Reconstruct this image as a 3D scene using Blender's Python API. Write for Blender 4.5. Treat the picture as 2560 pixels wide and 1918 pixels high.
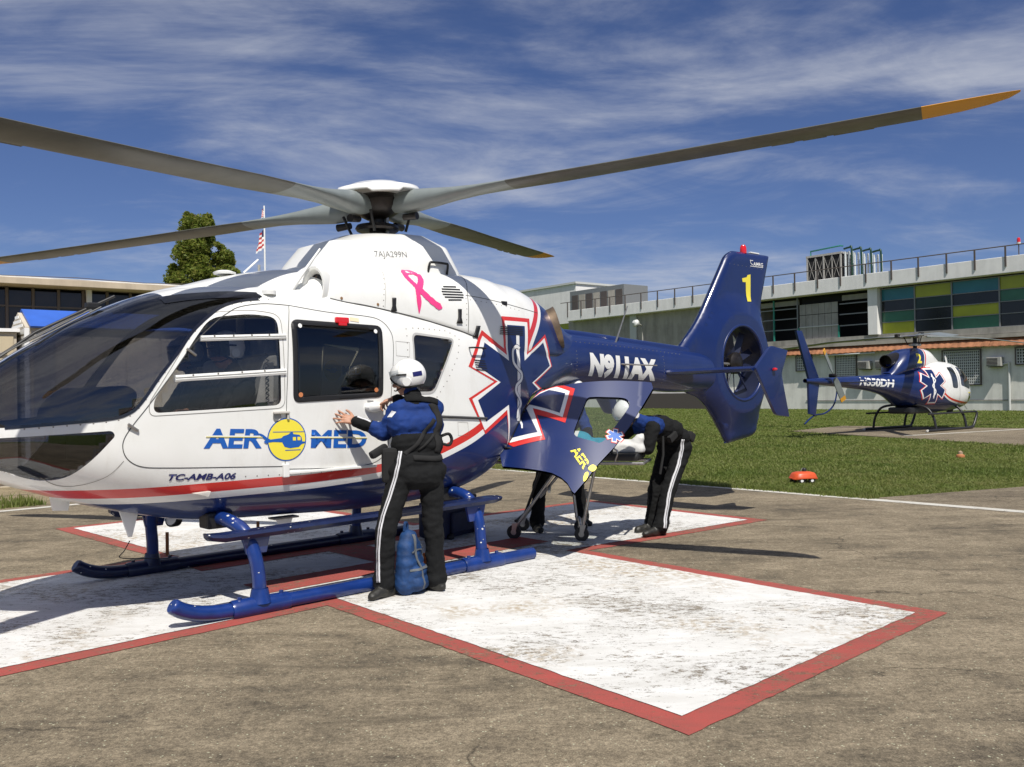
import bpy, bmesh, math, random
import numpy as np
from mathutils import Vector, Matrix, noise
from mathutils.bvhtree import BVHTree
from mathutils.geometry import tessellate_polygon

for o in list(bpy.data.objects):
    bpy.data.objects.remove(o, do_unlink=True)
scene = bpy.context.scene
COL = scene.collection
random.seed(7)
R = math.radians

# ------------------------------------------------------------------ camera
CAM_H, PITCH, ROLL = 1.55, 0.0083, -0.0156
cam_data = bpy.data.cameras.new('camera')
cam_data.sensor_width = 36.0
cam_data.lens = 36.0 * 2200 / 2560
cam_data.clip_start = 0.05
cam_data.clip_end = 3000
camera = bpy.data.objects.new('camera', cam_data)
COL.objects.link(camera)
fw = Vector((0, math.cos(PITCH), math.sin(PITCH)))
up0 = Vector((0, -math.sin(PITCH), math.cos(PITCH)))
rt = Vector((1, 0, 0)) * math.cos(ROLL) + up0 * math.sin(ROLL)
up = Vector((-1, 0, 0)) * math.sin(ROLL) + up0 * math.cos(ROLL)
m = Matrix.Identity(4)
for i in range(3):
    m[i][0], m[i][1], m[i][2] = rt[i], up[i], -fw[i]
m[2][3] = CAM_H
camera.matrix_world = m
scene.camera = camera

# helicopter frame: +x nose, +y port (towards the photographer), +z up
YAW = R(43)
HO = Vector((-1.2284, 8.1668, 0))
HROT = YAW + math.pi
HELI = Matrix.Translation(HO) @ Matrix.Rotation(HROT, 4, 'Z')

# ------------------------------------------------------------------ sun and sky
sun_local = Vector((0.30, 0.58, 1.0)).normalized()
sun_dir = (Matrix.Rotation(HROT, 3, 'Z') @ sun_local).normalized()
SUN_EL = math.asin(sun_dir.z)
SUN_AZ = math.atan2(sun_dir.x, sun_dir.y)      # clockwise from +Y
sun_data = bpy.data.lights.new('sun', 'SUN')
sun_data.energy = 5.0
sun_data.angle = R(0.53)
sun_data.color = (1.0, 0.955, 0.88)
sun = bpy.data.objects.new('sun', sun_data)
sun.rotation_euler = sun_dir.to_track_quat('Z', 'Y').to_euler()
sun.location = (10, -10, 30)
COL.objects.link(sun)

world = bpy.data.worlds.new('World')
scene.world = world
world.use_nodes = True
wn = world.node_tree.nodes
wl = world.node_tree.links
wn.clear()
wout = wn.new('ShaderNodeOutputWorld')
wbg = wn.new('ShaderNodeBackground')
wbg.inputs['Strength'].default_value = 0.075
sky = wn.new('ShaderNodeTexSky')
sky.sky_type = 'NISHITA'
sky.sun_disc = False
sky.sun_elevation = SUN_EL
sky.sun_rotation = SUN_AZ
sky.altitude = 900
sky.air_density = 1.0
sky.dust_density = 0.6
sky.ozone_density = 2.2
# high streaky cloud, seen on a plane above the viewer (direction / height)
tc = wn.new('ShaderNodeTexCoord')
sep = wn.new('ShaderNodeSeparateXYZ')
wl.new(tc.outputs['Generated'], sep.inputs[0])
def wmath(op, a, b=None, clamp=False):
    n = wn.new('ShaderNodeMath'); n.operation = op; n.use_clamp = clamp
    for i, v in enumerate((a, b)):
        if v is None: continue
        if isinstance(v, (int, float)): n.inputs[i].default_value = v
        else: wl.new(v, n.inputs[i])
    return n.outputs[0]
zz = wmath('ADD', wmath('MAXIMUM', sep.outputs[2], 0.0), 0.16)
cx = wmath('DIVIDE', sep.outputs[0], zz)
cy = wmath('DIVIDE', sep.outputs[1], zz)
comb = wn.new('ShaderNodeCombineXYZ')
wl.new(cx, comb.inputs[0]); wl.new(cy, comb.inputs[1])
def cloud_noise(rot, scale, loc, det, rough, dist):
    mp = wn.new('ShaderNodeMapping')
    mp.inputs['Rotation'].default_value = (0, 0, R(rot))
    mp.inputs['Scale'].default_value = scale
    mp.inputs['Location'].default_value = loc
    wl.new(comb.outputs[0], mp.inputs[0])
    nz = wn.new('ShaderNodeTexNoise')
    nz.inputs['Scale'].default_value = 1.0
    nz.inputs['Detail'].default_value = det
    nz.inputs['Roughness'].default_value = rough
    nz.inputs['Distortion'].default_value = dist
    wl.new(mp.outputs[0], nz.inputs['Vector'])
    return nz.outputs['Fac']
n1 = cloud_noise(14, (0.62, 1.05, 1), (29.0, -16.1, 11), 10, 0.62, 0.7)
n2 = cloud_noise(-20, (2.4, 4.6, 1), (7.3, 4.2, 2), 7, 0.60, 0.9)
n3 = cloud_noise(30, (0.42, 0.5, 1), (20.3, 1.9, 2.5), 3, 0.5, 0.2)
mixn = wmath('ADD', wmath('MULTIPLY', n1, 0.60), wmath('ADD', wmath('MULTIPLY', n2, 0.17), wmath('MULTIPLY', n3, 0.44)))
ramp = wn.new('ShaderNodeValToRGB')
ramp.color_ramp.interpolation = 'EASE'
ramp.color_ramp.elements[0].position = 0.555
ramp.color_ramp.elements[0].color = (0, 0, 0, 1)
ramp.color_ramp.elements[1].position = 0.80
ramp.color_ramp.elements[1].color = (1, 1, 1, 1)
wl.new(mixn, ramp.inputs[0])
cfac = wmath('MULTIPLY', ramp.outputs[0], 0.92)
tint = wn.new('ShaderNodeMix'); tint.data_type = 'RGBA'; tint.blend_type = 'MULTIPLY'
tint.inputs[0].default_value = 1.0
wl.new(sky.outputs[0], tint.inputs[6])
tint.inputs[7].default_value = (0.60, 0.66, 0.92, 1)
cmix = wn.new('ShaderNodeMix'); cmix.data_type = 'RGBA'
wl.new(cfac, cmix.inputs[0])
wl.new(tint.outputs[2], cmix.inputs[6])
cmix.inputs[7].default_value = (7.0, 7.3, 8.1, 1)
wl.new(cmix.outputs[2], wbg.inputs['Color'])
wl.new(wbg.outputs[0], wout.inputs['Surface'])

scene.view_settings.view_transform = 'Standard'
scene.view_settings.look = 'None'
scene.view_settings.exposure = 0.1
scene.view_settings.gamma = 1.0
scene.cycles.use_denoising = True
scene.cycles.max_bounces = 10
scene.cycles.transparent_max_bounces = 24

# ------------------------------------------------------------------ helpers
def pchip(xs, ys, x):
    n = len(xs)
    if x <= xs[0]: return ys[0]
    if x >= xs[-1]: return ys[-1]
    h = [xs[i+1]-xs[i] for i in range(n-1)]
    d = [(ys[i+1]-ys[i])/h[i] for i in range(n-1)]
    s = [0.0]*n
    for i in range(1, n-1):
        if d[i-1]*d[i] > 0:
            w1 = 2*h[i]+h[i-1]; w2 = h[i]+2*h[i-1]
            s[i] = (w1+w2)/(w1/d[i-1]+w2/d[i])
    s[0] = d[0]; s[-1] = d[-1]
    for i in range(n-1):
        if x <= xs[i+1]:
            t = (x-xs[i])/h[i]
            return ((2*t**3-3*t*t+1)*ys[i]+(t**3-2*t*t+t)*h[i]*s[i]
                    + (-2*t**3+3*t*t)*ys[i+1]+(t**3-t*t)*h[i]*s[i+1])

def table(rows):
    """rows of (x, a, b, ...) -> function x -> (a, b, ...)"""
    rows = sorted(rows)
    xs = [r[0] for r in rows]
    cols = list(zip(*[r[1:] for r in rows]))
    return lambda x: [pchip(xs, c, x) for c in cols]

def catmull(pts, n=6, closed=True):
    out = []
    L = len(pts)
    rng = range(L) if closed else range(L-1)
    for i in rng:
        g = lambda k: Vector(pts[k % L]) if closed else Vector(pts[max(0, min(L-1, k))])
        p0, p1, p2, p3 = g(i-1), g(i), g(i+1), g(i+2)
        for j in range(n):
            t = j/n
            out.append(0.5*((2*p1)+(p2-p0)*t+(2*p0-5*p1+4*p2-p3)*t*t+(3*p1-p0-3*p2+p3)*t**3))
    if not closed: out.append(Vector(pts[-1]))
    return out

def rounded(pts, r=0.05, n=5):
    """closed 2D polygon with rounded corners"""
    out = []
    L = len(pts)
    for i in range(L):
        p = Vector(pts[i][:2]); a = Vector(pts[i-1][:2]); b = Vector(pts[(i+1) % L][:2])
        rr = pts[i][2] if len(pts[i]) > 2 else r
        da, db = (a-p), (b-p)
        ra = min(rr, da.length*0.49, db.length*0.49)
        if ra < 1e-4:
            out.append(p); continue
        s = p+da.normalized()*ra; e = p+db.normalized()*ra
        for j in range(n+1):
            t = j/n
            out.append((1-t)**2*s+2*t*(1-t)*p+t*t*e)
    return out

def inside(pt, poly):
    x, y = pt
    c = False
    j = len(poly)-1
    for i in range(len(poly)):
        xi, yi = poly[i][0], poly[i][1]; xj, yj = poly[j][0], poly[j][1]
        if (yi > y) != (yj > y) and x < (xj-xi)*(y-yi)/(yj-yi)+xi:
            c = not c
        j = i
    return c

def link(name, me, mat=None, parent=None, smooth=False, autosmooth=None):
    o = bpy.data.objects.new(name, me)
    COL.objects.link(o)
    if mat is not None:
        for mm in (mat if isinstance(mat, (list, tuple)) else [mat]):
            me.materials.append(mm)
    if parent is not None:
        o.parent = parent
    if smooth or autosmooth:
        me.shade_smooth()
        if autosmooth:
            me.set_sharp_from_angle(angle=R(autosmooth))
    return o

def mesh_obj(name, verts, faces, mat=None, parent=None, smooth=False, autosmooth=None):
    me = bpy.data.meshes.new(name)
    me.from_pydata([tuple(v) for v in verts], [], faces)
    me.update()
    return link(name, me, mat, parent, smooth, autosmooth)

def bm_obj(name, bm, mat=None, parent=None, smooth=False, autosmooth=None):
    me = bpy.data.meshes.new(name)
    bm.normal_update()
    bm.to_mesh(me); bm.free()
    return link(name, me, mat, parent, smooth, autosmooth)

def empty(name, label=None, cat=None, group=None, mw=None, loc=None, rz=0):
    o = bpy.data.objects.new(name, None)
    COL.objects.link(o)
    o.empty_display_size = 0.3
    if mw is not None: o.matrix_world = mw
    if loc is not None: o.location = loc; o.rotation_euler = (0, 0, rz)
    tag(o, label, cat, group)
    return o

def tag(o, label=None, cat=None, group=None, kind=None):
    if label: o['label'] = label
    if cat: o['category'] = cat
    if group: o['group'] = group
    if kind: o['kind'] = kind
    return o

def bm_box(bm, c, s, rz=0.0, M=None, bev=0.0):
    mat = Matrix.Translation(c) @ Matrix.Rotation(rz, 4, 'Z') @ Matrix.Diagonal((s[0], s[1], s[2], 1))
    if M is not None: mat = M @ mat
    r = bmesh.ops.create_cube(bm, size=1.0, matrix=mat)
    if bev > 0:
        es = {e for v in r['verts'] for e in v.link_edges}
        bmesh.ops.bevel(bm, geom=list(es), offset=bev, segments=2, affect='EDGES', profile=0.6)

def box(name, c, s, mat, parent=None, rz=0.0, bev=0.0):
    bm = bmesh.new(); bm_box(bm, c, s, rz, bev=bev)
    return bm_obj(name, bm, mat, parent)

def bm_tube(bm, pts, rad, seg=10, cap=True, close=False):
    """tube through points; rad float or list"""
    pts = [Vector(p) for p in pts]
    n = len(pts)
    rr = rad if isinstance(rad, (list, tuple)) else [rad]*n
    rings = []
    prev_n = None
    for i, p in enumerate(pts):
        if close:
            t = (pts[(i+1) % n]-pts[i-1])
        else:
            t = pts[min(i+1, n-1)]-pts[max(i-1, 0)]
        t.normalize()
        if prev_n is None:
            a = Vector((0, 0, 1)) if abs(t.z) < 0.9 else Vector((1, 0, 0))
            nn = t.cross(a).normalized()
        else:
            nn = (prev_n-t*prev_n.dot(t)).normalized()
        prev_n = nn
        b = t.cross(nn)
        rings.append([bm.verts.new(p+(nn*math.cos(2*math.pi*k/seg)+b*math.sin(2*math.pi*k/seg))*rr[i]) for k in range(seg)])
    m_ = n if close else n-1
    for i in range(m_):
        A, B = rings[i], rings[(i+1) % n]
        for k in range(seg):
            bm.faces.new((A[k], A[(k+1) % seg], B[(k+1) % seg], B[k]))
    if cap and not close:
        bm.faces.new(list(reversed(rings[0]))); bm.faces.new(rings[-1])

def tube(name, pts, rad, mat, parent=None, seg=10, smooth=True, close=False):
    bm = bmesh.new(); bm_tube(bm, pts, rad, seg, close=close)
    bmesh.ops.recalc_face_normals(bm, faces=bm.faces)
    return bm_obj(name, bm, mat, parent, autosmooth=50 if smooth else None)

def bm_lathe(bm, prof, seg=24, M=None, cap=False):
    rings = []
    for r, z in prof:
        ring = []
        for k in range(seg):
            v = Vector((r*math.cos(2*math.pi*k/seg), r*math.sin(2*math.pi*k/seg), z))
            if M is not None: v = M @ v
            ring.append(bm.verts.new(v))
        rings.append(ring)
    for A, B in zip(rings, rings[1:]):
        for k in range(seg):
            bm.faces.new((A[k], A[(k+1) % seg], B[(k+1) % seg], B[k]))
    if cap:
        bm.faces.new(list(reversed(rings[0]))); bm.faces.new(rings[-1])

def lathe(name, prof, mat, parent=None, seg=24, M=None, cap=True, smooth=True):
    bm = bmesh.new(); bm_lathe(bm, prof, seg, M, cap)
    bmesh.ops.remove_doubles(bm, verts=bm.verts, dist=1e-5)
    bmesh.ops.recalc_face_normals(bm, faces=bm.faces)
    return bm_obj(name, bm, mat, parent, autosmooth=40 if smooth else None)

def prism(name, poly, y0, y1, mat, parent=None, axis='y', bev=0.0, autosmooth=30):
    """extrude a 2D polygon; axis y: (x,z) polygon, axis z: (x,y) polygon, axis x: (y,z)"""
    bm = bmesh.new()
    bm_prism(bm, poly, y0, y1, axis, bev)
    return bm_obj(name, bm, mat, parent, autosmooth=autosmooth)

def bm_prism(bm, poly, y0, y1, axis='y', bev=0.0):
    def V(p, h):
        if axis == 'y': return (p[0], h, p[1])
        if axis == 'z': return (p[0], p[1], h)
        return (h, p[0], p[1])
    a = [bm.verts.new(V(p, y0)) for p in poly]
    b = [bm.verts.new(V(p, y1)) for p in poly]
    fs = [bm.faces.new(a), bm.faces.new(b)]
    n = len(poly)
    for i in range(n):
        fs.append(bm.faces.new((a[i], a[(i+1) % n], b[(i+1) % n], b[i])))
    bmesh.ops.recalc_face_normals(bm, faces=fs)
    if bev > 0:
        es = list({e for f in fs[:2] for e in f.edges})
        bmesh.ops.bevel(bm, geom=es, offset=bev, segments=2, affect='EDGES', profile=0.6)

# ------------------------------------------------------------------ materials
def material(name):
    mt = bpy.data.materials.new(name)
    mt.use_nodes = True
    nt = mt.node_tree
    bs = nt.nodes['Principled BSDF']
    return mt, nt, bs

def nd(nt, typ, **kw):
    n = nt.nodes.new(typ)
    for k, v in kw.items():
        setattr(n, k, v)
    return n

def nmath(nt, op, a, b=None, clamp=False):
    n = nt.nodes.new('ShaderNodeMath'); n.operation = op; n.use_clamp = clamp
    for i, v in enumerate((a, b)):
        if v is None: continue
        if isinstance(v, (int, float)): n.inputs[i].default_value = v
        else: nt.links.new(v, n.inputs[i])
    return n.outputs[0]

def nnoise(nt, scale, det=4, rough=0.55, vec=None, dist=0.0):
    n = nt.nodes.new('ShaderNodeTexNoise')
    n.inputs['Scale'].default_value = scale
    n.inputs['Detail'].default_value = det
    n.inputs['Roughness'].default_value = rough
    n.inputs['Distortion'].default_value = dist
    if vec is not None: nt.links.new(vec, n.inputs['Vector'])
    return n.outputs['Fac']

def nramp(nt, fac, stops, interp='LINEAR'):
    n = nt.nodes.new('ShaderNodeValToRGB')
    cr = n.color_ramp
    cr.interpolation = interp
    while len(cr.elements) < len(stops): cr.elements.new(0.5)
    for e, (p, c) in zip(cr.elements, stops):
        e.position = p
        e.color = (c, c, c, 1) if isinstance(c, (int, float)) else (*c, 1)
    nt.links.new(fac, n.inputs[0])
    return n.outputs[0]

def nmix(nt, fac, a, b, mode='MIX'):
    n = nt.nodes.new('ShaderNodeMix'); n.data_type = 'RGBA'; n.blend_type = mode
    for i, v in ((0, fac), (6, a), (7, b)):
        if isinstance(v, (int, float)): n.inputs[i].default_value = v
        elif isinstance(v, tuple): n.inputs[i].default_value = (*v, 1)
        else: nt.links.new(v, n.inputs[i])
    return n.outputs[2]

def ocoord(nt, which='Object'):
    return nt.nodes.new('ShaderNodeTexCoord').outputs[which]

def wpos(nt):
    return nt.nodes.new('ShaderNodeNewGeometry').outputs['Position']

def nbump(nt, bs, h, strength=0.3, dist=0.01):
    n = nt.nodes.new('ShaderNodeBump')
    n.inputs['Strength'].default_value = strength
    n.inputs['Distance'].default_value = dist
    nt.links.new(h, n.inputs['Height'])
    nt.links.new(n.outputs[0], bs.inputs['Normal'])

def flat(name, col, rough=0.5, metal=0.0, coat=0.0, var=0.0, vscale=4.0, bump=0.0, bscale=60.0, spec=0.5, dirt=None):
    mt, nt, bs = material(name)
    bs.inputs['Base Color'].default_value = (*col, 1)
    bs.inputs['Roughness'].default_value = rough
    bs.inputs['Metallic'].default_value = metal
    bs.inputs['Specular IOR Level'].default_value = spec
    if coat:
        bs.inputs['Coat Weight'].default_value = coat
        bs.inputs['Coat Roughness'].default_value = 0.04
    if var > 0:
        f = nnoise(nt, vscale, 6, 0.6, wpos(nt))
        dk = dirt if dirt else tuple(c*(1-var) for c in col)
        c = nmix(nt, nramp(nt, f, [(0.35, 0.0), (0.7, 1.0)]), dk, tuple(min(1, c*(1+var*0.35)) for c in col))
        nt.links.new(c, bs.inputs['Base Color'])
    if bump > 0:
        nbump(nt, bs, nnoise(nt, bscale, 4, 0.6, wpos(nt)), bump, 0.01)
    return mt

def glass(name, tint, fres=1.5, rough=0.0):
    mt, nt, bs = material(name)
    nt.nodes.remove(bs)
    out = nt.nodes['Material Output']
    tr = nd(nt, 'ShaderNodeBsdfTransparent'); tr.inputs[0].default_value = (*tint, 1)
    gl = nd(nt, 'ShaderNodeBsdfGlossy'); gl.inputs['Roughness'].default_value = rough
    gl.inputs[0].default_value = (1, 1, 1, 1)
    lw = nd(nt, 'ShaderNodeLayerWeight'); lw.inputs['Blend'].default_value = 0.5
    f0 = ((fres-1)/(fres+1))**2
    fac = nmath(nt, 'ADD', nmath(nt, 'MULTIPLY', nmath(nt, 'POWER', lw.outputs['Facing'], 5.0), 1-f0), f0, clamp=True)
    mx = nd(nt, 'ShaderNodeMixShader')
    nt.links.new(fac, mx.inputs[0])
    nt.links.new(tr.outputs[0], mx.inputs[1]); nt.links.new(gl.outputs[0], mx.inputs[2])
    nt.links.new(mx.outputs[0], out.inputs['Surface'])
    return mt

M = {}
M['white'] = flat('white_paint', (0.80, 0.80, 0.77), 0.28, coat=0.5, var=0.05, vscale=2.2)
M['blue'] = flat('blue_paint', (0.005, 0.018, 0.10), 0.36, coat=0.35, var=0.12, vscale=3)
M['red'] = flat('red_paint', (0.62, 0.03, 0.025), 0.35, coat=0.3)
M['decal_white'] = flat('decal_white', (0.80, 0.80, 0.78), 0.4)
M['decal_yellow'] = flat('decal_yellow', (0.85, 0.72, 0.06), 0.4)
M['decal_blue'] = flat('decal_blue', (0.01, 0.10, 0.42), 0.4)
M['navy'] = flat('decal_navy', (0.012, 0.015, 0.11), 0.4)
M['pink'] = flat('decal_pink', (0.75, 0.05, 0.22), 0.5)
M['grey_text'] = flat('decal_grey', (0.22, 0.22, 0.22), 0.5)
M['black'] = flat('black_rubber', (0.012, 0.012, 0.013), 0.5)
M['line'] = flat('panel_gap', (0.05, 0.05, 0.05), 0.8)
M['fastener'] = flat('fastener', (0.25, 0.23, 0.2), 0.5, metal=0.5)
M['blade'] = flat('blade_grey', (0.105, 0.105, 0.085), 0.42, var=0.25, vscale=5)
M['blade_root'] = flat('blade_cuff_grey', (0.20, 0.225, 0.22), 0.38, var=0.15, vscale=4)
M['blade_tip'] = flat('blade_tip_yellow', (0.62, 0.30, 0.03), 0.45)
M['dark_metal'] = flat('dark_metal', (0.035, 0.03, 0.028), 0.4, metal=0.6, var=0.4, vscale=18)
M['steel'] = flat('steel', (0.42, 0.40, 0.37), 0.35, metal=0.8, var=0.25, vscale=20)
M['brown_metal'] = flat('brown_metal', (0.05, 0.026, 0.018), 0.45, metal=0.3)
M['interior'] = flat('cabin_lining', (0.035, 0.035, 0.037), 0.8)
M['exhaust'] = flat('exhaust_metal', (0.26, 0.19, 0.13), 0.4, metal=0.7, var=0.4, vscale=8)
M['fan'] = flat('fan_blade_dark', (0.012, 0.016, 0.04), 0.4)
M['seat'] = flat('seat_fabric', (0.26, 0.25, 0.23), 0.85, var=0.3, vscale=9, bump=0.3)
M['seat_pale'] = flat('seat_pale', (0.60, 0.57, 0.52), 0.8, var=0.2, vscale=9)
M['screen_glass'] = glass('windscreen_glass', (0.52, 0.525, 0.55), 1.75)
M['side_glass'] = glass('side_glass', (0.80, 0.805, 0.81), 1.6)
M['dark_glass'] = glass('tinted_glass', (0.62, 0.64, 0.65), 1.55)
M['clear_glass'] = glass('clear_glass', (0.74, 0.78, 0.77), 1.8)
M['red_lamp'] = flat('red_lamp', (0.65, 0.01, 0.015), 0.12, coat=0.8)
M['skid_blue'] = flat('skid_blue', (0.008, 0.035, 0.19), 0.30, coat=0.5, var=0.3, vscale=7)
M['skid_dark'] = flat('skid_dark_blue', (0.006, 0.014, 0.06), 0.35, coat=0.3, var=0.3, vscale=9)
M['chip'] = flat('bare_metal_chip', (0.6, 0.6, 0.58), 0.5)
M['band'] = flat('screen_edge_band', (0.012, 0.013, 0.02), 0.12, coat=0.5)
M['concrete'] = None

# ------------------------------------------------------------------ ground, pad and painted markings
PAD_C = Vector((-1.3142, 8.3212))
PAD_TH = -0.81597
PA = Vector((math.cos(PAD_TH), math.sin(PAD_TH)))
PB = Vector((math.sin(PAD_TH), -math.cos(PAD_TH)))
def pad(a, b):
    return PAD_C + PA*a + PB*b

def concrete_mat(name, base, dark, light, streak=1.0):
    mt, nt, bs = material(name)
    p = wpos(nt)
    mp = nd(nt, 'ShaderNodeMapping'); mp.inputs['Rotation'].default_value = (0, 0, R(-43))
    mp.inputs['Scale'].default_value = (0.45, 1.6, 1)
    nt.links.new(p, mp.inputs[0])
    big = nnoise(nt, 0.45, 5, 0.6, p)
    stk = nnoise(nt, 1.9, 8, 0.72, mp.outputs[0], 0.6)
    mid = nnoise(nt, 5.0, 8, 0.78, p)
    grit = nnoise(nt, 30.0, 6, 0.8, p)
    fine = nnoise(nt, 110.0, 3, 0.7, p)
    f = nmath(nt, 'ADD', nmath(nt, 'MULTIPLY', big, 0.30), nmath(nt, 'ADD', nmath(nt, 'MULTIPLY', stk, 0.34*streak), nmath(nt, 'MULTIPLY', mid, 0.36)))
    c = nramp(nt, f, [(0.40, dark), (0.50, base), (0.62, light)])
    c = nmix(nt, 1.0, c, nramp(nt, grit, [(0.34, 0.52), (0.5, 0.98), (0.66, 1.42)]), 'MULTIPLY')
    c = nmix(nt, 1.0, c, nramp(nt, fine, [(0.30, 0.62), (0.5, 1.0), (0.70, 1.5)]), 'MULTIPLY')
    vor = nd(nt, 'ShaderNodeTexVoronoi'); vor.inputs['Scale'].default_value = 48
    nt.links.new(p, vor.inputs['Vector'])
    spk = nramp(nt, vor.outputs['Distance'], [(0.16, 1.0), (0.26, 0.0)])
    spk = nmath(nt, 'MULTIPLY', spk, nramp(nt, nnoise(nt, 23, 2, 0.5, p), [(0.53, 0.0), (0.62, 0.85)]))
    c = nmix(nt, spk, c, tuple(min(0.55, x*2.1) for x in light))
    # dark stains and pale scuffs
    st1 = nmath(nt, 'MULTIPLY', nramp(nt, nnoise(nt, 1.1, 8, 0.8, mp.outputs[0], 0.8), [(0.55, 0.0), (0.68, 0.75)]), nramp(nt, grit, [(0.35, 0.4), (0.6, 1.0)]))
    c = nmix(nt, st1, c, tuple(x*0.55 for x in dark))
    st2 = nramp(nt, nnoise(nt, 3.1, 9, 0.82, mp.outputs[0], 0.3), [(0.60, 0.0), (0.66, 0.5)])
    c = nmix(nt, st2, c, tuple(x*1.25 for x in light))
    # hairline cracks
    vc = nd(nt, 'ShaderNodeTexVoronoi'); vc.feature = 'DISTANCE_TO_EDGE'; vc.inputs['Scale'].default_value = 0.55
    wp_ = nd(nt, 'ShaderNodeVectorMath'); wp_.operation = 'ADD'
    nz_ = nd(nt, 'ShaderNodeTexNoise'); nz_.inputs['Scale'].default_value = 3.0; nz_.inputs['Detail'].default_value = 6
    nt.links.new(p, nz_.inputs['Vector'])
    sc_ = nd(nt, 'ShaderNodeVectorMath'); sc_.operation = 'SCALE'; sc_.inputs['Scale'].default_value = 0.5
    nt.links.new(nz_.outputs['Color'], sc_.inputs[0]); nt.links.new(p, wp_.inputs[0]); nt.links.new(sc_.outputs[0], wp_.inputs[1])
    nt.links.new(wp_.outputs[0], vc.inputs['Vector'])
    ck = nmath(nt, 'MULTIPLY', nramp(nt, vc.outputs['Distance'], [(0.0, 1.0), (0.006, 0.0)]), nramp(nt, nnoise(nt, 0.5, 2, 0.5, p), [(0.5, 0.0), (0.56, 0.8)]))
    c = nmix(nt, ck, c, tuple(x*0.35 for x in dark))
    nt.links.new(c, bs.inputs['Base Color'])
    bs.inputs['Roughness'].default_value = 0.92
    bs.inputs['Specular IOR Level'].default_value = 0.25
    h = nmath(nt, 'ADD', nmath(nt, 'MULTIPLY', fine, 0.6), nmath(nt, 'MULTIPLY', nnoise(nt, 220, 2, 0.5, p), 0.4))
    nbump(nt, bs, h, 0.7, 0.014)
    return mt, nt, bs, c

def worn_paint(name, col, dirty, wear=0.5, yellow=False):
    mt, nt, bs, conc = concrete_mat(name, (0.155, 0.122, 0.078), (0.085, 0.069, 0.047), (0.225, 0.185, 0.125))
    p = wpos(nt)
    mp = nd(nt, 'ShaderNodeMapping'); mp.inputs['Rotation'].default_value = (0, 0, R(-30))
    mp.inputs['Scale'].default_value = (0.7, 1.7, 1)
    nt.links.new(p, mp.inputs[0])
    a = nnoise(nt, 14, 9, 0.82, mp.outputs[0], 0.5)
    b = nnoise(nt, 0.9, 5, 0.6, p)
    g = nnoise(nt, 75, 4, 0.7, p)
    wearf = nmath(nt, 'ADD', nmath(nt, 'MULTIPLY', a, 0.56), nmath(nt, 'ADD', nmath(nt, 'MULTIPLY', b, 0.30), nmath(nt, 'MULTIPLY', g, 0.20)))
    k = nramp(nt, wearf, [(wear, 0.0), (wear+0.035, 0.85)])
    # chipped rim: the paint breaks up in fine flakes
    fl_ = nramp(nt, nnoise(nt, 44, 6, 0.75, mp.outputs[0], 0.8), [(0.63, 0.0), (0.68, 0.7)])
    k = nmath(nt, 'MAXIMUM', k, nmath(nt, 'MULTIPLY', fl_, nramp(nt, b, [(0.38, 0.15), (0.6, 1.0)])))
    d = nramp(nt, nnoise(nt, 3.4, 7, 0.68, mp.outputs[0], 0.5), [(0.40, 0.0), (0.72, 0.75)])
    paint = nmix(nt, d, col, dirty)
    paint = nmix(nt, nramp(nt, nnoise(nt, 0.9, 4, 0.55, p), [(0.42, 0.0), (0.7, 0.30)]), paint, tuple(x*0.72 for x in col))
    if yellow:
        rust = nmath(nt, 'MULTIPLY', nramp(nt, nnoise(nt, 17, 6, 0.7, p), [(0.46, 0.0), (0.60, 0.8)]), nramp(nt, nnoise(nt, 0.75, 4, 0.55, p), [(0.50, 0.0), (0.60, 1.0)]))
        paint = nmix(nt, rust, paint, (0.40, 0.31, 0.19))
    c = nmix(nt, k, paint, conc)
    nt.links.new(c, bs.inputs['Base Color'])
    bs.inputs['Roughness'].default_value = 0.75
    return mt

M['concrete'] = concrete_mat('pad_concrete', (0.205, 0.168, 0.115), (0.092, 0.077, 0.056), (0.32, 0.265, 0.185))[0]
M['apron'] = concrete_mat('apron_concrete', (0.23, 0.185, 0.115), (0.16, 0.128, 0.082), (0.30, 0.25, 0.165))[0]
M['path'] = concrete_mat('path_concrete', (0.185, 0.152, 0.105), (0.11, 0.09, 0.064), (0.26, 0.22, 0.16))[0]
M['pad_white'] = worn_paint('pad_white_paint', (0.76, 0.755, 0.73), (0.56, 0.545, 0.50), 0.553, True)
M['pad_red'] = worn_paint('pad_red_paint', (0.40, 0.085, 0.07), (0.27, 0.085, 0.07), 0.545)
M['line_white'] = worn_paint('line_white_paint', (0.62, 0.60, 0.54), (0.48, 0.46, 0.40), 0.575)

def sheet(name, pts, z, mat, kind='structure'):
    me = bpy.data.meshes.new(name)
    me.from_pydata([(p[0], p[1], z) for p in pts], [], [list(range(len(pts)))])
    me.update()
    if me.polygons[0].normal.z < 0: me.flip_normals()
    o = link(name, me, mat)
    if kind: o['kind'] = kind
    return o

# soil / lawn sheet out to the horizon
gm, gnt, gbs = material('lawn_soil')
gp = wpos(gnt)
gf = nmath(gnt, 'ADD', nmath(gnt, 'MULTIPLY', nnoise(gnt, 0.5, 5, 0.6, gp), 0.5), nmath(gnt, 'MULTIPLY', nnoise(gnt, 9, 6, 0.7, gp), 0.5))
gc = nramp(gnt, gf, [(0.36, (0.055, 0.080, 0.014)), (0.52, (0.085, 0.115, 0.022)), (0.68, (0.135, 0.145, 0.042))])
gnt.links.new(gc, gbs.inputs['Base Color'])
gbs.inputs['Roughness'].default_value = 1.0
gbs.inputs['Specular IOR Level'].default_value = 0.1
nbump(gnt, gbs, nnoise(gnt, 40, 5, 0.7, gp), 0.8, 0.05)
M['lawn'] = gm
ground = sheet('ground', [(-900, -300), (900, -300), (900, 1500), (-900, 1500)], -0.03, gm)

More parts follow.
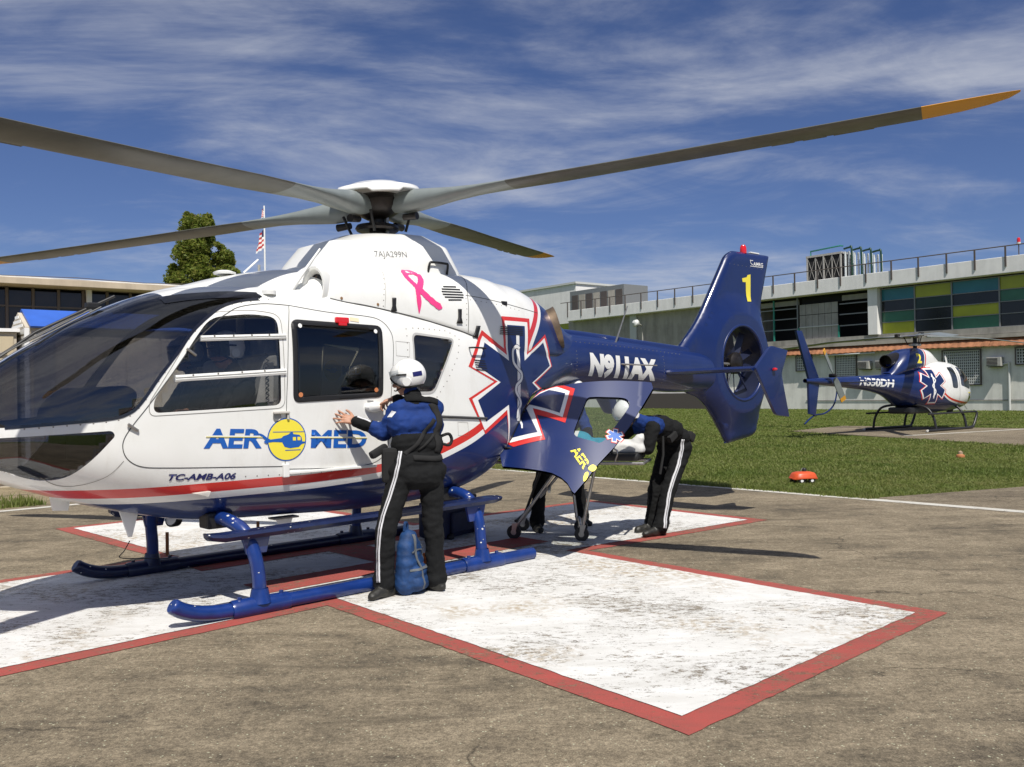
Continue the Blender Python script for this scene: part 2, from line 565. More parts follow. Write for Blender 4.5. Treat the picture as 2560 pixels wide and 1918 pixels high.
def slab(name, pts, z0, z1, mat):
    bm = bmesh.new(); bm_prism(bm, [tuple(p) for p in pts], z0, z1, 'z')
    o = bm_obj(name, bm, mat); o['kind'] = 'structure'
    return o

slab('helipad', [pad(-7.0, -7.1), pad(14, -7.1), pad(14, 14), pad(-7.0, 14)], -0.25, 0.0, M['concrete'])
slab('apron', [pad(-7.04, -7.0), pad(-7.04, 30), pad(-60, 60), pad(-60, -3)], -0.25, -0.012, M['apron'])
slab('side_path', [pad(1.45, -7.14), pad(14, -7.14), pad(14, -60), pad(21.5, -60), pad(9, -26)], -0.25, -0.010, M['path'])
slab('second_helipad', [(9.7, 30.8), (12.8, 34.2), (31, 18.5), (14.2, 17.6)], -0.25, -0.008, M['path'])
# white line along the two far pad edges
sheet('pad_edge_line', [pad(-6.95, -6.86), pad(14, -6.86), pad(14, -7.06), pad(-6.95, -7.06)], 0.004, M['line_white'])
sheet('pad_edge_line', [pad(-6.62, -6.86), pad(-6.62, 14), pad(-6.78, 14), pad(-6.78, -6.86)], 0.004, M['line_white'])
# thin yellow line on the second pad
sheet('pad_edge_line', [(11.9, 26.9), (17.9, 30.1), (18.0, 29.96), (12.0, 26.76)], -0.004, M['line_white'])
sheet('concrete_joint', [pad(-8.9, 0.4), pad(-8.9, 14), pad(-8.93, 14), pad(-8.93, 0.4)], -0.008, M['line'])

# cross: red border sheet, white field inside, red H on top
cr = [(1.28, -1.57), (4.62, -1.47), (4.62, 1.49), (1.33, 1.33), (1.45, 4.6), (-1.5, 4.6), (-1.55, 1.45), (-4.35, 1.56),
      (-4.45, -1.45), (-1.42, -1.55), (-1.31, -4.48), (1.52, -4.42)]
def inset(poly, d):
    out = []
    n = len(poly)
    for i in range(n):
        p = Vector(poly[i]); a = Vector(poly[i-1]); b = Vector(poly[(i+1) % n])
        e1 = (p-a).normalized(); e2 = (b-p).normalized()
        n1 = Vector((-e1.y, e1.x)); n2 = Vector((-e2.y, e2.x))
        k = (n1+n2); k = k/max(0.2, 1+n1.dot(n2))
        out.append(p+k*d)
    return out
area = sum(cr[i-1][0]*cr[i][1]-cr[i][0]*cr[i-1][1] for i in range(len(cr)))
cri = inset(cr, 0.155 if area > 0 else -0.155)
def ragged(poly, step=0.05, amp=0.007, seed=0):
    out = []
    n = len(poly)
    for i in range(n):
        a = Vector(poly[i]); b = Vector(poly[(i+1) % n]); d = b-a
        nn = Vector((-d.y, d.x)).normalized(); m_ = max(1, int(d.length/step))
        for j in range(m_):
            p = a+d*(j/m_)
            w = noise.noise(Vector((p.x*5+seed, p.y*5, 0)))*1.2+noise.noise(Vector((p.x*22+seed, p.y*22, 3)))
            out.append(p+nn*w*amp)
    return out
sheet('cross_marking', [pad(*p) for p in ragged(cr)], 0.004, M['pad_red'])
sheet('cross_marking', [pad(*p) for p in ragged([tuple(q) for q in cri], seed=9)], 0.008, M['pad_white'])
H = [(-0.98, -1.62), (-0.55, -1.62), (-0.55, -0.27), (0.24, -0.27), (0.24, -1.66), (0.67, -1.66), (0.67, 1.45), (0.24, 1.45),
     (0.24, 0.17), (-0.55, 0.17), (-0.55, 1.45), (-0.98, 1.45)]
sheet('letter_h_marking', [pad(*p) for p in ragged(H, seed=4)], 0.012, M['pad_red'])

# ------------------------------------------------------------------ main helicopter (local frame: x nose, y port, z up)
heli = empty('ambulance_helicopter', 'large white and navy air ambulance helicopter with star of life, standing on the painted cross', 'helicopter', mw=HELI)

# fuselage pod: x, top z, bottom z, widest z, half width, upper exponent, lower exponent
BODY = table([
    (3.48, 1.36, 1.20, 1.27, 0.03, 2.0, 2.0), (3.44, 1.46, 1.14, 1.27, 0.17, 2.1, 2.0), (3.36, 1.59, 1.08, 1.27, 0.30, 2.2, 2.1),
    (3.24, 1.71, 1.015, 1.27, 0.42, 2.3, 2.2), (3.10, 1.82, 0.955, 1.27, 0.52, 2.4, 2.3), (2.92, 1.94, 0.885, 1.26, 0.61, 2.5, 2.5),
    (2.70, 2.08, 0.805, 1.25, 0.675, 2.8, 2.6), (2.46, 2.20, 0.73, 1.25, 0.725, 3.0, 2.8), (2.23, 2.30, 0.67, 1.25, 0.755, 3.4, 3.0),
    (2.0, 2.365, 0.62, 1.25, 0.77, 3.7, 3.2), (1.7, 2.40, 0.59, 1.25, 0.78, 4.2, 3.3), (1.2, 2.42, 0.57, 1.25, 0.78, 4.8, 3.4),
    (0.5, 2.40, 0.545, 1.25, 0.78, 5.0, 3.4), (0.0, 2.36, 0.55, 1.25, 0.775, 5.0, 3.3), (-0.4, 2.31, 0.585, 1.27, 0.76, 5.0, 3.1),
    (-0.75, 2.27, 0.65, 1.32, 0.73, 4.8, 2.9), (-1.0, 2.25, 0.75, 1.38, 0.70, 4.6, 2.7), (-1.25, 2.24, 0.92, 1.46, 0.645, 4.2, 2.5),
    (-1.5, 2.23, 1.12, 1.56, 0.575, 3.6, 2.4), (-1.75, 2.22, 1.33, 1.68, 0.49, 3.0, 2.3), (-2.0, 2.21, 1.48, 1.78, 0.405, 2.4, 2.3),
    (-2.3, 2.19, 1.575, 1.86, 0.33, 2.4, 2.3), (-2.7, 2.17, 1.60, 1.875, 0.285, 2.4, 2.3), (-3.6, 2.11, 1.555, 1.825, 0.255, 2.4, 2.3),
    (-4.5, 2.05, 1.50, 1.77, 0.215, 2.4, 2.3), (-5.2, 2.00, 1.50, 1.75, 0.17, 2.4, 2.3)])

def quarter(w, hh, n, cnt):
    """cnt points, evenly spaced by length, from (w,0) towards (0,hh)"""
    N = 160
    P = []
    for i in range(N+1):
        t = i/N
        # walk the flat sides evenly and the corner closely
        th = t*math.pi/2
        c_, s_ = max(0.0, math.cos(th)), max(0.0, math.sin(th))
        r = (c_**n+s_**n)**(-1.0/n)
        P.append((w*c_*r, hh*s_*r))
    L = [0.0]
    for a_, b_ in zip(P, P[1:]): L.append(L[-1]+math.hypot(a_[0]-b_[0], a_[1]-b_[1]))
    out, j = [], 0
    for i in range(cnt):
        d = L[-1]*i/cnt
        while L[j+1] < d: j += 1
        f = (d-L[j])/max(1e-9, L[j+1]-L[j])
        out.append((P[j][0]+(P[j+1][0]-P[j][0])*f, P[j][1]+(P[j+1][1]-P[j][1])*f))
    return out

def section(x, fn, seg):
    zt, zb, zc, w, nu, nl = fn(x)
    q = seg//4
    U = quarter(w, zt-zc, nu, q); D_ = quarter(w, zc-zb, nl, q)
    pts = [(y, zc+z) for y, z in U]+[(0.0, zt)]
    pts += [(-y, zc+z) for y, z in reversed(U[1:])]
    pts += [(-y, zc-z) for y, z in D_]+[(0.0, zb)]
    pts += [(y, zc-z) for y, z in reversed(D_[1:])]
    return [Vector((x, y, z)) for y, z in pts]

def loft(xs, fn, seg=96):
    verts, faces = [], []
    for x in xs: verts += section(x, fn, seg)
    for i in range(len(xs)-1):
        for k in range(seg):
            faces.append((i*seg+k, i*seg+(k+1) % seg, (i+1)*seg+(k+1) % seg, (i+1)*seg+k))
    verts.append(sum((verts[k] for k in range(seg)), Vector())/seg)
    for k in range(seg): faces.append((len(verts)-1, (k+1) % seg, k))
    return verts, faces

xs = [3.48, 3.465, 3.44, 3.40, 3.36, 3.31]
x = 3.26
while x > -2.4:
    xs.append(round(x, 4)); x -= 0.04
while x > -5.25:
    xs.append(round(x, 4)); x -= 0.10
bv, bf = loft(xs, BODY)
bm = bmesh.new()
_v = [bm.verts.new(v) for v in bv]
for f in bf: bm.faces.new([_v[i] for i in f])
bmesh.ops.recalc_face_normals(bm, faces=bm.faces)
body_bvh = BVHTree.FromBMesh(bm)

def body_y(x, z, bvh=None, side=1):
    """outer skin y at (x,z), looking in from the side"""
    hit = (bvh or body_bvh).ray_cast(Vector((x, 3*side, z)), Vector((0, -side, 0)))
    return hit[0].y if hit[0] is not None else None

def cut_lines(bm, poly, margin=0.06):
    """score the sheet along every edge of a side-view polygon (no hole yet)"""
    n = len(poly)
    X0 = min(p[0] for p in poly)-margin; X1 = max(p[0] for p in poly)+margin
    Z0 = min(p[1] for p in poly)-margin; Z1 = max(p[1] for p in poly)+margin
    def bb(f):
        xs_ = [v.co.x for v in f.verts]; zs_ = [v.co.z for v in f.verts]
        return (min(xs_), max(xs_), min(zs_), max(zs_))
    act = {}
    for f in bm.faces:
        q = bb(f)
        if q[1] >= X0 and q[0] <= X1 and q[3] >= Z0 and q[2] <= Z1: act[f] = q
    for i in range(n):
        a = Vector(poly[i]); b = Vector(poly[(i+1) % n])
        if (b-a).length < 1e-5: continue
        x0, x1 = min(a.x, b.x)-margin, max(a.x, b.x)+margin
        z0, z1 = min(a.y, b.y)-margin, max(a.y, b.y)+margin
        fs = [f for f, q in act.items() if q[1] >= x0 and q[0] <= x1 and q[3] >= z0 and q[2] <= z1]
        for f in fs: del act[f]
        geom = set(fs)
        for f in fs: geom.update(f.edges); geom.update(f.verts)
        d = b-a
        r_ = bmesh.ops.bisect_plane(bm, geom=list(geom), plane_co=Vector((a.x, 0, a.y)), plane_no=Vector((d.y, 0, -d.x)).normalized(), dist=1e-6)
        for f in r_['geom']:
            if isinstance(f, bmesh.types.BMFace): act[f] = bb(f)

def pick_faces(bm, poly, test=None):
    out = []
    for f in bm.faces:
        c = f.calc_center_median()
        if inside((c.x, c.z), poly) and (test is None or test(c)): out.append(f)
    return out

def faces_to_mesh(bm, faces, name, mat, parent, thick=0.004):
    nb = bmesh.new(); vm = {}
    for f in faces:
        vs = []
        for v in f.verts:
            if v.index not in vm: vm[v.index] = nb.verts.new(v.co)
            vs.append(vm[v.index])
        try: nb.faces.new(vs)
        except ValueError: pass
    o = bm_obj(name, nb, mat, parent, smooth=True)
    if thick:
        md = o.modifiers.new('s', 'SOLIDIFY'); md.thickness = thick; md.offset = -1
    return o

FRONT_WIN = rounded([(1.425, 2.135, .07), (1.425, 1.47, .06), (2.36, 1.435, .07), (2.36, 1.52, .05), (2.045, 1.975, .25), (1.93, 2.115, .10), (1.62, 2.155, .20)], n=5)
SLIDE_OUT = rounded([(1.315, 2.125), (0.485, 2.105), (0.505, 1.515), (1.325, 1.485)], .06, 5)
SLIDE_WIN = rounded([(1.275, 2.085), (0.525, 2.068), (0.545, 1.555), (1.285, 1.528)], .05, 5)
REAR_WIN = rounded([(0.165, 2.045), (-0.285, 2.01), (-0.03, 1.555), (0.165, 1.555)], .055, 5)
WIND_REAR = [(1.497, 2.312), (1.485, 2.300), (1.50, 2.288), (1.542, 2.276), (1.667, 2.256), (1.75, 2.235), (1.82, 2.208), (1.89, 2.168), (1.949, 2.123), (2.015, 2.066), (2.075, 2.005), (2.13, 1.937),
             (2.185, 1.86), (2.307, 1.700), (2.392, 1.578), (2.453, 1.495), (2.48, 1.466), (2.512, 1.444), (2.545, 1.425), (2.587, 1.411), (2.65, 1.402), (2.733, 1.396), (2.99, 1.378), (3.2, 1.362)]
WIND = WIND_REAR + [(3.7, 1.345), (3.7, 2.6), (2.17, 2.6), (2.17, 2.275), (2.08, 2.292), (1.973, 2.306), (1.83, 2.322), (1.695, 2.332), (1.58, 2.334), (1.52, 2.328)]
CHIN = rounded([(2.62, 1.325, .08), (2.60, 1.29, .05), (2.74, 1.13, .08), (2.87, 1.015, .12), (3.0, 1.0, .1), (3.2, 1.07, .1), (3.34, 1.17, .05), (3.38, 1.29, .05)], n=4)
CLAM = [(-0.90, 0.60), (-0.96, 0.93), (-1.06, 1.12), (-1.20, 1.34), (-1.36, 1.50), (-1.60, 1.575), (-2.2, 1.585), (-2.2, 0.5)]

for poly in (FRONT_WIN, SLIDE_WIN, REAR_WIN, CHIN, CLAM):
    cut_lines(bm, poly)
cut_lines(bm, WIND)
for yy in (-0.035, 0.035):
    fs = [f for f in bm.faces if f.calc_center_median().x > 2.1]
    g = set(fs)
    for f in fs: g.update(f.edges); g.update(f.verts)
    bmesh.ops.bisect_plane(bm, geom=list(g), plane_co=(0, yy, 0), plane_no=(0, 1, 0), dist=1e-6)
bm.verts.index_update()
removed = []
def glazing(poly, name, mat, test=None):
    fs = pick_faces(bm, poly, test)
    removed.extend(fs)
    out = []
    for side in (1, -1):
        ff = [f for f in fs if f.calc_center_median().y*side > 0]
        out.append(faces_to_mesh(bm, ff, name, mat, heli))
    return out
windscreens = glazing(WIND, 'windscreen', M['screen_glass'], lambda c: abs(c.y) > 0.035 and (c.x > 2.17 or abs(c.y) > 0.3))
glazing(CHIN, 'chin_window', M['screen_glass'], lambda c: abs(c.y) > 0.10)
glazing(FRONT_WIN, 'door_window', M['side_glass'])
glazing(SLIDE_WIN, 'sliding_door_window', M['dark_glass'])
glazing(REAR_WIN, 'rear_window', M['side_glass'])
removed.extend(pick_faces(bm, CLAM))
bmesh.ops.delete(bm, geom=list(set(removed)), context='FACES')

# livery: signed distance to the sweep of the navy field, stored on the mesh and read by the paint
SWEEP = catmull([(4.0, 0.90), (3.3, 0.90), (2.85, 0.893), (2.4, 0.888), (2.0, 0.893), (1.55, 0.896), (1.1, 0.899), (0.45, 0.938), (0.1, 0.998), (-0.185, 1.068), (-0.59, 1.228),
                 (-0.95, 1.50), (-1.2, 1.82), (-1.37, 2.07), (-1.51, 2.24), (-1.63, 2.39), (-1.71, 2.50), (-1.77, 2.62), (-1.81, 2.8)], 6, closed=False)
def sweep_d(x, z):
    best, sg = 1e9, 1
    for a, b in zip(SWEEP, SWEEP[1:]):
        d = b-a
        t = max(0, min(1, ((x-a.x)*d.x+(z-a.y)*d.y)/d.length_squared))
        q = a+d*t
        dd = math.hypot(x-q.x, z-q.y)
        if dd < best:
            best = dd; sg = 1 if (d.x*(z-a.y)-d.y*(x-a.x)) < 0 else -1
    return best*sg      # + on the white side

def livery_attr(me):
    at = me.attributes.new('livery', 'FLOAT', 'POINT')
    for i, v in enumerate(me.vertices):
        at.data[i].value = sweep_d(v.co.x, v.co.z) if v.co.x > -2.2 else -0.5

lm, lnt, lbs = material('livery_paint')
la = nd(lnt, 'ShaderNodeAttribute', attribute_name='livery').outputs['Fac']
lp = wpos(lnt)
wv = nramp(lnt, nnoise(lnt, 2.0, 5, 0.6, lp), [(0.3, (0.755, 0.755, 0.72)), (0.7, (0.81, 0.81, 0.785))])
bvv = nramp(lnt, nnoise(lnt, 3.0, 5, 0.6, lp), [(0.3, (0.0045, 0.016, 0.088)), (0.7, (0.007, 0.022, 0.115))])
isblue = nmath(lnt, 'LESS_THAN', la, -0.084)
isred = nmath(lnt, 'MULTIPLY', nmath(lnt, 'LESS_THAN', la, 0.034), nmath(lnt, 'GREATER_THAN', la, -0.034))
gmp = nd(lnt, 'ShaderNodeMapping'); gmp.inputs['Scale'].default_value = (1.2, 1.2, 0.35); lnt.links.new(lp, gmp.inputs[0])
gr = nramp(lnt, nnoise(lnt, 4.5, 8, 0.7, gmp.outputs[0], 0.4), [(0.52, 0.0), (0.78, 0.34)])
wv = nmix(lnt, gr, wv, (0.52, 0.49, 0.43))
spk = nramp(lnt, nnoise(lnt, 46, 4, 0.6, lp), [(0.70, 0.0), (0.76, 0.35)])
wv = nmix(lnt, spk, wv, (0.40, 0.37, 0.32))
c = nmix(lnt, isred, wv, (0.60, 0.028, 0.022))
c = nmix(lnt, isblue, c, bvv)
lnt.links.new(c, lbs.inputs['Base Color'])
lbs.inputs['Roughness'].default_value = 0.30
lbs.inputs['Coat Weight'].default_value = 0.5
lbs.inputs['Coat Roughness'].default_value = 0.04
nbump(lnt, lbs, nnoise(lnt, 2.6, 2, 0.5, lp), 0.10, 0.02)
M['livery'] = lm

def surf_normals():
    """smooth vertex normals of the uncut loft, for lookups"""
    tmp = bmesh.new()
    vv = [tmp.verts.new(v) for v in bv]
    for f in bf: tmp.faces.new([vv[i] for i in f])
    bmesh.ops.recalc_face_normals(tmp, faces=tmp.faces)
    tmp.normal_update()
    tree = BVHTree.FromBMesh(tmp)
    nor = [v.normal.copy() for v in tmp.verts]
    fcs = [[v.index for v in f.verts] for f in tmp.faces]
    cos = [v.co.copy() for v in tmp.verts]
    tmp.verts.index_update()
    tmp.free()
    def look(p):
        _, n0, i, _ = tree.find_nearest(p)
        s_, w_ = Vector(), 0.0
        for k in fcs[i]:
            d = 1.0/((cos[k]-p).length_squared+1e-6)
            s_ += nor[k]*d; w_ += d
        return (s_/w_).normalized()
    return look
look_n = surf_normals()
bm.verts.index_update(); bm.normal_update()
overts = [v.co.copy() for v in bm.verts]
onor = [look_n(c_) for c_ in overts]
ofaces = [[v.index for v in f.verts] for f in bm.faces]
obound = [[v.index for v in e.verts] for e in bm.edges if len(e.link_faces) == 1]
bm.free()
TH = 0.03
fverts = list(overts); fn_ = list(onor); ffaces = list(ofaces); fmat = [0]*len(ofaces)
n0 = len(overts)
fverts += [c_-n_*TH for c_, n_ in zip(overts, onor)]; fn_ += [-n_ for n_ in onor]
ffaces += [[i+n0 for i in reversed(f)] for f in ofaces]; fmat += [1]*len(ofaces)
for a_, b_ in obound:
    k = len(fverts)
    A0, B0 = overts[a_], overts[b_]; A1, B1 = A0-onor[a_]*TH, B0-onor[b_]*TH
    nn = (B0-A0).cross(onor[a_]).normalized()
    fverts += [A0, B0, B1, A1]; fn_ += [nn]*4
    ffaces.append([k, k+1, k+2, k+3]); fmat.append(0)
body_me = bpy.data.meshes.new('fuselage')
body_me.from_pydata([tuple(v) for v in fverts], [], ffaces)
body_me.update()
livery_attr(body_me)
body = link('fuselage', body_me, [M['livery'], M['interior']], heli, smooth=True)
body_me.polygons.foreach_set('material_index', fmat)
body_me.normals_split_custom_set_from_vertices([tuple(n_) for n_ in fn_])

# engine cowling on the roof
def cowl_fn(rows):
    t = table(rows)
    return lambda x: t(x)
COWL = table([
    (1.06, 2.4, 2.26, 2.3, 0.1, 2.2, 2.2), (1.055, 2.5, 2.26, 2.3, 0.34, 2.3, 2.2), (1.03, 2.565, 2.24, 2.28, 0.5, 2.4, 2.2), (0.97, 2.61, 2.23, 2.27, 0.585, 2.5, 2.2),
    (0.85, 2.645, 2.22, 2.26, 0.635, 2.7, 2.2), (0.6, 2.67, 2.18, 2.22, 0.668, 2.9, 2.2), (0, 2.69, 2.12, 2.16, 0.7, 3, 2.2), (-0.5, 2.7, 2.02, 2.06, 0.708, 2.9, 2.2),
    (-1, 2.69, 1.85, 1.98, 0.676, 2.7, 3), (-1.2, 2.66, 1.85, 1.96, 0.642, 2.6, 3), (-1.45, 2.64, 1.85, 1.94, 0.578, 2.5, 3), (-1.7, 2.575, 1.85, 1.93, 0.505, 2.4, 3),
    (-1.9, 2.5, 1.85, 1.94, 0.44, 2.3, 3), (-2.1, 2.39, 1.85, 1.94, 0.365, 2.2, 2.2), (-2.35, 2.22, 1.85, 1.95, 0.29, 2.2, 2.2), (-2.55, 2.17, 1.9, 1.98, 0.22, 2.2, 2.2)])
xs = [1.06, 1.055, 1.045, 1.03, 1.0, 0.97]
x = 0.93
while x > -2.57:
    xs.append(round(x, 4)); x -= 0.04
cv, cf = loft(xs, COWL, 80)
cme = bpy.data.meshes.new('engine_cowling')
cme.from_pydata([tuple(v) for v in cv], [], cf); cme.update()
cb = bmesh.new(); cb.from_mesh(cme); bmesh.ops.recalc_face_normals(cb, faces=cb.faces)
cowl_bvh = BVHTree.FromBMesh(cb); cb.to_mesh(cme); cb.free()
livery_attr(cme)
cowl = link('engine_cowling', cme, M['livery'], heli, smooth=True)
# roof hump in front of the cowling
HUMP = table([
    (2.20, 2.312, 2.285, 2.29, 0.06, 2, 2), (2.05, 2.365, 2.30, 2.31, 0.26, 2.3, 2), (1.85, 2.42, 2.31, 2.32, 0.36, 2.3, 2), (1.6, 2.495, 2.31, 2.32, 0.44, 2.2, 2), (1.35, 2.55, 2.31, 2.32, 0.49, 2.2, 2),
    (1.1, 2.595, 2.31, 2.32, 0.51, 2.2, 2), (0.8, 2.62, 2.31, 2.32, 0.51, 2.2, 2)])
xs = [2.2-0.05*i for i in range(29)]
hv, hf = loft(xs, HUMP, 64)
hump = mesh_obj('roof_fairing', hv, hf, M['white'], heli, smooth=True)
# intake scoops
for s in (1, -1):
    M_ = Matrix.Translation((1.0, 0.545*s, 2.40)) @ Matrix.Rotation(R(34*s), 4, 'Z') @ Matrix.Rotation(R(84), 4, 'Y') @ Matrix.Diagonal((1.75, 0.98, 1.1, 1))
    sc_ = lathe('air_intake', [(0.118, -0.10), (0.108, -0.01), (0.100, 0.016), (0.088, 0.012), (0.078, -0.03), (0.066, -0.11), (0.0, -0.115)], M['white'], heli, 28, M_, cap=False)
    dk = lathe('intake_throat', [(0.074, -0.045), (0.0, -0.046)], M['interior'], sc_, 24, M_, cap=False)

# mast fairing: stacked rounded outlines
def rr_ring(cx, hl, hw, z, seg=48, n=5, zslope=0.0):
    out = []
    for k in range(seg):
        t = 2*math.pi*k/seg
        c_, s_ = math.cos(t), math.sin(t)
        xx = cx+hl*math.copysign(abs(c_)**(2/n), c_)
        out.append(Vector((xx, hw*math.copysign(abs(s_)**(2/n), s_), z-zslope*(xx-cx))))
    return out
rings = [rr_ring(0.06, 0.86, 0.47, 2.40, n=5), rr_ring(0.06, 0.82, 0.455, 2.60, n=5), rr_ring(0.05, 0.79, 0.445, 2.68, n=5), rr_ring(0.04, 0.65, 0.385, 2.875, n=6, zslope=.03),
         rr_ring(0.03, 0.63, 0.37, 2.888, n=6, zslope=.04), rr_ring(0.01, 0.43, 0.25, 2.985, n=4, zslope=.09), rr_ring(0.0, 0.30, 0.19, 3.005, n=3, zslope=.09), rr_ring(0, 0.10, 0.10, 3.01, n=2, zslope=.09)]
mv = [v for r in rings for v in r]; S = 48
mf = [(i*S+k, i*S+(k+1) % S, (i+1)*S+(k+1) % S, (i+1)*S+k) for i in range(len(rings)-1) for k in range(S)]
mf.append([(len(rings)-1)*S+k for k in range(S)])
mast_f = mesh_obj('mast_fairing', mv, mf, M['white'], heli, autosmooth=32)

# union of pod and cowling, for laying markings on the skin
union_v = [v for v in bv]; union_f = [list(f) for f in bf]
k0 = len(union_v)
union_v += cv; union_f += [[i+k0 for i in f] for f in cf]
skin_bvh = BVHTree.FromPolygons([tuple(v) for v in union_v], union_f)

# ---- flat shapes cut on a grid, then laid on a surface
def flat_bm(loops, grid=0.03, step_lines=True):
    """filled 2D region (outer loops and holes) as bmesh in the XY plane, scored on a grid"""
    b_ = bmesh.new()
    for lp in loops:
        vs = [b_.verts.new((p[0], p[1], 0)) for p in lp]
        for i in range(len(vs)): b_.edges.new((vs[i-1], vs[i]))
    bmesh.ops.triangle_fill(b_, edges=b_.edges[:], use_beauty=True, use_dissolve=False)
    grid_bm(b_, grid)
    return b_

def grid_bm(b_, grid):
    if grid and b_.verts:
        for ax in (0, 1):
            lo = min(v.co[ax] for v in b_.verts); hi = max(v.co[ax] for v in b_.verts)
            g = math.ceil((lo+1e-5)/grid)*grid
            while g < hi-1e-5:
                co = [0, 0, 0]; co[ax] = g; no = [0, 0, 0]; no[ax] = 1
                bmesh.ops.bisect_plane(b_, geom=b_.verts[:]+b_.edges[:]+b_.faces[:], plane_co=co, plane_no=no, dist=1e-6)
                g += grid

def lay(name, b_, mat, parent, off=0.003, bvh=None, side=1, ray=None):
    """project a flat bmesh in (x,z) sideways onto the skin"""
    bvh = bvh or skin_bvh
    bad = []
    for v in b_.verts:
        x_, z_ = v.co.x, v.co.y
        h_ = bvh.ray_cast(Vector((x_, 3*side, z_)), Vector((0, -side, 0)))
        if h_[0] is None: bad.append(v); continue
        n_ = h_[1]
        if n_.y*side < 0: n_ = -n_
        v.co = h_[0]+n_*off
    if bad: bmesh.ops.delete(b_, geom=bad, context='VERTS')
    bmesh.ops.recalc_face_normals(b_, faces=b_.faces)
    b_.normal_update()
    if b_.faces and sum(f.normal.y*f.calc_area() for f in b_.faces)*side < 0:
        bmesh.ops.reverse_faces(b_, faces=b_.faces)
    return bm_obj(name, b_, mat, parent, smooth=True)

def decal(name, loops, mat, parent, off=0.003, grid=0.03, bvh=None, side=1):
    return lay(name, flat_bm(loops, grid), mat, parent, off, bvh, side)

def ribbon(pts, w, closed=False):
    """outline loops of a thin line of width w"""
    P = [Vector(p) for p in pts]
    n = len(P)
    L, Rr = [], []
    for i, p in enumerate(P):
        if closed: t = (P[(i+1) % n]-P[i-1])
        else: t = P[min(i+1, n-1)]-P[max(i-1, 0)]
        t.normalize(); q = Vector((-t.y, t.x))*w/2
        L.append(p+q); Rr.append(p-q)
    return [L, Rr] if closed else [L+Rr[::-1]]

def line_decal(name, pts, w, mat, parent, closed=False, off=0.002, bvh=None, side=1):
    """strip of quads along a path, laid on the skin"""
    lp = ribbon(pts, w, closed)
    b_ = bmesh.new()
    if closed: A, B = lp
    else:
        n = len(pts); A = lp[0][:n]; B = lp[0][n:][::-1]
    va = [b_.verts.new((p[0], p[1], 0)) for p in A]; vb = [b_.verts.new((p[0], p[1], 0)) for p in B]
    n = len(va)
    for i in range(n if closed else n-1):
        j = (i+1) % n
        b_.faces.new((va[i], va[j], vb[j], vb[i]))
    grid_bm(b_, 0.04)
    return lay(name, b_, mat, parent, off, bvh, side)

def text_loops_bm(txt, size=1.0, bold=0.0, shear=0.0, spacing=1.0, font_w=1.0):
    cu = bpy.data.curves.new('t', 'FONT')
    cu.body = txt; cu.size = size; cu.offset = bold; cu.shear = shear; cu.space_character = spacing
    cu.resolution_u = 4; cu.fill_mode = 'FRONT'
    ob = bpy.data.objects.new('t', cu); COL.objects.link(ob)
    dg = bpy.context.evaluated_depsgraph_get()
    me = bpy.data.meshes.new_from_object(ob.evaluated_get(dg))
    bpy.data.objects.remove(ob); bpy.data.curves.remove(cu)
    b_ = bmesh.new(); b_.from_mesh(me); bpy.data.meshes.remove(me)
    bmesh.ops.remove_doubles(b_, verts=b_.verts, dist=1e-5)
    return b_

def place_text(b_, p0, p1, height, mirror=-1):
    """fit text between p0 (left) and p1 (right, as read) in a 2D frame, cap height given; returns bmesh in that frame"""
    x0 = min(v.co.x for v in b_.verts); x1 = max(v.co.x for v in b_.verts)
    y0 = min(v.co.y for v in b_.verts); y1 = max(v.co.y for v in b_.verts)
    p0, p1 = Vector(p0), Vector(p1)
    for v in b_.verts:
        t = (v.co.x-x0)/(x1-x0); s_ = (v.co.y-y0)/(y1-y0)
        q = p0+(p1-p0)*t
        v.co = Vector((q.x, q.y+s_*height, 0))
    return b_

def skin_text(name, txt, p0, p1, height, mat, parent, bold=0.0, shear=0.0, off=0.003, grid=0.03, bvh=None, side=1, spacing=1.0):
    b_ = place_text(text_loops_bm(txt, 1.0, bold, shear, spacing), p0, p1, height)
    grid_bm(b_, grid)
    return lay(name, b_, mat, parent, off, bvh, side)

# ------------------------------------------------------------------ tail
FC = Vector((-5.86, 1.885)); FR = 0.50
FIN = catmull([(-4.70, 2.035)], 1)[:0]
FIN_OUT = rounded([(-4.55, 2.03, .02), (-5.02, 2.44, .25), (-5.70, 3.37, .12), (-5.86, 3.44, .05), (-6.80, 3.455, .03), (-6.52, 2.66, .25), (-6.60, 2.30, .15), (-6.70, 2.02, .2),
                   (-6.66, 1.70, .2), (-6.50, 1.38, .2), (-6.47, 1.25, .05), (-6.37, 0.90, .08), (-6.25, 0.855, .05), (-5.66, 0.785, .05), (-5.32, 1.20, .18), (-5.05, 1.42, .25), (-4.7, 1.50, .1)], n=5)
HOLE = [(FC.x+FR*math.cos(2*math.pi*k/48), FC.y+FR*math.sin(2*math.pi*k/48)) for k in range(48)]
def poly_dist(p, poly):
    best = 1e9
    n = len(poly)
    for i in range(n):
        a = Vector(poly[i-1][:2]); b = Vector(poly[i][:2]); d = b-a
        L2 = d.length_squared
        t = 0 if L2 < 1e-12 else max(0, min(1, (p-a).dot(d)/L2))
        best = min(best, (p-a-d*t).length)
    return best
fb = flat_bm([FIN_OUT, HOLE], 0.07)
for v in fb.verts: v.co = Vector((v.co.x, 0, v.co.y))
_ar = sum(FIN_OUT[i-1][0]*FIN_OUT[i][1]-FIN_OUT[i][0]*FIN_OUT[i-1][1] for i in range(len(FIN_OUT)))
for d_ in (0.012, 0.04, 0.085):
    cut_lines(fb, [tuple(q) for q in inset([tuple(q) for q in FIN_OUT], d_ if _ar > 0 else -d_)], margin=0.02)
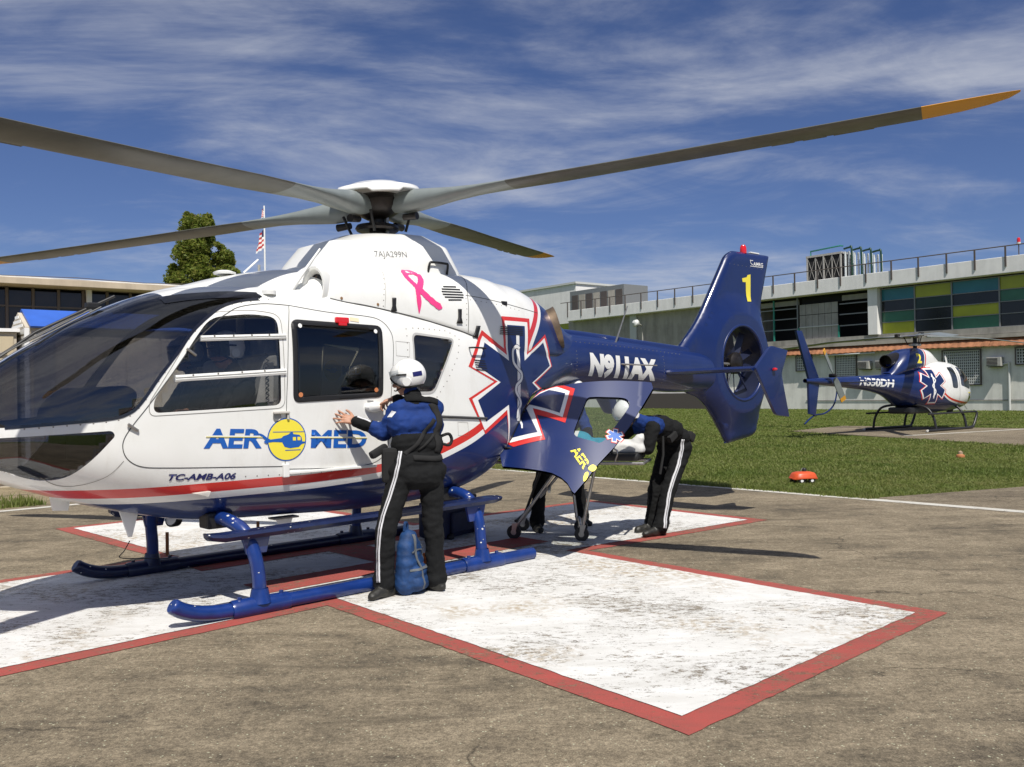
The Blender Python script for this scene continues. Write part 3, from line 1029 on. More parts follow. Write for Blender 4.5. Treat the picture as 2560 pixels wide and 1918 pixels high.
for r_ in (FR+0.03, FR+0.09, FR+0.18):
    cut_lines(fb, [(FC.x+r_*math.cos(2*math.pi*k/40), FC.y+r_*math.sin(2*math.pi*k/40)) for k in range(40)], margin=0.02)
for v in fb.verts: v.co = Vector((v.co.x, v.co.z, 0))
fv, ff = [], []
fb.verts.index_update()
def fin_half(p):
    d = poly_dist(p, FIN_OUT)
    r = (p-FC).length
    base = 0.075+(0.175-0.075)*max(0.0, min(1.0, (0.98-r)/0.30))**1.2
    k = min(1.0, d/(0.20 if r < 0.9 else 0.13))
    return max(0.006, base*math.sqrt(max(0, 1-(1-k)**2)))
FP = [v.co.to_2d() for v in fb.verts]
TT = [fin_half(p) for p in FP]
nF = len(FP)
fv = [Vector((p.x, t, p.y)) for p, t in zip(FP, TT)]+[Vector((p.x, -t, p.y)) for p, t in zip(FP, TT)]
for f in fb.faces:
    ids = [v.index for v in f.verts]
    ff.append(ids); ff.append([i+nF for i in reversed(ids)])
for e in fb.edges:
    if len(e.link_faces) == 1:
        a, b = e.verts[0].index, e.verts[1].index
        ff.append([a, b, b+nF, a+nF])
fb.free()
fbm = bmesh.new(); _v = [fbm.verts.new(v) for v in fv]
for f in ff: fbm.faces.new([_v[i] for i in f])
bmesh.ops.recalc_face_normals(fbm, faces=fbm.faces)
fin_bvh = BVHTree.FromBMesh(fbm)
fin = bm_obj('tail_fin', fbm, M['blue'], heli, smooth=True)
_fn = []
for v in fin.data.vertices:
    p = Vector((v.co.x, v.co.z)); h_ = 0.012
    r_ = (p-FC).length
    if abs(r_-FR) < 0.004:
        d_ = (FC-p).normalized(); _fn.append((d_.x*.8, .6*(1 if v.co.y > 0 else -1), d_.y*.8)); continue
    gx = (fin_half(p+Vector((h_, 0)))-fin_half(p-Vector((h_, 0))))/(2*h_); gz = (fin_half(p+Vector((0, h_)))-fin_half(p-Vector((0, h_))))/(2*h_)
    q = Vector((-gx, 1 if v.co.y > 0 else -1, -gz)).normalized(); _fn.append(tuple(q))
fin.data.normals_split_custom_set_from_vertices(_fn)
# fan in the duct
for sd in (1, -1):
    tube('duct_lip', [(FC.x+(FR+0.012)*math.cos(2*math.pi*k/48), 0.160*sd, FC.y+(FR+0.012)*math.sin(2*math.pi*k/48)) for k in range(48)], 0.026, M['blue'], fin, 10, close=True)
lathe('duct_wall', [(FR-0.001, -0.17), (FR-0.001, 0.17)], M['fan'], fin, 48, Matrix.Translation((FC.x, 0, FC.y)) @ Matrix.Rotation(R(-90), 4, 'X'), cap=False)
fan = lathe('fan_hub', [(0.0, -0.10), (0.14, -0.10), (0.15, -0.04), (0.15, 0.06), (0.10, 0.10), (0.0, 0.115)], M['dark_metal'], fin, 20,
            Matrix.Translation((FC.x, 0, FC.y)) @ Matrix.Rotation(R(-90), 4, 'X'), cap=False)
for k in range(10):
    a = 2*math.pi*(k+0.3+0.12*math.sin(k*2.1))/10
    bmf = bmesh.new()
    d = Vector((math.cos(a), 0, math.sin(a))); t = Vector((-math.sin(a), 0, math.cos(a))); yv = Vector((0, 1, 0))
    ch = (t*0.85+yv*0.53).normalized()
    nn = d.cross(ch).normalized()
    c0 = Vector((FC.x, 0.0, FC.y))
    vs = []
    for r_, w_ in ((0.14, 0.045), (0.25, 0.048), (0.48, 0.043)):
        for sx in (-1, 1):
            for sy in (-1, 1):
                vs.append(bmf.verts.new(c0+d*r_+ch*w_*sx+nn*0.006*sy))
    for i in (0, 4):
        a0, a1, a2, a3 = vs[i:i+4]; b0, b1, b2, b3 = vs[i+4:i+8]
        for q in ((a0, a1, b1, b0), (a2, b2, b3, a3), (a0, b0, b2, a2), (a1, a3, b3, b1)): bmf.faces.new(q)
    bmf.faces.new(vs[8:10]+[vs[11], vs[10]])
    bmesh.ops.recalc_face_normals(bmf, faces=bmf.faces)
    bm_obj('fan_blade', bmf, M['fan'] if 'fan' in M else M['blue'], fin)
for k in range(6):
    a = 2*math.pi*(k+0.15)/6
    tube('stator_strut', [(FC.x+0.1*math.cos(a), -0.12, FC.y+0.1*math.sin(a)), (FC.x+0.52*math.cos(a+0.25), -0.12, FC.y+0.52*math.sin(a+0.25))], 0.014, M['blue'], fin, 6)
tube('tail_drive_cover', [(FC.x+0.52, 0.03, FC.y+0.0), (FC.x+0.08, 0.03, FC.y-0.02)], 0.022, M['steel'], fin, 8)
lathe('beacon', [(0.0, 3.43), (0.045, 3.43), (0.048, 3.46), (0.044, 3.52), (0.028, 3.55), (0.0, 3.557)], M['red_lamp'], heli, 16, Matrix.Translation((-6.17, 0, 0.0)))
box('fin_top_light', (-6.45, 0, 3.462), (0.22, 0.04, 0.02), M['decal_white'], heli, bev=.006)
tube('tail_bumper', [(-5.62, 0, 0.80), (-5.70, 0, 0.80)], 0.012, M['blue'], heli, 6)

# boom top cover (drive shaft fairing)
def shaft_pt(x, s_):
    zt = BODY(x)[0]
    return Vector((x, s_, zt))
rings = []
for x in [-2.35-0.12*i for i in range(20)]+[-4.72]:
    zt = BODY(x)[0]
    hw = 0.10; hh = 0.055
    rings.append([Vector((x, hw*math.cos(t), zt-0.035+(hh+0.03)*max(0, math.sin(t))**0.6)) for t in [math.pi*k/10 for k in range(11)]])
sv = [v for r in rings for v in r]
sf = [(i*11+k, i*11+k+1, (i+1)*11+k+1, (i+1)*11+k) for i in range(len(rings)-1) for k in range(10)]
mesh_obj('drive_shaft_cover', sv, sf, M['blue'], heli, smooth=True)

# stabiliser and end plates
def wing(name, root, tip, mat, parent, thick=0.10):
    """root/tip = (xLE, xTE, y, z)"""
    prof = [(0, 0), (0.03, .32), (0.12, .45), (0.3, .5), (0.6, .36), (1.0, .03)]
    loop = prof+[(a, -b) for a, b in reversed(prof[1:])]
    vs, fs = [], []
    for (xl, xt, y_, z_) in (root, tip):
        ch = xt-xl
        vs += [Vector((xl+ch*a, y_, z_+abs(ch)*thick*b)) for a, b in loop]
    n = len(loop)
    fs = [(k, (k+1) % n, n+(k+1) % n, n+k) for k in range(n)]+[list(range(n)), list(range(n, 2*n))]
    b_ = bmesh.new(); vv = [b_.verts.new(v) for v in vs]
    for f in fs: b_.faces.new([vv[i] for i in f])
    bmesh.ops.recalc_face_normals(b_, faces=b_.faces)
    return bm_obj(name, b_, mat, parent, autosmooth=40)
for s in (1, -1):
    st = wing('stabiliser', (-4.02, -4.62, 0.15*s, 1.745), (-4.20, -4.66, 1.31*s, 1.765), M['blue'], heli, 0.13)
    ep = prism('end_plate', rounded([(-4.245, 1.77, .03), (-4.59, 2.035, .05), (-4.97, 1.985, .02), (-4.815, 1.70, .04), (-4.98, 1.185, .02), (-4.68, 1.215, .06)], n=3), 1.305*s, 1.345*s, M['blue'], st, bev=0.008)
    lathe('position_light', [(0, -0.035), (0.016, -0.03), (0.02, 0.0), (0.016, 0.03), (0, 0.035)], M['red_lamp'] if s > 0 else M['steel'], st, 10,
          Matrix.Translation((-4.62, 1.37*s, 1.755)) @ Matrix.Rotation(R(90), 4, 'Y'), cap=False)

# ------------------------------------------------------------------ rotor
RT = Matrix.Translation((0, 0, 3.26)) @ Matrix.Rotation(R(4.1), 4, 'Y') @ Matrix.Rotation(R(0.7), 4, 'X')
lathe('rotor_mast', [(0.095, 2.96), (0.085, 3.02), (0.075, 3.03), (0.075, 3.30)], M['dark_metal'], heli, 20, Matrix.Identity(4))
tube('mast_sleeve', [(-0.05, 0.085, 3.0), (-0.05, 0.085, 3.20)], 0.018, M['steel'], heli, 8)
cap_prof = [(0.425, 0.085), (0.43, 0.10), (0.40, 0.14), (0.33, 0.185), (0.23, 0.222), (0.12, 0.243), (0.0, 0.25)]
cb_ = bmesh.new()
# cap with four notches over the blades
SEG = 64
BLADES = [(24.0, -0.8, 1), (110.5, 0.0, -0.75), (207, -0.7, -0.8), (298, 0.1, 0.8)]
rings = []
for r_, z_ in cap_prof:
    rings.append([])
    for k in range(SEG):
        a = 2*math.pi*k/SEG
        zz_ = z_
        dd = min(abs((math.degrees(a)-b[0]+180) % 360-180) for b in BLADES)
        if r_ > 0.38: zz_ = z_+(0.0 if dd > 24 else 0.028)
        rings[-1].append(cb_.verts.new(RT @ Vector((r_*math.cos(a), r_*math.sin(a), zz_))))
for A, B in zip(rings, rings[1:]):
    for k in range(SEG): cb_.faces.new((A[k], A[(k+1) % SEG], B[(k+1) % SEG], B[k]))
bmesh.ops.remove_doubles(cb_, verts=cb_.verts, dist=1e-5)
bmesh.ops.recalc_face_normals(cb_, faces=cb_.faces)
capo = bm_obj('hub_cap', cb_, M['white'], heli, smooth=True)
mdc = capo.modifiers.new('s', 'SOLIDIFY'); mdc.thickness = 0.012; mdc.offset = -1
lathe('rotor_hub', [(0.0, -0.10), (0.10, -0.10), (0.19, -0.05), (0.24, 0.0), (0.26, 0.06), (0.20, 0.12), (0.0, 0.14)], M['dark_metal'], heli, 24, RT)
lathe('swash_plate', [(0.0, 3.05), (0.19, 3.05), (0.205, 3.07), (0.19, 3.10), (0.0, 3.10)], M['dark_metal'], heli, 24, Matrix.Identity(4))
def blade(az, flap, lag):
    Mb = RT @ Matrix.Rotation(R(az), 4, 'Z') @ Matrix.Rotation(R(-flap), 4, 'Y')
    b_ = bmesh.new()
    N = 20
    st = [(0.20, 0.15, 0.17, 0), (0.30, 0.17, 0.20, 0), (0.45, 0.20, 0.205, 2), (0.62, 0.215, 0.175, 5), (0.85, 0.225, 0.125, 8), (1.10, 0.235, 0.085, 9.5), (1.4, 0.26, 0.055, 10), (1.8, 0.29, 0.046, 9.5),
          (2.6, 0.29, 0.044, 8), (3.4, 0.29, 0.042, 7.5), (4.2, 0.29, 0.040, 7), (4.60, 0.29, 0.038, 7), (4.84, 0.265, 0.032, 7), (5.01, 0.215, 0.025, 7), (5.13, 0.14, 0.016, 7), (5.19, 0.04, 0.008, 7)]
    rings = []
    for r_, ch, th, pit in st:
        ring = []
        rou = max(0.0, min(1.0, (1.2-r_)/0.7))
        for k in range(N):
            a = 2*math.pi*k/N
            # airfoil (leading edge at +y) blended to an oval at the root
            ex = math.cos(a); ez = math.sin(a)
            ya = (ch/2)*ex + (0.0 if r_ < 4.7 else (0.29-ch)*0.42)
            ya *= (1 if lag > 0 else -1)
            taper = 0.5+0.5*ex
            za = (th/2)*ez*((0.35+0.65*taper**0.6)*(1-rou)+rou)
            yo = ya; zo = za
            c_, s_ = math.cos(R(pit*lag)), math.sin(R(pit*lag))
            droop = -0.010*r_ + 0.0016*r_*r_
            ring.append(b_.verts.new(Mb @ Vector((r_, yo*c_-zo*s_, yo*s_+zo*c_+droop+0.02))))
        rings.append(ring)
    for i, (A, B) in enumerate(zip(rings, rings[1:])):
        for k in range(N):
            f = b_.faces.new((A[k], A[(k+1) % N], B[(k+1) % N], B[k]))
            r_ = st[i][0]
            f.material_index = 1 if r_ < 1.35 else (2 if r_ >= 4.58 else 0)
    b_.faces.new(rings[0]); b_.faces.new(rings[-1])
    bmesh.ops.recalc_face_normals(b_, faces=b_.faces)
    o = bm_obj('rotor_blade', b_, [M['blade'], M['blade_root'], M['blade_tip']], heli, autosmooth=50)
    # trim tabs on the trailing edge, root bolt and pitch link
    sg_ = 1 if lag > 0 else -1
    for r0, r1 in ((3.55, 3.72), (3.78, 3.95), (4.0, 4.28)):
        p = [Mb @ Vector((rr_, yy_, -0.010*rr_+0.0016*rr_*rr_+0.02+yy_*math.sin(R(6.5*lag)))) for rr_, yy_ in ((r0, -0.14*sg_), (r1, -0.14*sg_), (r1, -0.168*sg_), (r0, -0.168*sg_))]
        tb = bmesh.new(); vv = [tb.verts.new(q) for q in p]+[tb.verts.new(q+Vector((0, 0, .003))) for q in p]
        for q in ((0, 1, 2, 3), (7, 6, 5, 4), (0, 4, 5, 1), (1, 5, 6, 2), (2, 6, 7, 3), (3, 7, 4, 0)): tb.faces.new([vv[i] for i in q])
        bm_obj('trim_tab', tb, M['blade'], o)
    tube('pitch_link', [Mb @ Vector((0.30, 0.11, -0.05)), RT @ Matrix.Rotation(R(az+22), 4, 'Z') @ Vector((0.25, 0, -0.235))], 0.013, M['black'], o, 8)
    tube('damper', [Mb @ Vector((0.30, -0.02, -0.12)), Mb @ Vector((0.44, -0.02, -0.125))], [0.030, 0.036], M['dark_metal'], o, 12)
for b in BLADES: blade(*b)

# ------------------------------------------------------------------ landing skids
def skid_side(s):
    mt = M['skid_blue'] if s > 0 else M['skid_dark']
    y = 1.0*s
    pts = catmull([(-0.97, y, 0.056), (-0.5, y, 0.056), (0.5, y, 0.056), (1.5, y, 0.056), (1.95, y, 0.058), (2.15, y, 0.075), (2.28, y, 0.115), (2.36, y, 0.165)], 5, closed=False)
    sk = tube('skid', pts, [0.054]*(len(pts)-1)+[0.045], mt, heli, 14)
    for x0, top in ((1.73, 0.60), (-0.36, 0.58)):
        lathe('skid_clamp', [(0.062, -0.22), (0.068, -0.20), (0.070, 0.20), (0.062, 0.22)], mt, sk, 16, Matrix.Translation((x0, y, 0.056)) @ Matrix.Rotation(R(90), 4, 'Y'), cap=False)
        lathe('skid_saddle', [(0.085, 0.08), (0.07, 0.12), (0.058, 0.18)], mt, sk, 14, Matrix.Translation((x0, y, 0.0)), cap=False)
        tube('bolt', [(x0-0.16, y+0.01*s, 0.118), (x0-0.16, y+0.01*s, 0.14)], 0.016, mt, sk, 6)
        tube('bolt', [(x0+0.16, y+0.01*s, 0.118), (x0+0.16, y+0.01*s, 0.14)], 0.016, mt, sk, 6)
    return sk
near_skid = skid_side(1); far_skid = skid_side(-1)
near_skid['label'] = 'glossy blue near landing skid'
for x0, lean in ((1.73, 0.10), (-0.36, 0.0)):
    pts = [(x0, 1.0, 0.07), (x0+0.0, 0.985, 0.25), (x0+lean*.2, 0.96, 0.42), (x0+lean*.5, 0.88, 0.565), (x0+lean*.9, 0.74, 0.635), (x0+lean, 0.5, 0.65), (x0+lean, 0.0, 0.65)]
    full = [Vector(p) for p in pts]+[Vector((p[0], -p[1], p[2])) for p in reversed(pts[:-1])]
    full = catmull(full, 6, closed=False)
    tube('cross_tube', full, [0.05]*len(full), M['skid_blue'], heli, 14)
    for s in (1, -1):
        box('cross_tube_bracket', (x0+lean, 0.52*s, 0.63), (0.20, 0.16, 0.12), M['black'], heli, bev=.02)
# steps along both sides
for s in (1, -1):
    mt = M['skid_dark']
    b_ = bmesh.new()
    prof = [(0.0, 0.03), (0.02, 0.045), (0.13, 0.04), (0.155, 0.02), (0.13, -0.012), (0.02, -0.02)]
    st = [(2.10, 0.5, 0.035), (2.07, 0.8, 0.015), (1.98, 1.0, 0.0), (1.0, 1.0, 0.01), (0.0, 1.0, 0.02), (-0.52, 1.0, 0.03), (-0.61, 0.7, 0.04)]
    rings = [[b_.verts.new((x_, (0.87+0.155*0.5+(a-0.0775)*k_)*s, 0.545+dz+b*k_)) for a, b in prof] for x_, k_, dz in st]
    n = len(prof)
    for A, B in zip(rings, rings[1:]):
        for k in range(n): b_.faces.new((A[k], A[(k+1) % n], B[(k+1) % n], B[k]))
    b_.faces.new(rings[0]); b_.faces.new(rings[-1])
    bmesh.ops.recalc_face_normals(b_, faces=b_.faces)
    sp = bm_obj('step', b_, mt, heli, autosmooth=35)
    for x0 in (1.73, -0.33):
        prism('step_bracket', [(x0-0.11, 0.56), (x0+0.11, 0.56), (x0+0.075, 0.42), (x0-0.075, 0.42)], 0.935*s, 0.965*s, M['skid_blue'], sp, bev=.004)

# ------------------------------------------------------------------ markings on the pod
mast_bvh = BVHTree.FromPolygons([tuple(v) for v in mv], [list(f) for f in mf])
STAR_RED = [(-.932, 2.257), (-1.405, 2.262), (-1.336, 1.929), (-1.680, 2.119), (-1.806, 1.795), (-1.447, 1.627), (-1.572, 1.568), (-1.49, 1.553), (-1.37, 1.512), (-1.21, 1.372), (-1.06, 1.15), (-1.0, 1.03),
            (-.944, 1.326), (-.647, 1.156), (-.438, 1.488), (-.775, 1.639), (-.443, 1.776), (-.651, 2.114), (-.946, 1.948)]
STAR_WHITE = [(-.969, 2.217), (-1.348, 2.221), (-1.308, 1.897), (-1.656, 2.079), (-1.786, 1.795), (-1.411, 1.627), (-1.535, 1.566), (-1.46, 1.548), (-1.37, 1.515), (-1.21, 1.375), (-1.06, 1.153), (-.992, 1.04),
              (-.949, 1.373), (-.638, 1.191), (-.48, 1.481), (-.822, 1.639), (-.49, 1.771), (-.657, 2.062), (-.972, 1.889)]
STAR_BLUE = [(-.999, 2.177), (-1.289, 2.18), (-1.253, 1.841), (-1.621, 2.033), (-1.751, 1.80), (-1.375, 1.627), (-1.49, 1.562), (-1.44, 1.546), (-1.37, 1.518), (-1.21, 1.378), (-1.06, 1.156), (-1.005, 1.065),
             (-.974, 1.42), (-.656, 1.271), (-.552, 1.469), (-.862, 1.633), (-.563, 1.777), (-.678, 1.999), (-.993, 1.835)]
star = decal('star_of_life', [STAR_RED], M['red'], heli, 0.0025)
decal('star_outline', [STAR_WHITE], M['decal_white'], star, 0.004)
decal('star_field', [STAR_BLUE], M['blue'], star, 0.0055)
staff = ribbon(catmull([(-1.152, 2.085), (-1.145, 1.8), (-1.135, 1.5), (-1.127, 1.262)], 6, closed=False), 0.05)
decal('staff', staff, M['decal_white'], star, 0.007)
snk = catmull([(-1.175, 1.955), (-1.13, 1.978), (-1.085, 1.955), (-1.058, 1.90), (-1.062, 1.82), (-1.12, 1.765), (-1.185, 1.715), (-1.175, 1.655), (-1.10, 1.605), (-1.085, 1.545), (-1.14, 1.475), (-1.16, 1.42), (-1.115, 1.36), (-1.105, 1.29)], 6, closed=False)
line_decal('snake_outline', snk, 0.042, M['blue'], star, off=0.0078)
line_decal('snake', snk, 0.030, M['decal_white'], star, off=0.009)

logo = decal('logo_disc', [[(1.383+0.163*math.cos(2*math.pi*k/40), 1.209+0.163*math.sin(2*math.pi*k/40)) for k in range(40)]], M['decal_blue'], heli, 0.0025)
decal('logo_disc_field', [[(1.383+0.154*math.cos(2*math.pi*k/40), 1.209+0.154*math.sin(2*math.pi*k/40)) for k in range(40)]], M['decal_yellow'], logo, 0.004)
sil = [(1.625, 1.268), (1.595, 1.262), (1.575, 1.252), (1.545, 1.228), (1.52, 1.215), (1.43, 1.222), (1.415, 1.236), (1.375, 1.246), (1.352, 1.262), (1.335, 1.262), (1.33, 1.247), (1.28, 1.24), (1.262, 1.222), (1.255, 1.188),
       (1.228, 1.186), (1.226, 1.176), (1.262, 1.168), (1.285, 1.148), (1.36, 1.142), (1.405, 1.155), (1.425, 1.19), (1.50, 1.196), (1.535, 1.193), (1.555, 1.185), (1.575, 1.20), (1.558, 1.214), (1.60, 1.245)]
decal('logo_helicopter', [sil], M['decal_blue'], logo, 0.0055)
decal('logo_rotor', ribbon([(1.50, 1.270), (1.24, 1.262)], 0.005), M['decal_blue'], logo, 0.0055)
decal('logo_skids', ribbon([(1.40, 1.128), (1.27, 1.126)], 0.006), M['decal_blue'], logo, 0.0055)
for wx in (1.336, 1.297): decal('logo_window', [[(wx, 1.225), (wx-0.026, 1.224), (wx-0.026, 1.198), (wx, 1.199)]], M['decal_yellow'], logo, 0.007)
skin_text('lettering', 'AER', (2.028, 1.176), (1.590, 1.154), 0.142, M['decal_blue'], heli, bold=0.035, shear=0.12)
skin_text('lettering', 'MED', (1.182, 1.134), (0.672, 1.107), 0.140, M['decal_blue'], heli, bold=0.035, shear=0.05)
for p, q in (((2.01, 1.262), (1.585, 1.240)), ((1.185, 1.217), (0.668, 1.190))):
    decal('lettering_slit', ribbon([p, q], 0.013), M['white'], heli, 0.0045)
    decal('lettering_underline', ribbon([(p[0], p[1]-0.004), (q[0], q[1]-0.004)], 0.004), M['decal_yellow'], heli, 0.006)
skin_text('registration_small', 'TC-AMB-A06', (2.262, 0.965), (1.785, 0.941), 0.047, M['navy'], heli, bold=0.03, shear=0.28)
skin_text('registration', 'N911AX', (-2.59, 1.694), (-3.845, 1.632), 0.268, M['decal_white'], heli, bold=0.065, shear=-0.05, bvh=body_bvh)
skin_text('serial_number', '7AJA299N', (0.322, 2.714), (-0.026, 2.742), 0.072, M['grey_text'], heli, bold=-0.002, bvh=mast_bvh, grid=0.05)
# awareness ribbon, brushed
rb1 = catmull([(-0.052, 2.588), (-0.01, 2.612), (0.045, 2.612), (0.092, 2.588), (0.100, 2.550), (0.075, 2.505), (0.045, 2.462), (0.050, 2.40), (0.052, 2.33), (0.060, 2.232)], 5, closed=False)
rb2 = catmull([(-0.056, 2.600), (-0.045, 2.555), (-0.01, 2.50), (0.02, 2.455), (-0.02, 2.405), (-0.08, 2.355), (-0.14, 2.315), (-0.195, 2.292)], 5, closed=False)
def brush(path, w0, w1, seed):
    random.seed(seed)
    A, B = [], []
    n = len(path)
    for i, p in enumerate(path):
        t_ = (path[min(i+1, n-1)]-path[max(i-1, 0)]).normalized(); q = Vector((-t_.y, t_.x))
        f = i/(n-1)
        w = (w0+(w1-w0)*f)*(1+0.12*random.uniform(-1, 1))*(1.0 if f < .9 else (1-f)/.1+0.12)
        A.append(p+q*w/2); B.append(p-q*w/2)
    return A+B[::-1]
def strip_decal(name, A, B, mat, parent, off, bvh=None):
    b_ = bmesh.new()
    va = [b_.verts.new((p[0], p[1], 0)) for p in A]; vb = [b_.verts.new((p[0], p[1], 0)) for p in B]
    for i in range(len(va)-1): b_.faces.new((va[i], va[i+1], vb[i+1], vb[i]))
    return lay(name, b_, mat, parent, off, bvh)
for i, (pth, w0, w1) in enumerate(((rb1, 0.056, 0.044), (rb2, 0.052, 0.062))):
    br = brush(pth, w0, w1, 5+i); h2 = len(br)//2
    strip_decal('awareness_ribbon', br[:h2], br[h2:][::-1], M['pink'], heli, 0.004+0.0015*i, cowl_bvh)

# louvres, latches, panel gaps
for j in range(6):
    zz_ = 2.497-0.0245*j; hw = 0.128*math.sqrt(max(0.1, 1-((j-2.5)/3.2)**2))
    cx_ = -0.345-0.003*j
    decal('louvre', ribbon([(cx_+hw, zz_-0.004), (cx_-hw, zz_+0.006)], 0.013), M['black'], heli, 0.003, bvh=cowl_bvh)
for j in range(5):
    decal('louvre', ribbon([(-0.90+0.004*j, 2.155-0.017*j), (-1.245, 2.160-0.018*j)], 0.0085), M['black'], heli, 0.0085)
    decal('louvre', ribbon([(-0.512-0.006*j, 1.835-0.021*j), (-0.655-0.008*j, 1.826-0.022*j)], 0.0085), M['black'], heli, 0.0085)
for (pa, pb, w0, w1) in (((0.310, 2.352), (0.320, 2.240), 0.036, 0.055), ((-0.396, 2.292), (-0.383, 2.163), 0.036, 0.066), ((-0.607, 2.150), (-0.565, 2.043), 0.045, 0.06)):
    b_ = bmesh.new()
    L = [(pa[0]+w0/2, pa[1]), (pa[0]-w0/2, pa[1]), (pa[0]*.4+pb[0]*.6-w0*.45, pa[1]*.4+pb[1]*.6), (pb[0]-w1/2, pb[1]), (pb[0]+w1/2, pb[1]), (pa[0]*.4+pb[0]*.6+w0*.45, pa[1]*.4+pb[1]*.6)]
    o = decal('cowling_latch', [L], M['black'], heli, 0.014)
    mdd = o.modifiers.new('s', 'SOLIDIFY'); mdd.thickness = 0.012; mdd.offset = -1
line_decal('panel_gap', catmull([(0.90, 2.318), (0.757, 2.293), (0.587, 2.275), (0.348, 2.239), (0.094, 2.196), (-0.175, 2.142), (-0.401, 2.094), (-0.60, 2.037)], 6, closed=False), 0.010, M['line'], heli)
line_decal('panel_gap', catmull([(-0.655, 2.66), (-0.60, 2.56), (-0.536, 2.448), (-0.507, 2.304), (-0.495, 2.2), (-0.485, 2.085)], 6, closed=False), 0.006, M['line'], heli)
line_decal('panel_gap', catmull([(0.292, 2.64), (0.35, 2.523), (0.385, 2.387), (0.405, 2.26)], 6, closed=False), 0.003, M['fastener'], heli)
line_decal('panel_gap', catmull([(-0.507, 2.43), (-0.8, 2.41), (-1.2, 2.372), (-1.62, 2.335)], 6, closed=False), 0.005, M['line'], heli)
line_decal('panel_gap', catmull([(1.305, 2.235), (1.511, 2.237), (1.697, 2.203), (1.80, 2.150), (1.891, 2.085), (2.076, 1.912), (2.248, 1.683), (2.405, 1.472), (2.484, 1.370), (2.545, 1.275), (2.557, 1.200), (2.524, 1.126), (2.436, 1.073), (2.256, 1.054),
            (1.82, 1.030), (1.403, 1.007)], 6, closed=False), 0.006, M['line'], heli)
line_decal('panel_gap', catmull([(1.302, 2.235), (1.346, 2.015), (1.371, 1.662), (1.384, 1.428), (1.398, 1.007)], 6, closed=False), 0.005, M['line'], heli)
line_decal('panel_gap', catmull([(1.302, 2.235), (0.972, 2.197), (0.621, 2.181), (0.480, 2.150), (0.400, 2.064), (0.383, 1.958), (0.400, 1.748), (0.43, 1.45), (0.44, 1.25), (0.47, 1.09), (0.55, 1.0), (0.7, 0.965), (1.0, 0.965), (1.39, 0.985)], 6, closed=False), 0.005, M['line'], heli)
line_decal('panel_gap', catmull([(3.0, 1.03), (2.9, 0.97), (2.78, 0.965), (2.64, 1.02), (2.55, 1.12)], 6, closed=False), 0.003, M['fastener'], heli)
line_decal('panel_gap', [(0.355, 1.98), (0.212, 1.973), (0.222, 1.85), (0.359, 1.859)], 0.003, M['fastener'], heli, closed=True)
line_decal('panel_gap', [(-0.42, 1.27), (-0.30, 1.28), (-0.305, 1.16), (-0.43, 1.155)], 0.003, M['fastener'], heli, closed=True)
# raised seal round the front door window
line_decal('window_seal', [tuple(Vector(p)+(Vector(p)-Vector((1.85, 1.78))).normalized()*0.035) for p in FRONT_WIN], 0.004, M['fastener'], heli, closed=True)
# sliding door rail
tube('door_rail', [(-0.05, body_y(-0.05, 1.34)+0.01, 1.338), (-0.35, body_y(-0.35, 1.32)+0.008, 1.32), (-0.66, body_y(-0.66, 1.30, skin_bvh)+0.008, 1.300)], 0.013, M['line'], heli, 6)
# window frames
sf_ = decal('sliding_window_frame', [SLIDE_OUT, SLIDE_WIN], M['black'], heli, 0.006, bvh=body_bvh)
mdd = sf_.modifiers.new('s', 'SOLIDIFY'); mdd.thickness = 0.01; mdd.offset = -1
for x_, z_ in ((1.245, 2.075), (0.555, 2.055)):
    decal('window_stud', [[(x_+0.017*math.cos(a*math.pi/8), z_+0.017*math.sin(a*math.pi/8)) for a in range(16)]], M['decal_white'], heli, 0.011, bvh=body_bvh)
for x_, z_ in ((1.265, 1.545), (0.575, 1.575)):
    decal('window_stud', [[(x_+0.019*math.cos(a*math.pi/8), z_+0.019*math.sin(a*math.pi/8)) for a in range(16)]], flat('stud_orange', (0.55, 0.20, 0.08), 0.4), heli, 0.011, bvh=body_bvh)
rw = decal('rear_window_frame', [[tuple(Vector(p)+(Vector(p)-Vector((0.01, 1.82))).normalized()*0.022) for p in REAR_WIN], REAR_WIN], M['fastener'], heli, 0.003, bvh=body_bvh)
rw.data.materials[0] = flat('seal_grey', (0.42, 0.42, 0.41), 0.6)
# horizontal window bars of the front door
for (p, q, w) in (((2.02, 1.957), (1.372, 1.990), 0.040), ((2.215, 1.672), (1.385, 1.722), 0.046)):
    n_ = 14
    pts = [Vector(p).lerp(Vector(q), i/n_) for i in range(n_+1)]
    b_ = bmesh.new()
    rows = []
    for pt in pts:
        y_ = body_y(pt.x, pt.y)
        rows.append([b_.verts.new((pt.x, y_+dy, pt.y+dz)) for dz, dy in ((w/2, -0.012), (w/2, 0.012), (w/6, 0.018), (0, 0.006), (-w/6, 0.018), (-w/2, 0.012), (-w/2, -0.012))])
    for A, B in zip(rows, rows[1:]):
        for k in range(6): b_.faces.new((A[k], A[k+1], B[k+1], B[k]))
    b_.faces.new(rows[0]); b_.faces.new(rows[-1][::-1])
    bmesh.ops.recalc_face_normals(b_, faces=b_.faces)
    bar = bm_obj('window_rail', b_, M['white'], heli, autosmooth=30)
    for k in range(2, 13, 3):
        pt = pts[k]
        lathe('screw', [(0.0, 0.003), (0.007, 0.002), (0.007, 0)], M['fastener'], bar, 8, Matrix.Translation((pt.x, body_y(pt.x, pt.y)+0.016, pt.y+w*0.33)) @ Matrix.Rotation(R(-90), 4, 'X'), cap=False)
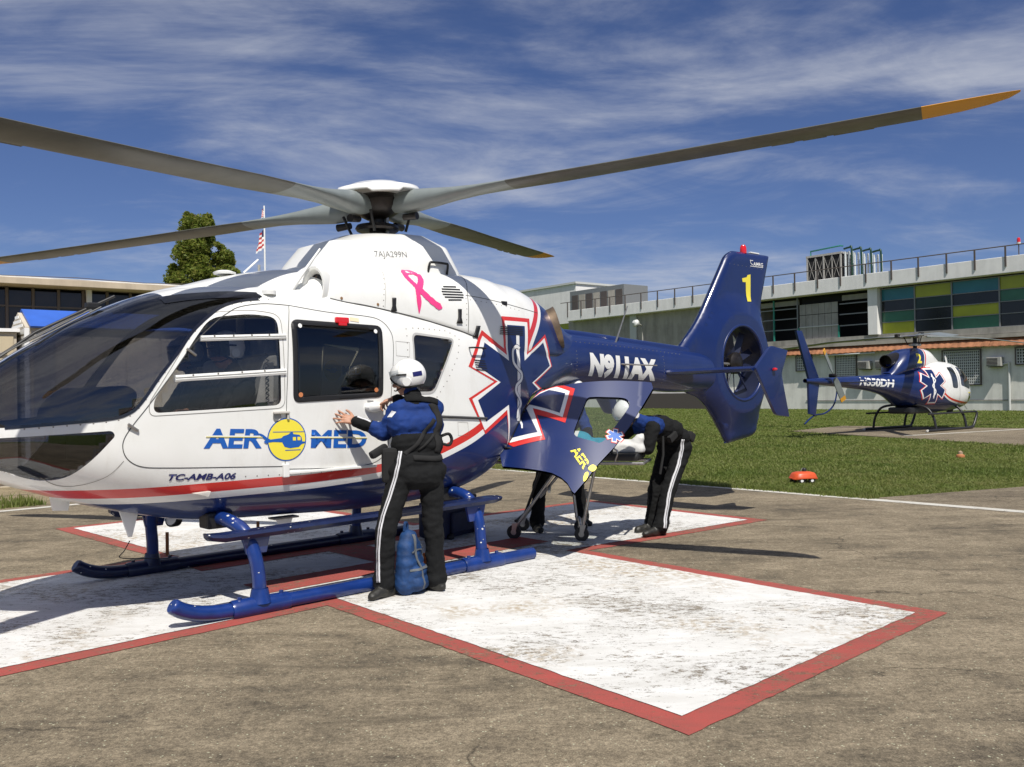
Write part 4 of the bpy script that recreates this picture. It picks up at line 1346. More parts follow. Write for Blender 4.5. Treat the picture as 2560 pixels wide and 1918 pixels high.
# handles, hinges, lamps
def on_skin(x_, z_, d=0.0):
    return Vector((x_, body_y(x_, z_, skin_bvh)+d, z_))
hd = lathe('door_handle', [(0, -0.005), (0.055, 0.0), (0.06, 0.02), (0.05, 0.045), (0.02, 0.06), (0, 0.062)], M['white'], heli, 18,
           Matrix.Translation(on_skin(0.60, 1.435)) @ Matrix.Rotation(R(-90), 4, 'X') @ Matrix.Diagonal((1.5, 0.72, 1, 1)), cap=False)
hb = box('door_handle', on_skin(1.43, 1.415, 0.012), (0.13, 0.03, 0.018), M['seat_pale'], heli, bev=.005)
box('handle_lock', on_skin(1.375, 1.39, 0.008), (0.018, 0.02, 0.06), M['seat_pale'], hb, bev=.004)
lathe('lock_cup', [(0, 0.0), (0.03, 0.001), (0.034, 0.006)], M['steel'], hb, 14, Matrix.Translation(on_skin(1.465, 1.385, 0.003)) @ Matrix.Rotation(R(-90), 4, 'X'), cap=False)
rl = box('cabin_lamp', on_skin(0.865, 2.135, 0.012), (0.125, 0.03, 0.05), M['red_lamp'], heli, bev=.012)
box('cabin_lamp_foot', on_skin(0.865, 2.105, 0.010), (0.075, 0.03, 0.03), M['red_lamp'], rl, bev=.006)
decal('placard', [[(0.778, 2.166), (0.694, 2.157), (0.700, 2.126), (0.784, 2.134)]], flat('placard_cream', (0.75, 0.63, 0.42), 0.6), heli, 0.004)
decal('placard', [[(0.66, 1.49), (0.60, 1.488), (0.60, 1.476), (0.66, 1.478)]], M['grey_text'], heli, 0.004)
for x_, z_ in ((2.10, 1.86), (2.50, 1.345)):
    p_ = on_skin(x_, z_, 0.012)
    tube('door_hinge', [p_+Vector((0.03, 0.0, 0.022)), p_+Vector((-0.035, 0.004, -0.026))], 0.010, M['steel'], heli, 8)
box('sill_step', on_skin(1.395, 0.975, 0.012), (0.05, 0.03, 0.10), M['white'], heli, bev=.006)
box('door_sill', on_skin(0.98, 0.955, 0.010), (0.80, 0.035, 0.022), M['white'], heli, bev=.006)
tube('grab_handle', catmull([on_skin(-0.47, 1.945), on_skin(-0.47, 1.945, .05), on_skin(-0.53, 1.945, .055), on_skin(-0.64, 1.943, .05), on_skin(-0.64, 1.943)], 4, closed=False), 0.008, M['black'], heli, 8)
def cowl_top(x_, y_):
    h_ = cowl_bvh.ray_cast(Vector((x_, y_, 5)), Vector((0, 0, -1)))
    return h_[0]
tube('grab_handle', catmull([Vector((-0.24, 0.44, 2.62)), Vector((-0.25, 0.46, 2.72)), Vector((-0.29, 0.46, 2.735)), Vector((-0.43, 0.46, 2.735)), Vector((-0.46, 0.46, 2.72)), Vector((-0.46, 0.44, 2.62))], 4, closed=False), 0.011, M['black'], heli, 8)
box('cowling_catch', Vector((-1.02, body_y(-1.02, 2.385, skin_bvh), 2.388)), (0.07, 0.02, 0.04), M['black'], heli, bev=.004)
for x_, z_ in ((0.945, 2.50), (0.80, 2.325), (0.47, 2.29)):
    p_ = on_skin(x_, z_, 0.001)
    lathe('fastener', [(0.0, 0.004), (0.012, 0.003), (0.012, -0.002)], flat('fastener_rust', (0.22, 0.12, 0.05), 0.6), heli, 8, Matrix.Translation(p_) @ Matrix.Rotation(R(-75), 4, 'X'), cap=False)
# antennas and roof lamps
tube('roof_antenna', [(1.22, 0.52, 2.33), (0.92, 0.52, 2.73)], [0.022, 0.009], M['white'], heli, 8)
lathe('roof_lamp', [(0.0, 0), (0.055, 0.0), (0.055, 0.03), (0.03, 0.05), (0, 0.052)], M['decal_white'], heli, 14, Matrix.Translation((1.42, 0.60, 2.318)), cap=False)
lathe('gps_antenna', [(0.0, 0), (0.085, 0.0), (0.09, 0.015), (0.05, 0.03), (0, 0.032)], M['decal_white'], heli, 18, Matrix.Translation((1.52, 0.05, 2.525)), cap=False)
tube('roof_antenna', [(1.33, 0.0, 2.56), (1.20, 0.0, 2.68)], 0.008, M['decal_white'], heli, 6)
tube('boom_antenna', [(-3.18, 0.16, 2.08), (-3.34, 0.22, 2.52)], [0.012, 0.007], M['steel'], heli, 6)
tube('boom_antenna', [(-3.10, 0.24, 1.84), (-3.62, 0.42, 1.82)], [0.012, 0.008], M['steel'], heli, 6)
# belly antennas and wires
prism('belly_antenna', [(2.83, 0.90), (2.68, 0.86), (2.70, 0.74), (2.80, 0.75)], -0.015, 0.015, M['decal_white'], heli, bev=.004)
prism('belly_antenna', [(2.43, 0.76), (2.28, 0.72), (2.33, 0.53), (2.355, 0.53)], 0.20, 0.222, M['decal_white'], heli, bev=.004)
prism('belly_antenna', [(1.32, 0.58), (1.16, 0.58), (1.20, 0.47), (1.24, 0.46)], 0.44, 0.46, M['decal_white'], heli, bev=.003)
box('antenna_foot', (1.24, 0.45, 0.575), (0.22, 0.10, 0.015), M['fastener'], heli, bev=.005)
tube('long_wire', catmull([(2.345, 0.21, 0.50), (2.31, 0.0, 0.40), (2.24, -0.3, 0.30), (2.0, -0.6, 0.22), (1.6, -0.95, 0.12)], 6, closed=False), 0.004, M['black'], heli, 5)
ll = lathe('landing_light', [(0, -0.08), (0.05, -0.07), (0.07, 0.0), (0.066, 0.012), (0.0, 0.016)], M['black'], heli, 16, Matrix.Translation((1.62, -0.82, 0.48)) @ Matrix.Rotation(R(70), 4, 'Y') @ Matrix.Rotation(R(-25), 4, 'X'), cap=False)
lathe('lens', [(0.055, 0.014), (0.03, 0.024), (0, 0.027)], M['decal_white'], ll, 14, Matrix.Translation((1.62, -0.82, 0.48)) @ Matrix.Rotation(R(70), 4, 'Y') @ Matrix.Rotation(R(-25), 4, 'X'), cap=False)
prism('belly_vent', [(2.10, 0.865), (1.98, 0.87), (2.0, 0.83)], 0.72, 0.78, M['seat_pale'], heli, bev=.004)
# windscreen wipers and wire cutter up the centre post
def top_z(x_): return BODY(x_)[0]
for s in (1, -1):
    pts = [(3.28-0.06*i, 0.05*s+0.012*s*(i/12), top_z(3.28-0.06*i)+0.03+0.012*math.sin(i*.5)) for i in range(13)]
    wp = tube('wiper', pts, 0.006, M['black'], heli, 6)
    tube('wiper_blade', [(2.95, 0.12*s, top_z(2.95)+0.02), (2.5, 0.14*s, top_z(2.5)+0.022)], 0.006, M['black'], wp, 6)
tube('wire_deflector', [(3.30, 0, top_z(3.30)+0.05), (2.9, 0, top_z(2.9)+0.06), (2.36, 0, top_z(2.36)+0.055)], 0.011, M['black'], heli, 8)
box('wiper_motor', (2.52, 0.0, top_z(2.52)+0.05), (0.09, 0.07, 0.045), M['black'], heli, bev=.01)
# dark tinted band along the upper edge of the screen
for s in (1, -1):
    line_decal('screen_band', catmull([(2.20, 2.235), (2.06, 2.262), (1.93, 2.280), (1.78, 2.296), (1.66, 2.302), (1.515, 2.304)], 6, closed=False), 0.052, M['band'], heli, off=0.004, bvh=body_bvh, side=s)
    line_decal('screen_band', catmull([(1.53, 2.272), (1.67, 2.252), (1.82, 2.203), (1.949, 2.115), (2.075, 1.998), (2.185, 1.853), (2.307, 1.696), (2.392, 1.572), (2.453, 1.490), (2.512, 1.440), (2.62, 1.405), (2.9, 1.382), (3.2, 1.362)], 5, closed=False), 0.020, M['band'], heli, off=0.004, bvh=body_bvh, side=s)
# exhausts
for s in (1, -1):
    Mx = Matrix.Translation((-1.98, 0.27*s, 2.19)) @ Matrix.Rotation(R(-38*s), 4, 'Z') @ Matrix.Rotation(R(-75), 4, 'Y') @ Matrix.Diagonal((1.5, 0.95, 1, 1))
    ex = lathe('exhaust', [(0.13, -0.10), (0.145, 0.06), (0.152, 0.10), (0.146, 0.104), (0.136, 0.06), (0.12, 0.0), (0.0, -0.02)], M['exhaust'], heli, 28, Mx, cap=False)
# fin markings
one = [(-6.097, 2.743), (-6.209, 2.749), (-6.221, 3.133), (-6.143, 3.117), (-6.12, 3.085), (-6.006, 3.062), (-6.018, 3.012), (-6.098, 3.015)]
decal('number_one', [one], M['decal_yellow'], heli, 0.003, 0.06, fin_bvh)
skin_text('operator_mark', 'AMRG', (-6.30, 3.262), (-6.555, 3.268), 0.052, M['decal_white'], heli, bold=0.02, bvh=fin_bvh, grid=0.08)
decal('operator_mark_line', ribbon([(-6.22, 3.252), (-6.555, 3.256)], 0.008), M['decal_white'], heli, 0.003, 0.08, fin_bvh)
decal('operator_mark_line', ribbon([(-6.22, 3.335), (-6.30, 3.332)], 0.008), M['decal_white'], heli, 0.003, 0.08, fin_bvh)
decal('operator_mark_line', ribbon(catmull([(-6.23, 3.33), (-6.24, 3.29), (-6.29, 3.275)], 4, closed=False), 0.010), M['decal_white'], heli, 0.003, 0.08, fin_bvh)

# ------------------------------------------------------------------ open clamshell door
DH, DE, DW, DN = Vector((-.94, .68, .93)), Vector((-0.5299, 0.848, 0)), Vector((-0.5445, -0.3402, 0.7667)), Vector((0.6502, 0.4063, 0.642))
def dmap(u, v, off=0.0):
    b = 0.15*math.sin(math.pi*min(1, max(0, u/1.25)))
    db = 0.15*math.pi/1.25*math.cos(math.pi*min(1, max(0, u/1.25))) if 0 < u < 1.25 else 0
    nn = (DN-DE*db).normalized()
    return DH+DE*u+DW*v+DN*b+nn*off
def door_lay(name, loops, mat, parent, off=0.0, grid=0.04, bmm=None):
    b_ = bmm if bmm is not None else flat_bm(loops, grid)
    for v in b_.verts: v.co = dmap(v.co.x, v.co.y, off)
    bmesh.ops.recalc_face_normals(b_, faces=b_.faces); b_.normal_update()
    if b_.faces and sum(f.normal.dot(DN)*f.calc_area() for f in b_.faces) < 0: bmesh.ops.reverse_faces(b_, faces=b_.faces)
    return bm_obj(name, b_, mat, parent, smooth=True)
D_OUT = [(0.233, 0.728), (0.354, 0.728), (0.536, 0.753), (0.779, 0.792), (1.114, 0.867), (1.258, 0.899), (1.325, 0.885), (1.344, 0.813), (1.244, 0.567), (1.152, 0.311), (1.042, 0.061), (0.913, -0.167), (0.825, -0.35), (0.745, -0.492), (0.72, -0.47),
         (0.67, -0.389), (0.609, -0.333), (0.513, -0.278), (0.393, -0.24), (0.191, -0.176), (-0.009, -0.109), (-0.054, 0.029), (-0.015, 0.214), (0.067, 0.414), (0.146, 0.57)]
D_WIN = catmull([(0.749, 0.579), (0.80, 0.603), (0.93, 0.622), (1.074, 0.645), (1.125, 0.622), (1.135, 0.551), (1.043, 0.325), (0.961, 0.139), (0.912, 0.081), (0.858, 0.086), (0.712, 0.118), (0.668, 0.165), (0.675, 0.249), (0.721, 0.459)], 3)
db_ = flat_bm([D_OUT, [tuple(p) for p in D_WIN]], 0.05)
db_.verts.index_update()
dv = [(v.co.x, v.co.y) for v in db_.verts]; nd_ = len(dv)
def dnor(u):
    return (DN-DE*(0.15*math.pi/1.25*math.cos(math.pi*u/1.25) if 0 < u < 1.25 else 0)).normalized()
V_ = [dmap(u, v) for u, v in dv]+[dmap(u, v, -0.035) for u, v in dv]
N_ = [dnor(u) for u, v in dv]+[-dnor(u) for u, v in dv]
F_ = []
for f in db_.faces:
    ids = [v.index for v in f.verts]
    nn = (V_[ids[1]]-V_[ids[0]]).cross(V_[ids[2]]-V_[ids[0]])
    if nn.dot(DN) < 0: ids = ids[::-1]
    F_.append(ids); F_.append([i+nd_ for i in reversed(ids)])
for e in db_.edges:
    if len(e.link_faces) == 1:
        a_, b_2 = e.verts[0].index, e.verts[1].index
        k = len(V_); nn = (V_[b_2]-V_[a_]).cross(DN).normalized()
        V_ += [V_[a_], V_[b_2], V_[b_2+nd_], V_[a_+nd_]]; N_ += [nn]*4; F_.append([k, k+1, k+2, k+3])
db_.free()
cdoor = mesh_obj('clamshell_door', V_, F_, M['blue'], heli, smooth=True)
cdoor.data.normals_split_custom_set_from_vertices([tuple(n_) for n_ in N_])
door_lay('door_pane', [[tuple(p) for p in D_WIN]], M['clear_glass'], cdoor, -0.012)
door_lay('star_part', [[(0.26, 0.717), (0.426, 0.748), (0.506, 0.742), (0.617, 0.695), (0.571, 0.283), (0.269, 0.425), (0.401, 0.105), (0.077, 0.091), (-0.02, 0.164), (0.0, 0.214), (0.107, 0.492), (0.127, 0.55), (0.172, 0.633)]], M['red'], cdoor, 0.003)
door_lay('star_part', [[(0.269, 0.703), (0.373, 0.729), (0.434, 0.735), (0.57, 0.664), (0.539, 0.35), (0.213, 0.518), (0.362, 0.157), (0.031, 0.151), (0.0, 0.183), (0.018, 0.232), (0.124, 0.52), (0.186, 0.64)]], M['decal_white'], cdoor, 0.005)
door_lay('star_part', [[(0.261, 0.682), (0.357, 0.709), (0.531, 0.64), (0.504, 0.403), (0.169, 0.575), (0.142, 0.534), (0.31, 0.206), (0.035, 0.205), (0.016, 0.208), (0.116, 0.495), (0.155, 0.582), (0.211, 0.650)]], M['blue'], cdoor, 0.007)
door_lay('staff_tip', [[(0.07, 0.436), (0.099, 0.42), (0.137, 0.342), (0.146, 0.289), (0.129, 0.294), (0.12, 0.333)]], M['decal_white'], cdoor, 0.009)
bt = text_loops_bm('AER', 1.0, 0.03, 0.0)
x0_ = min(v.co.x for v in bt.verts); x1_ = max(v.co.x for v in bt.verts); y0_ = min(v.co.y for v in bt.verts); y1_ = max(v.co.y for v in bt.verts)
pb0, pb1 = Vector((0.655, -0.040)), Vector((0.795, -0.240)); upv = Vector((0.062, 0.066))
for v in bt.verts:
    q = pb0.lerp(pb1, (v.co.x-x0_)/(x1_-x0_))+upv*((v.co.y-y0_)/(y1_-y0_)); v.co = Vector((q.x, q.y, 0))
door_lay('door_lettering', None, M['decal_yellow'], cdoor, 0.004, bmm=bt)
door_lay('door_lettering_slit', ribbon([pb0+upv*0.62, pb1+upv*0.62], 0.011), M['blue'], cdoor, 0.0055)
door_lay('door_disc', [[tuple(p) for p in catmull([(0.836, -0.225), (0.847, -0.191), (0.876, -0.171), (0.907, -0.194), (0.898, -0.228), (0.872, -0.248)], 3)]], M['decal_yellow'], cdoor, 0.004)
door_lay('door_disc', [[tuple(p) for p in catmull([(0.811, -0.364), (0.803, -0.32), (0.814, -0.27), (0.836, -0.256), (0.845, -0.282), (0.834, -0.336)], 3)]], M['decal_yellow'], cdoor, 0.004)
def sixstar(c, r, w, rot, sq=1.0):
    out = []
    for k in range(6):
        a = rot+k*math.pi/3
        d = Vector((math.cos(a), math.sin(a))); t_ = Vector((-d.y, d.x))
        for q in (d*(w*1.7)+t_.lerp(-t_, 1)*w, d*r-t_*w, d*r+t_*w):
            pass
        out += [Vector(c)+d*r-t_*w, Vector(c)+d*r+t_*w, Vector(c)+Vector((math.cos(a+math.pi/6), math.sin(a+math.pi/6)))*(w*2.0)]
    return [tuple(p) for p in out]
ss = door_lay('small_star', [sixstar((1.035, 0.185), 0.085, 0.026, 0.5)], M['red'], cdoor, 0.003)
door_lay('small_star_outline', [sixstar((1.035, 0.185), 0.076, 0.021, 0.5)], M['decal_white'], ss, 0.005)
door_lay('small_star_field', [sixstar((1.035, 0.185), 0.064, 0.016, 0.5)], M['decal_blue'], ss, 0.007)
for u_, v_ in ((0.10, 0.50), (-0.03, 0.10)):
    p_ = dmap(u_, v_, 0.012)
    tube('door_hinge', [p_-DE*0.09+DW*0.03, p_, p_+DE*0.10-DW*0.02], 0.012, M['dark_metal'], cdoor, 8)
# rim of the opening and what shows inside
line_pts = CLAM[1:7]
tube('door_seal', [(p[0]+0.0, (body_y(p[0]+0.01, p[1]+0.01) or 0.4)-0.012, p[1]) for p in line_pts], 0.014, M['black'], heli, 8)

# ------------------------------------------------------------------ cabin interior
cabin_floor = prism('cabin_floor', [(2.3, -0.5), (1.6, -0.62), (0.0, -0.62), (-0.6, -0.5), (-0.6, 0.5), (0.0, 0.62), (1.6, 0.62), (2.3, 0.5)], 0.78, 0.80, M['interior'], heli, axis='z')
box('instrument_panel', (2.52, 0.0, 1.24), (0.18, 0.72, 0.34), M['black'], heli, bev=.03)
cons = prism('glare_shield', [(2.36, -0.56), (2.7, -0.56), (2.95, -0.48), (3.12, -0.36), (3.24, -0.15), (3.24, 0.15), (3.12, 0.36), (2.95, 0.48), (2.7, 0.56), (2.36, 0.56)], 1.335, 1.36, M['black'], heli, axis='z', bev=.006)
prism('instrument_hood', rounded([(2.80, 1.362), (2.76, 1.50), (2.62, 1.62), (2.42, 1.63), (2.36, 1.58), (2.40, 1.362)], .05, 4), -0.46, 0.46, M['black'], heli, bev=.02)
prism('far_door_trim', [(2.5, 0.85), (2.45, 1.42), (1.45, 1.46), (1.42, 0.85)], -0.70, -0.68, M['black'], heli)
prism('bulkhead', [(-0.70, 0.82), (0.70, 0.82), (0.68, 1.9), (0.58, 2.25), (0.30, 2.25), (0.28, 1.95), (-0.28, 1.95), (-0.30, 2.25), (-0.58, 2.25), (-0.68, 1.9)], 1.235, 1.25, M['interior'], heli, axis='x')
box('pedestal', (2.25, 0.0, 0.98), (0.6, 0.24, 0.36), M['black'], heli, bev=.02)
box('overhead_panel', (1.75, 0.0, 2.27), (0.5, 0.30, 0.07), M['interior'], heli, bev=.02)
for s in (1, -1):
    seat = prism('crew_seat', rounded([(1.95, 1.10), (1.95, 1.20), (1.55, 1.19), (1.42, 1.85), (1.30, 1.86), (1.38, 1.10)], .04, 3), 0.38*s-0.23, 0.38*s+0.23, M['seat'], heli, bev=.03)
    prism('headrest', rounded([(1.42, 1.86), (1.40, 2.05), (1.30, 2.05), (1.31, 1.86)], .03, 3), 0.38*s-0.13, 0.38*s+0.13, M['seat'], seat, bev=.02)
    tube('seat_column', [(1.30, 0.38*s+0.24, 0.8), (1.30, 0.38*s+0.24, 2.2)], 0.035, M['seat_pale'], seat, 8)
    prism('seat_side', [(1.62, 1.16), (1.48, 1.80), (1.40, 1.80), (1.42, 1.10)], 0.38*s+0.235*s, 0.38*s+0.245*s, M['seat_pale'], seat)
cl = []
for i in range(90):
    a = i*0.7
    cl.append((1.475+0.012*math.cos(a), 0.66+0.012*math.sin(a), 1.86-0.0042*i))
tube('coil_cord', cl, 0.0035, M['black'], heli, 4)
box('cabin_divider', (1.18, 0.0, 1.55), (0.03, 1.2, 1.3), M['interior'], heli)
# medical bay: white panel with the operator disc on the far side, equipment rack
mp_ = prism('inner_panel', [(0.24, 1.50), (0.08, 1.50), (-0.17, 1.967), (0.19, 2.021)], -0.66, -0.64, M['white'], heli)
mlogo = lathe('panel_disc', [(0.0, 0.002), (0.10, 0.0)], flat('panel_yellow', (0.72, 0.50, 0.08), 0.6), mp_, 28, Matrix.Translation((0.11, -0.635, 1.775)) @ Matrix.Rotation(R(-90), 4, 'X'), cap=False)
b_ = bmesh.new()
bm_prism(b_, [(0.19, 1.785), (0.15, 1.787), (0.12, 1.80), (0.075, 1.797), (0.055, 1.777), (0.09, 1.75), (0.13, 1.753), (0.155, 1.772)], -0.634, -0.631, 'y')
bm_obj('panel_helicopter', b_, M['decal_blue'], mp_)
bt = place_text(text_loops_bm('MED', 1.0, 0.03), (0.0, 1.735), (-0.22, 1.735), 0.085)
for v in bt.verts: v.co = Vector((v.co.x, -0.633, v.co.y))
bm_obj('panel_lettering', bt, M['decal_blue'], mp_)
stp = box('cabin_stretcher', (0.3, -0.25, 1.2), (1.9, 0.5, 0.12), M['seat'], heli, bev=.03)
box('equipment_rack', (-0.30, -0.30, 1.55), (0.30, 0.5, 1.0), M['interior'], heli, bev=.02)
box('equipment_box', (-0.20, 0.18, 1.72), (0.12, 0.14, 0.22), M['seat_pale'], heli, rz=.3, bev=.01)
lathe('equipment_dial', [(0, 0), (0.05, 0), (0.06, 0.05), (0, 0.06)], M['white'], heli, 12, Matrix.Translation((-0.18, 0.25, 1.58)) @ Matrix.Rotation(R(-90), 4, 'X'), cap=False)

# rows of small fasteners along the panel edges
def rivets(path, step=0.075, r=0.0055, bvh=None):
    P = [Vector(p) for p in path]
    b_ = bmesh.new(); acc = 0.0
    for a, b in zip(P, P[1:]):
        L = (b-a).length
        while acc < L:
            p = a.lerp(b, acc/L)
            h_ = (bvh or skin_bvh).ray_cast(Vector((p.x, 3, p.y)), Vector((0, -1, 0)))
            if h_[0] is not None:
                n_ = h_[1] if h_[1].y > 0 else -h_[1]
                Mq = Matrix.Translation(h_[0]+n_*0.0005) @ n_.to_track_quat('Z', 'Y').to_matrix().to_4x4()
                bm_lathe(b_, [(r, 0.0), (r*0.8, 0.0018), (0.0006, 0.0022)], 6, Mq, cap=False)
            acc += step
        acc -= L
    o = bm_obj('rivet_row', b_, M['fastener'], heli, smooth=True); o['kind'] = 'stuff'
rivets(catmull([(1.45, 2.275), (1.62, 2.245), (1.75, 2.22), (1.87, 2.165), (2.0, 2.06), (2.12, 1.925), (2.25, 1.755), (2.37, 1.585), (2.46, 1.465), (2.58, 1.395), (2.9, 1.365), (3.15, 1.35)], 5, closed=False))
rivets([(2.25, 0.97), (1.4, 0.945), (0.6, 0.93)], 0.09)
rivets(catmull([(0.36, 2.52), (0.40, 2.39), (0.42, 2.27)], 4, closed=False), 0.05)
rivets(catmull([(-0.50, 2.40), (-0.48, 2.25), (-0.46, 2.11)], 4, closed=False), 0.05)
rivets(catmull([(-0.55, 2.39), (-0.9, 2.37), (-1.3, 2.33)], 4, closed=False), 0.07)
rivets(catmull([(0.23, 2.09), (0.22, 1.52), (-0.06, 1.50), (-0.36, 2.03), (0.2, 2.1)], 3, closed=False), 0.06)
rivets([(-2.35, 1.97), (-2.35, 1.70)], 0.04, bvh=body_bvh)
rivets(catmull([(-2.4, 2.075), (-3.4, 2.035), (-4.4, 1.975)], 4, closed=False), 0.08, bvh=body_bvh)
rivets([(-5.62, 3.245), (-6.6, 3.225)], 0.10, bvh=fin_bvh)
rivets([(-4.0, 1.94), (-4.0, 1.62)], 0.04, bvh=body_bvh)
# chipped paint on skids and steps
random.seed(4)
def chips(obj, n, smin, smax, zmax=None, test=None):
    me = obj.data; fs = [p for p in me.polygons if (test is None or test(p.center, p.normal))]
    if not fs: return
    b_ = bmesh.new()
    for _ in range(n):
        p = random.choice(fs); c_ = Vector(p.center); n_ = Vector(p.normal)
        vs_ = [me.vertices[i].co for i in p.vertices]; w_ = [random.random() for _ in vs_]; c_ = sum((v*k for v, k in zip(vs_, w_)), Vector())/sum(w_)
        q = n_.to_track_quat('Z', 'Y').to_matrix()
        r0 = random.uniform(smin, smax); k0 = random.randint(5, 8)
        b_.faces.new([b_.verts.new(c_+n_*0.0012+q @ Vector((math.cos(6.283*k/k0)*r0*random.uniform(.5, 1.2), math.sin(6.283*k/k0)*r0*random.uniform(.4, 1.0), 0))) for k in range(k0)])
    o = bm_obj('paint_chips', b_, M['chip'], obj); o['kind'] = 'stuff'
for o in list(heli.children):
    nm = o.name.split('.')[0]
    if nm == 'cross_tube': chips(o, 26, .004, .013, test=lambda c, n: c.y > 0.3)
    if nm == 'skid': chips(o, 14, .004, .010)
    if nm == 'step': chips(o, 46, .004, .009, test=lambda c, n: n.z > 0.2 or abs(n.y) > .6)
    if nm == 'end_plate': chips(o, 3, .004, .009)

# ------------------------------------------------------------------ hospital building on the right (facade frame: s along the wall away from the viewer, o out from the wall, z up)
F0 = Vector((28.8, 49.7)); FT = Vector((-0.60463, 0.79651)); FN = Vector((-0.79651, -0.60463))
FM = Matrix(((FT.x, FN.x, 0, F0.x), (FT.y, FN.y, 0, F0.y), (0, 0, 1, 0), (0, 0, 0, 1)))
def plaster(name, col, dirt=0.25, scale=0.7, streak=True):
    mt, nt, bs = material(name)
    p = wpos(nt)
    mp = nd(nt, 'ShaderNodeMapping'); mp.inputs['Scale'].default_value = (1.6, 1.6, 0.22)
    nt.links.new(p, mp.inputs[0])
    f = nmath(nt, 'ADD', nmath(nt, 'MULTIPLY', nnoise(nt, scale, 6, 0.65, p), 0.5), nmath(nt, 'MULTIPLY', nnoise(nt, 1.4, 6, 0.65, mp.outputs[0]), 0.5))
    c = nramp(nt, f, [(0.36, tuple(x*(1-dirt) for x in col)), (0.56, col), (0.72, tuple(min(.9, x*1.06) for x in col))])
    nt.links.new(c, bs.inputs['Base Color'])
    bs.inputs['Roughness'].default_value = 0.9
    nbump(nt, bs, nnoise(nt, 30, 4, 0.6, p), 0.25, 0.01)
    return mt
M['plaster'] = plaster('pale_plaster', (0.76, 0.75, 0.69), 0.26)
M['parapet'] = plaster('parapet_paint', (0.80, 0.79, 0.77), 0.14)
M['bare_concrete'] = plaster('bare_concrete', (0.40, 0.375, 0.325), 0.35)
M['ledge'] = plaster('ledge_concrete', (0.36, 0.34, 0.305), 0.4)
M['rust'] = plaster('rusty_sheet', (0.36, 0.155, 0.075), 0.45, 1.6)
M['bronze'] = flat('bronze_metal', (0.115, 0.095, 0.085), 0.5, metal=0.3)
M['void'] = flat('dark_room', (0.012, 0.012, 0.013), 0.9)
M['mullion'] = flat('mullion_grey', (0.24, 0.25, 0.25), 0.5, metal=0.4)
M['pale_panel'] = plaster('pale_panel', (0.36, 0.345, 0.32), 0.25, 1.5)
M['teal'] = flat('teal_pane', (0.028, 0.19, 0.25), 0.2, var=.15, vscale=.8)
M['lime'] = flat('lime_pane', (0.40, 0.43, 0.018), 0.25, var=.15, vscale=.8)
M['green'] = flat('green_pane', (0.035, 0.16, 0.09), 0.2, var=.2, vscale=.8)
M['darkpane'] = flat('dark_pane', (0.015, 0.019, 0.021), 0.12, var=.3, vscale=.8)
M['grille'] = flat('grille_white', (0.55, 0.56, 0.54), 0.6)
M['aqua'] = flat('aqua_post', (0.03, 0.22, 0.17), 0.5)
M['ac'] = flat('ac_grey', (0.40, 0.39, 0.36), 0.6, var=.15, vscale=6)
hosp = empty('hospital_building', 'long two storey hospital wing with grey parapet, coloured window panels and a rusty canopy', 'building', mw=FM)
def fbox(name, s0, s1, o0, o1, z0, z1, mat, parent=hosp, bev=0):
    return box(name, ((s0+s1)/2, (o0+o1)/2, (z0+z1)/2), (abs(s1-s0), abs(o1-o0), abs(z1-z0)), mat, parent, bev=bev)
fbox('lower_wall', -14, 39, -0.3, 0, -0.3, 3.72, M['plaster'])
fbox('upper_wall', 18.4, 39, -0.5, -0.08, 3.725, 7.9, M['bare_concrete'])
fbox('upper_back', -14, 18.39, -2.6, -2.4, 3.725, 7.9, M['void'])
fbox('upper_side', 18.30, 18.39, -2.39, -0.10, 4.61, 7.69, M['bare_concrete'])
fbox('upper_floor', -14, 18.38, -2.38, -0.03, 4.5, 4.6, M['bare_concrete'])
fbox('ledge', -14, 20, -0.28, 0.16, 4.42, 4.78, M['ledge'])
fbox('lower_ledge', -14, 22, -0.29, 0.26, 4.17, 4.40, M['bare_concrete'])
fbox('parapet', -14, 38.4, -0.4, 0.6, 7.78, 8.72, M['parapet'], bev=.03)
fbox('roof_slab', -14, 38.4, -16, -0.41, 7.8, 8.3, M['bare_concrete'])
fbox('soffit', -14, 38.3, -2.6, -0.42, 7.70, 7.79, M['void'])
# rusty canopy in sheets of uneven edge
random.seed(3)
s_ = -14.0
while s_ < 20:
    w = random.uniform(1.6, 2.3)
    e0, e1 = random.uniform(-.05, .05), random.uniform(-.05, .05)
    z0_, z1_ = 3.70+random.uniform(-.05, .03), 3.70+random.uniform(-.05, .03)
    cv_ = [(s_, 0.02, 4.14), (s_+w, 0.02, 4.14), (s_+w, 0.50+e1, z1_), (s_, 0.50+e0, z0_)]
    b_ = bmesh.new(); n_ = 10
    for zo in (0.0, 0.03):
        rows_ = []
        for i in range(n_+1):
            t = i/n_; wv_ = 0.018*math.sin(i*math.pi)
            A = Vector(cv_[0]).lerp(Vector(cv_[1]), t); B = Vector(cv_[3]).lerp(Vector(cv_[2]), t)
            k_ = 0.016 if i % 2 else -0.016
            rows_.append([b_.verts.new(A+Vector((0, 0, zo+k_))), b_.verts.new(B+Vector((0, 0, zo+k_)))])
        for P, Q in zip(rows_, rows_[1:]): b_.faces.new((P[0], P[1], Q[1], Q[0]))
    bm_obj('canopy_sheet', b_, M['rust'], hosp)
    s_ += w+0.015
tube('canopy_pipe', [(12.5, 0.45, 3.60), (8.6, 0.45, 3.62)], 0.05, M['grille'], hosp, 8)
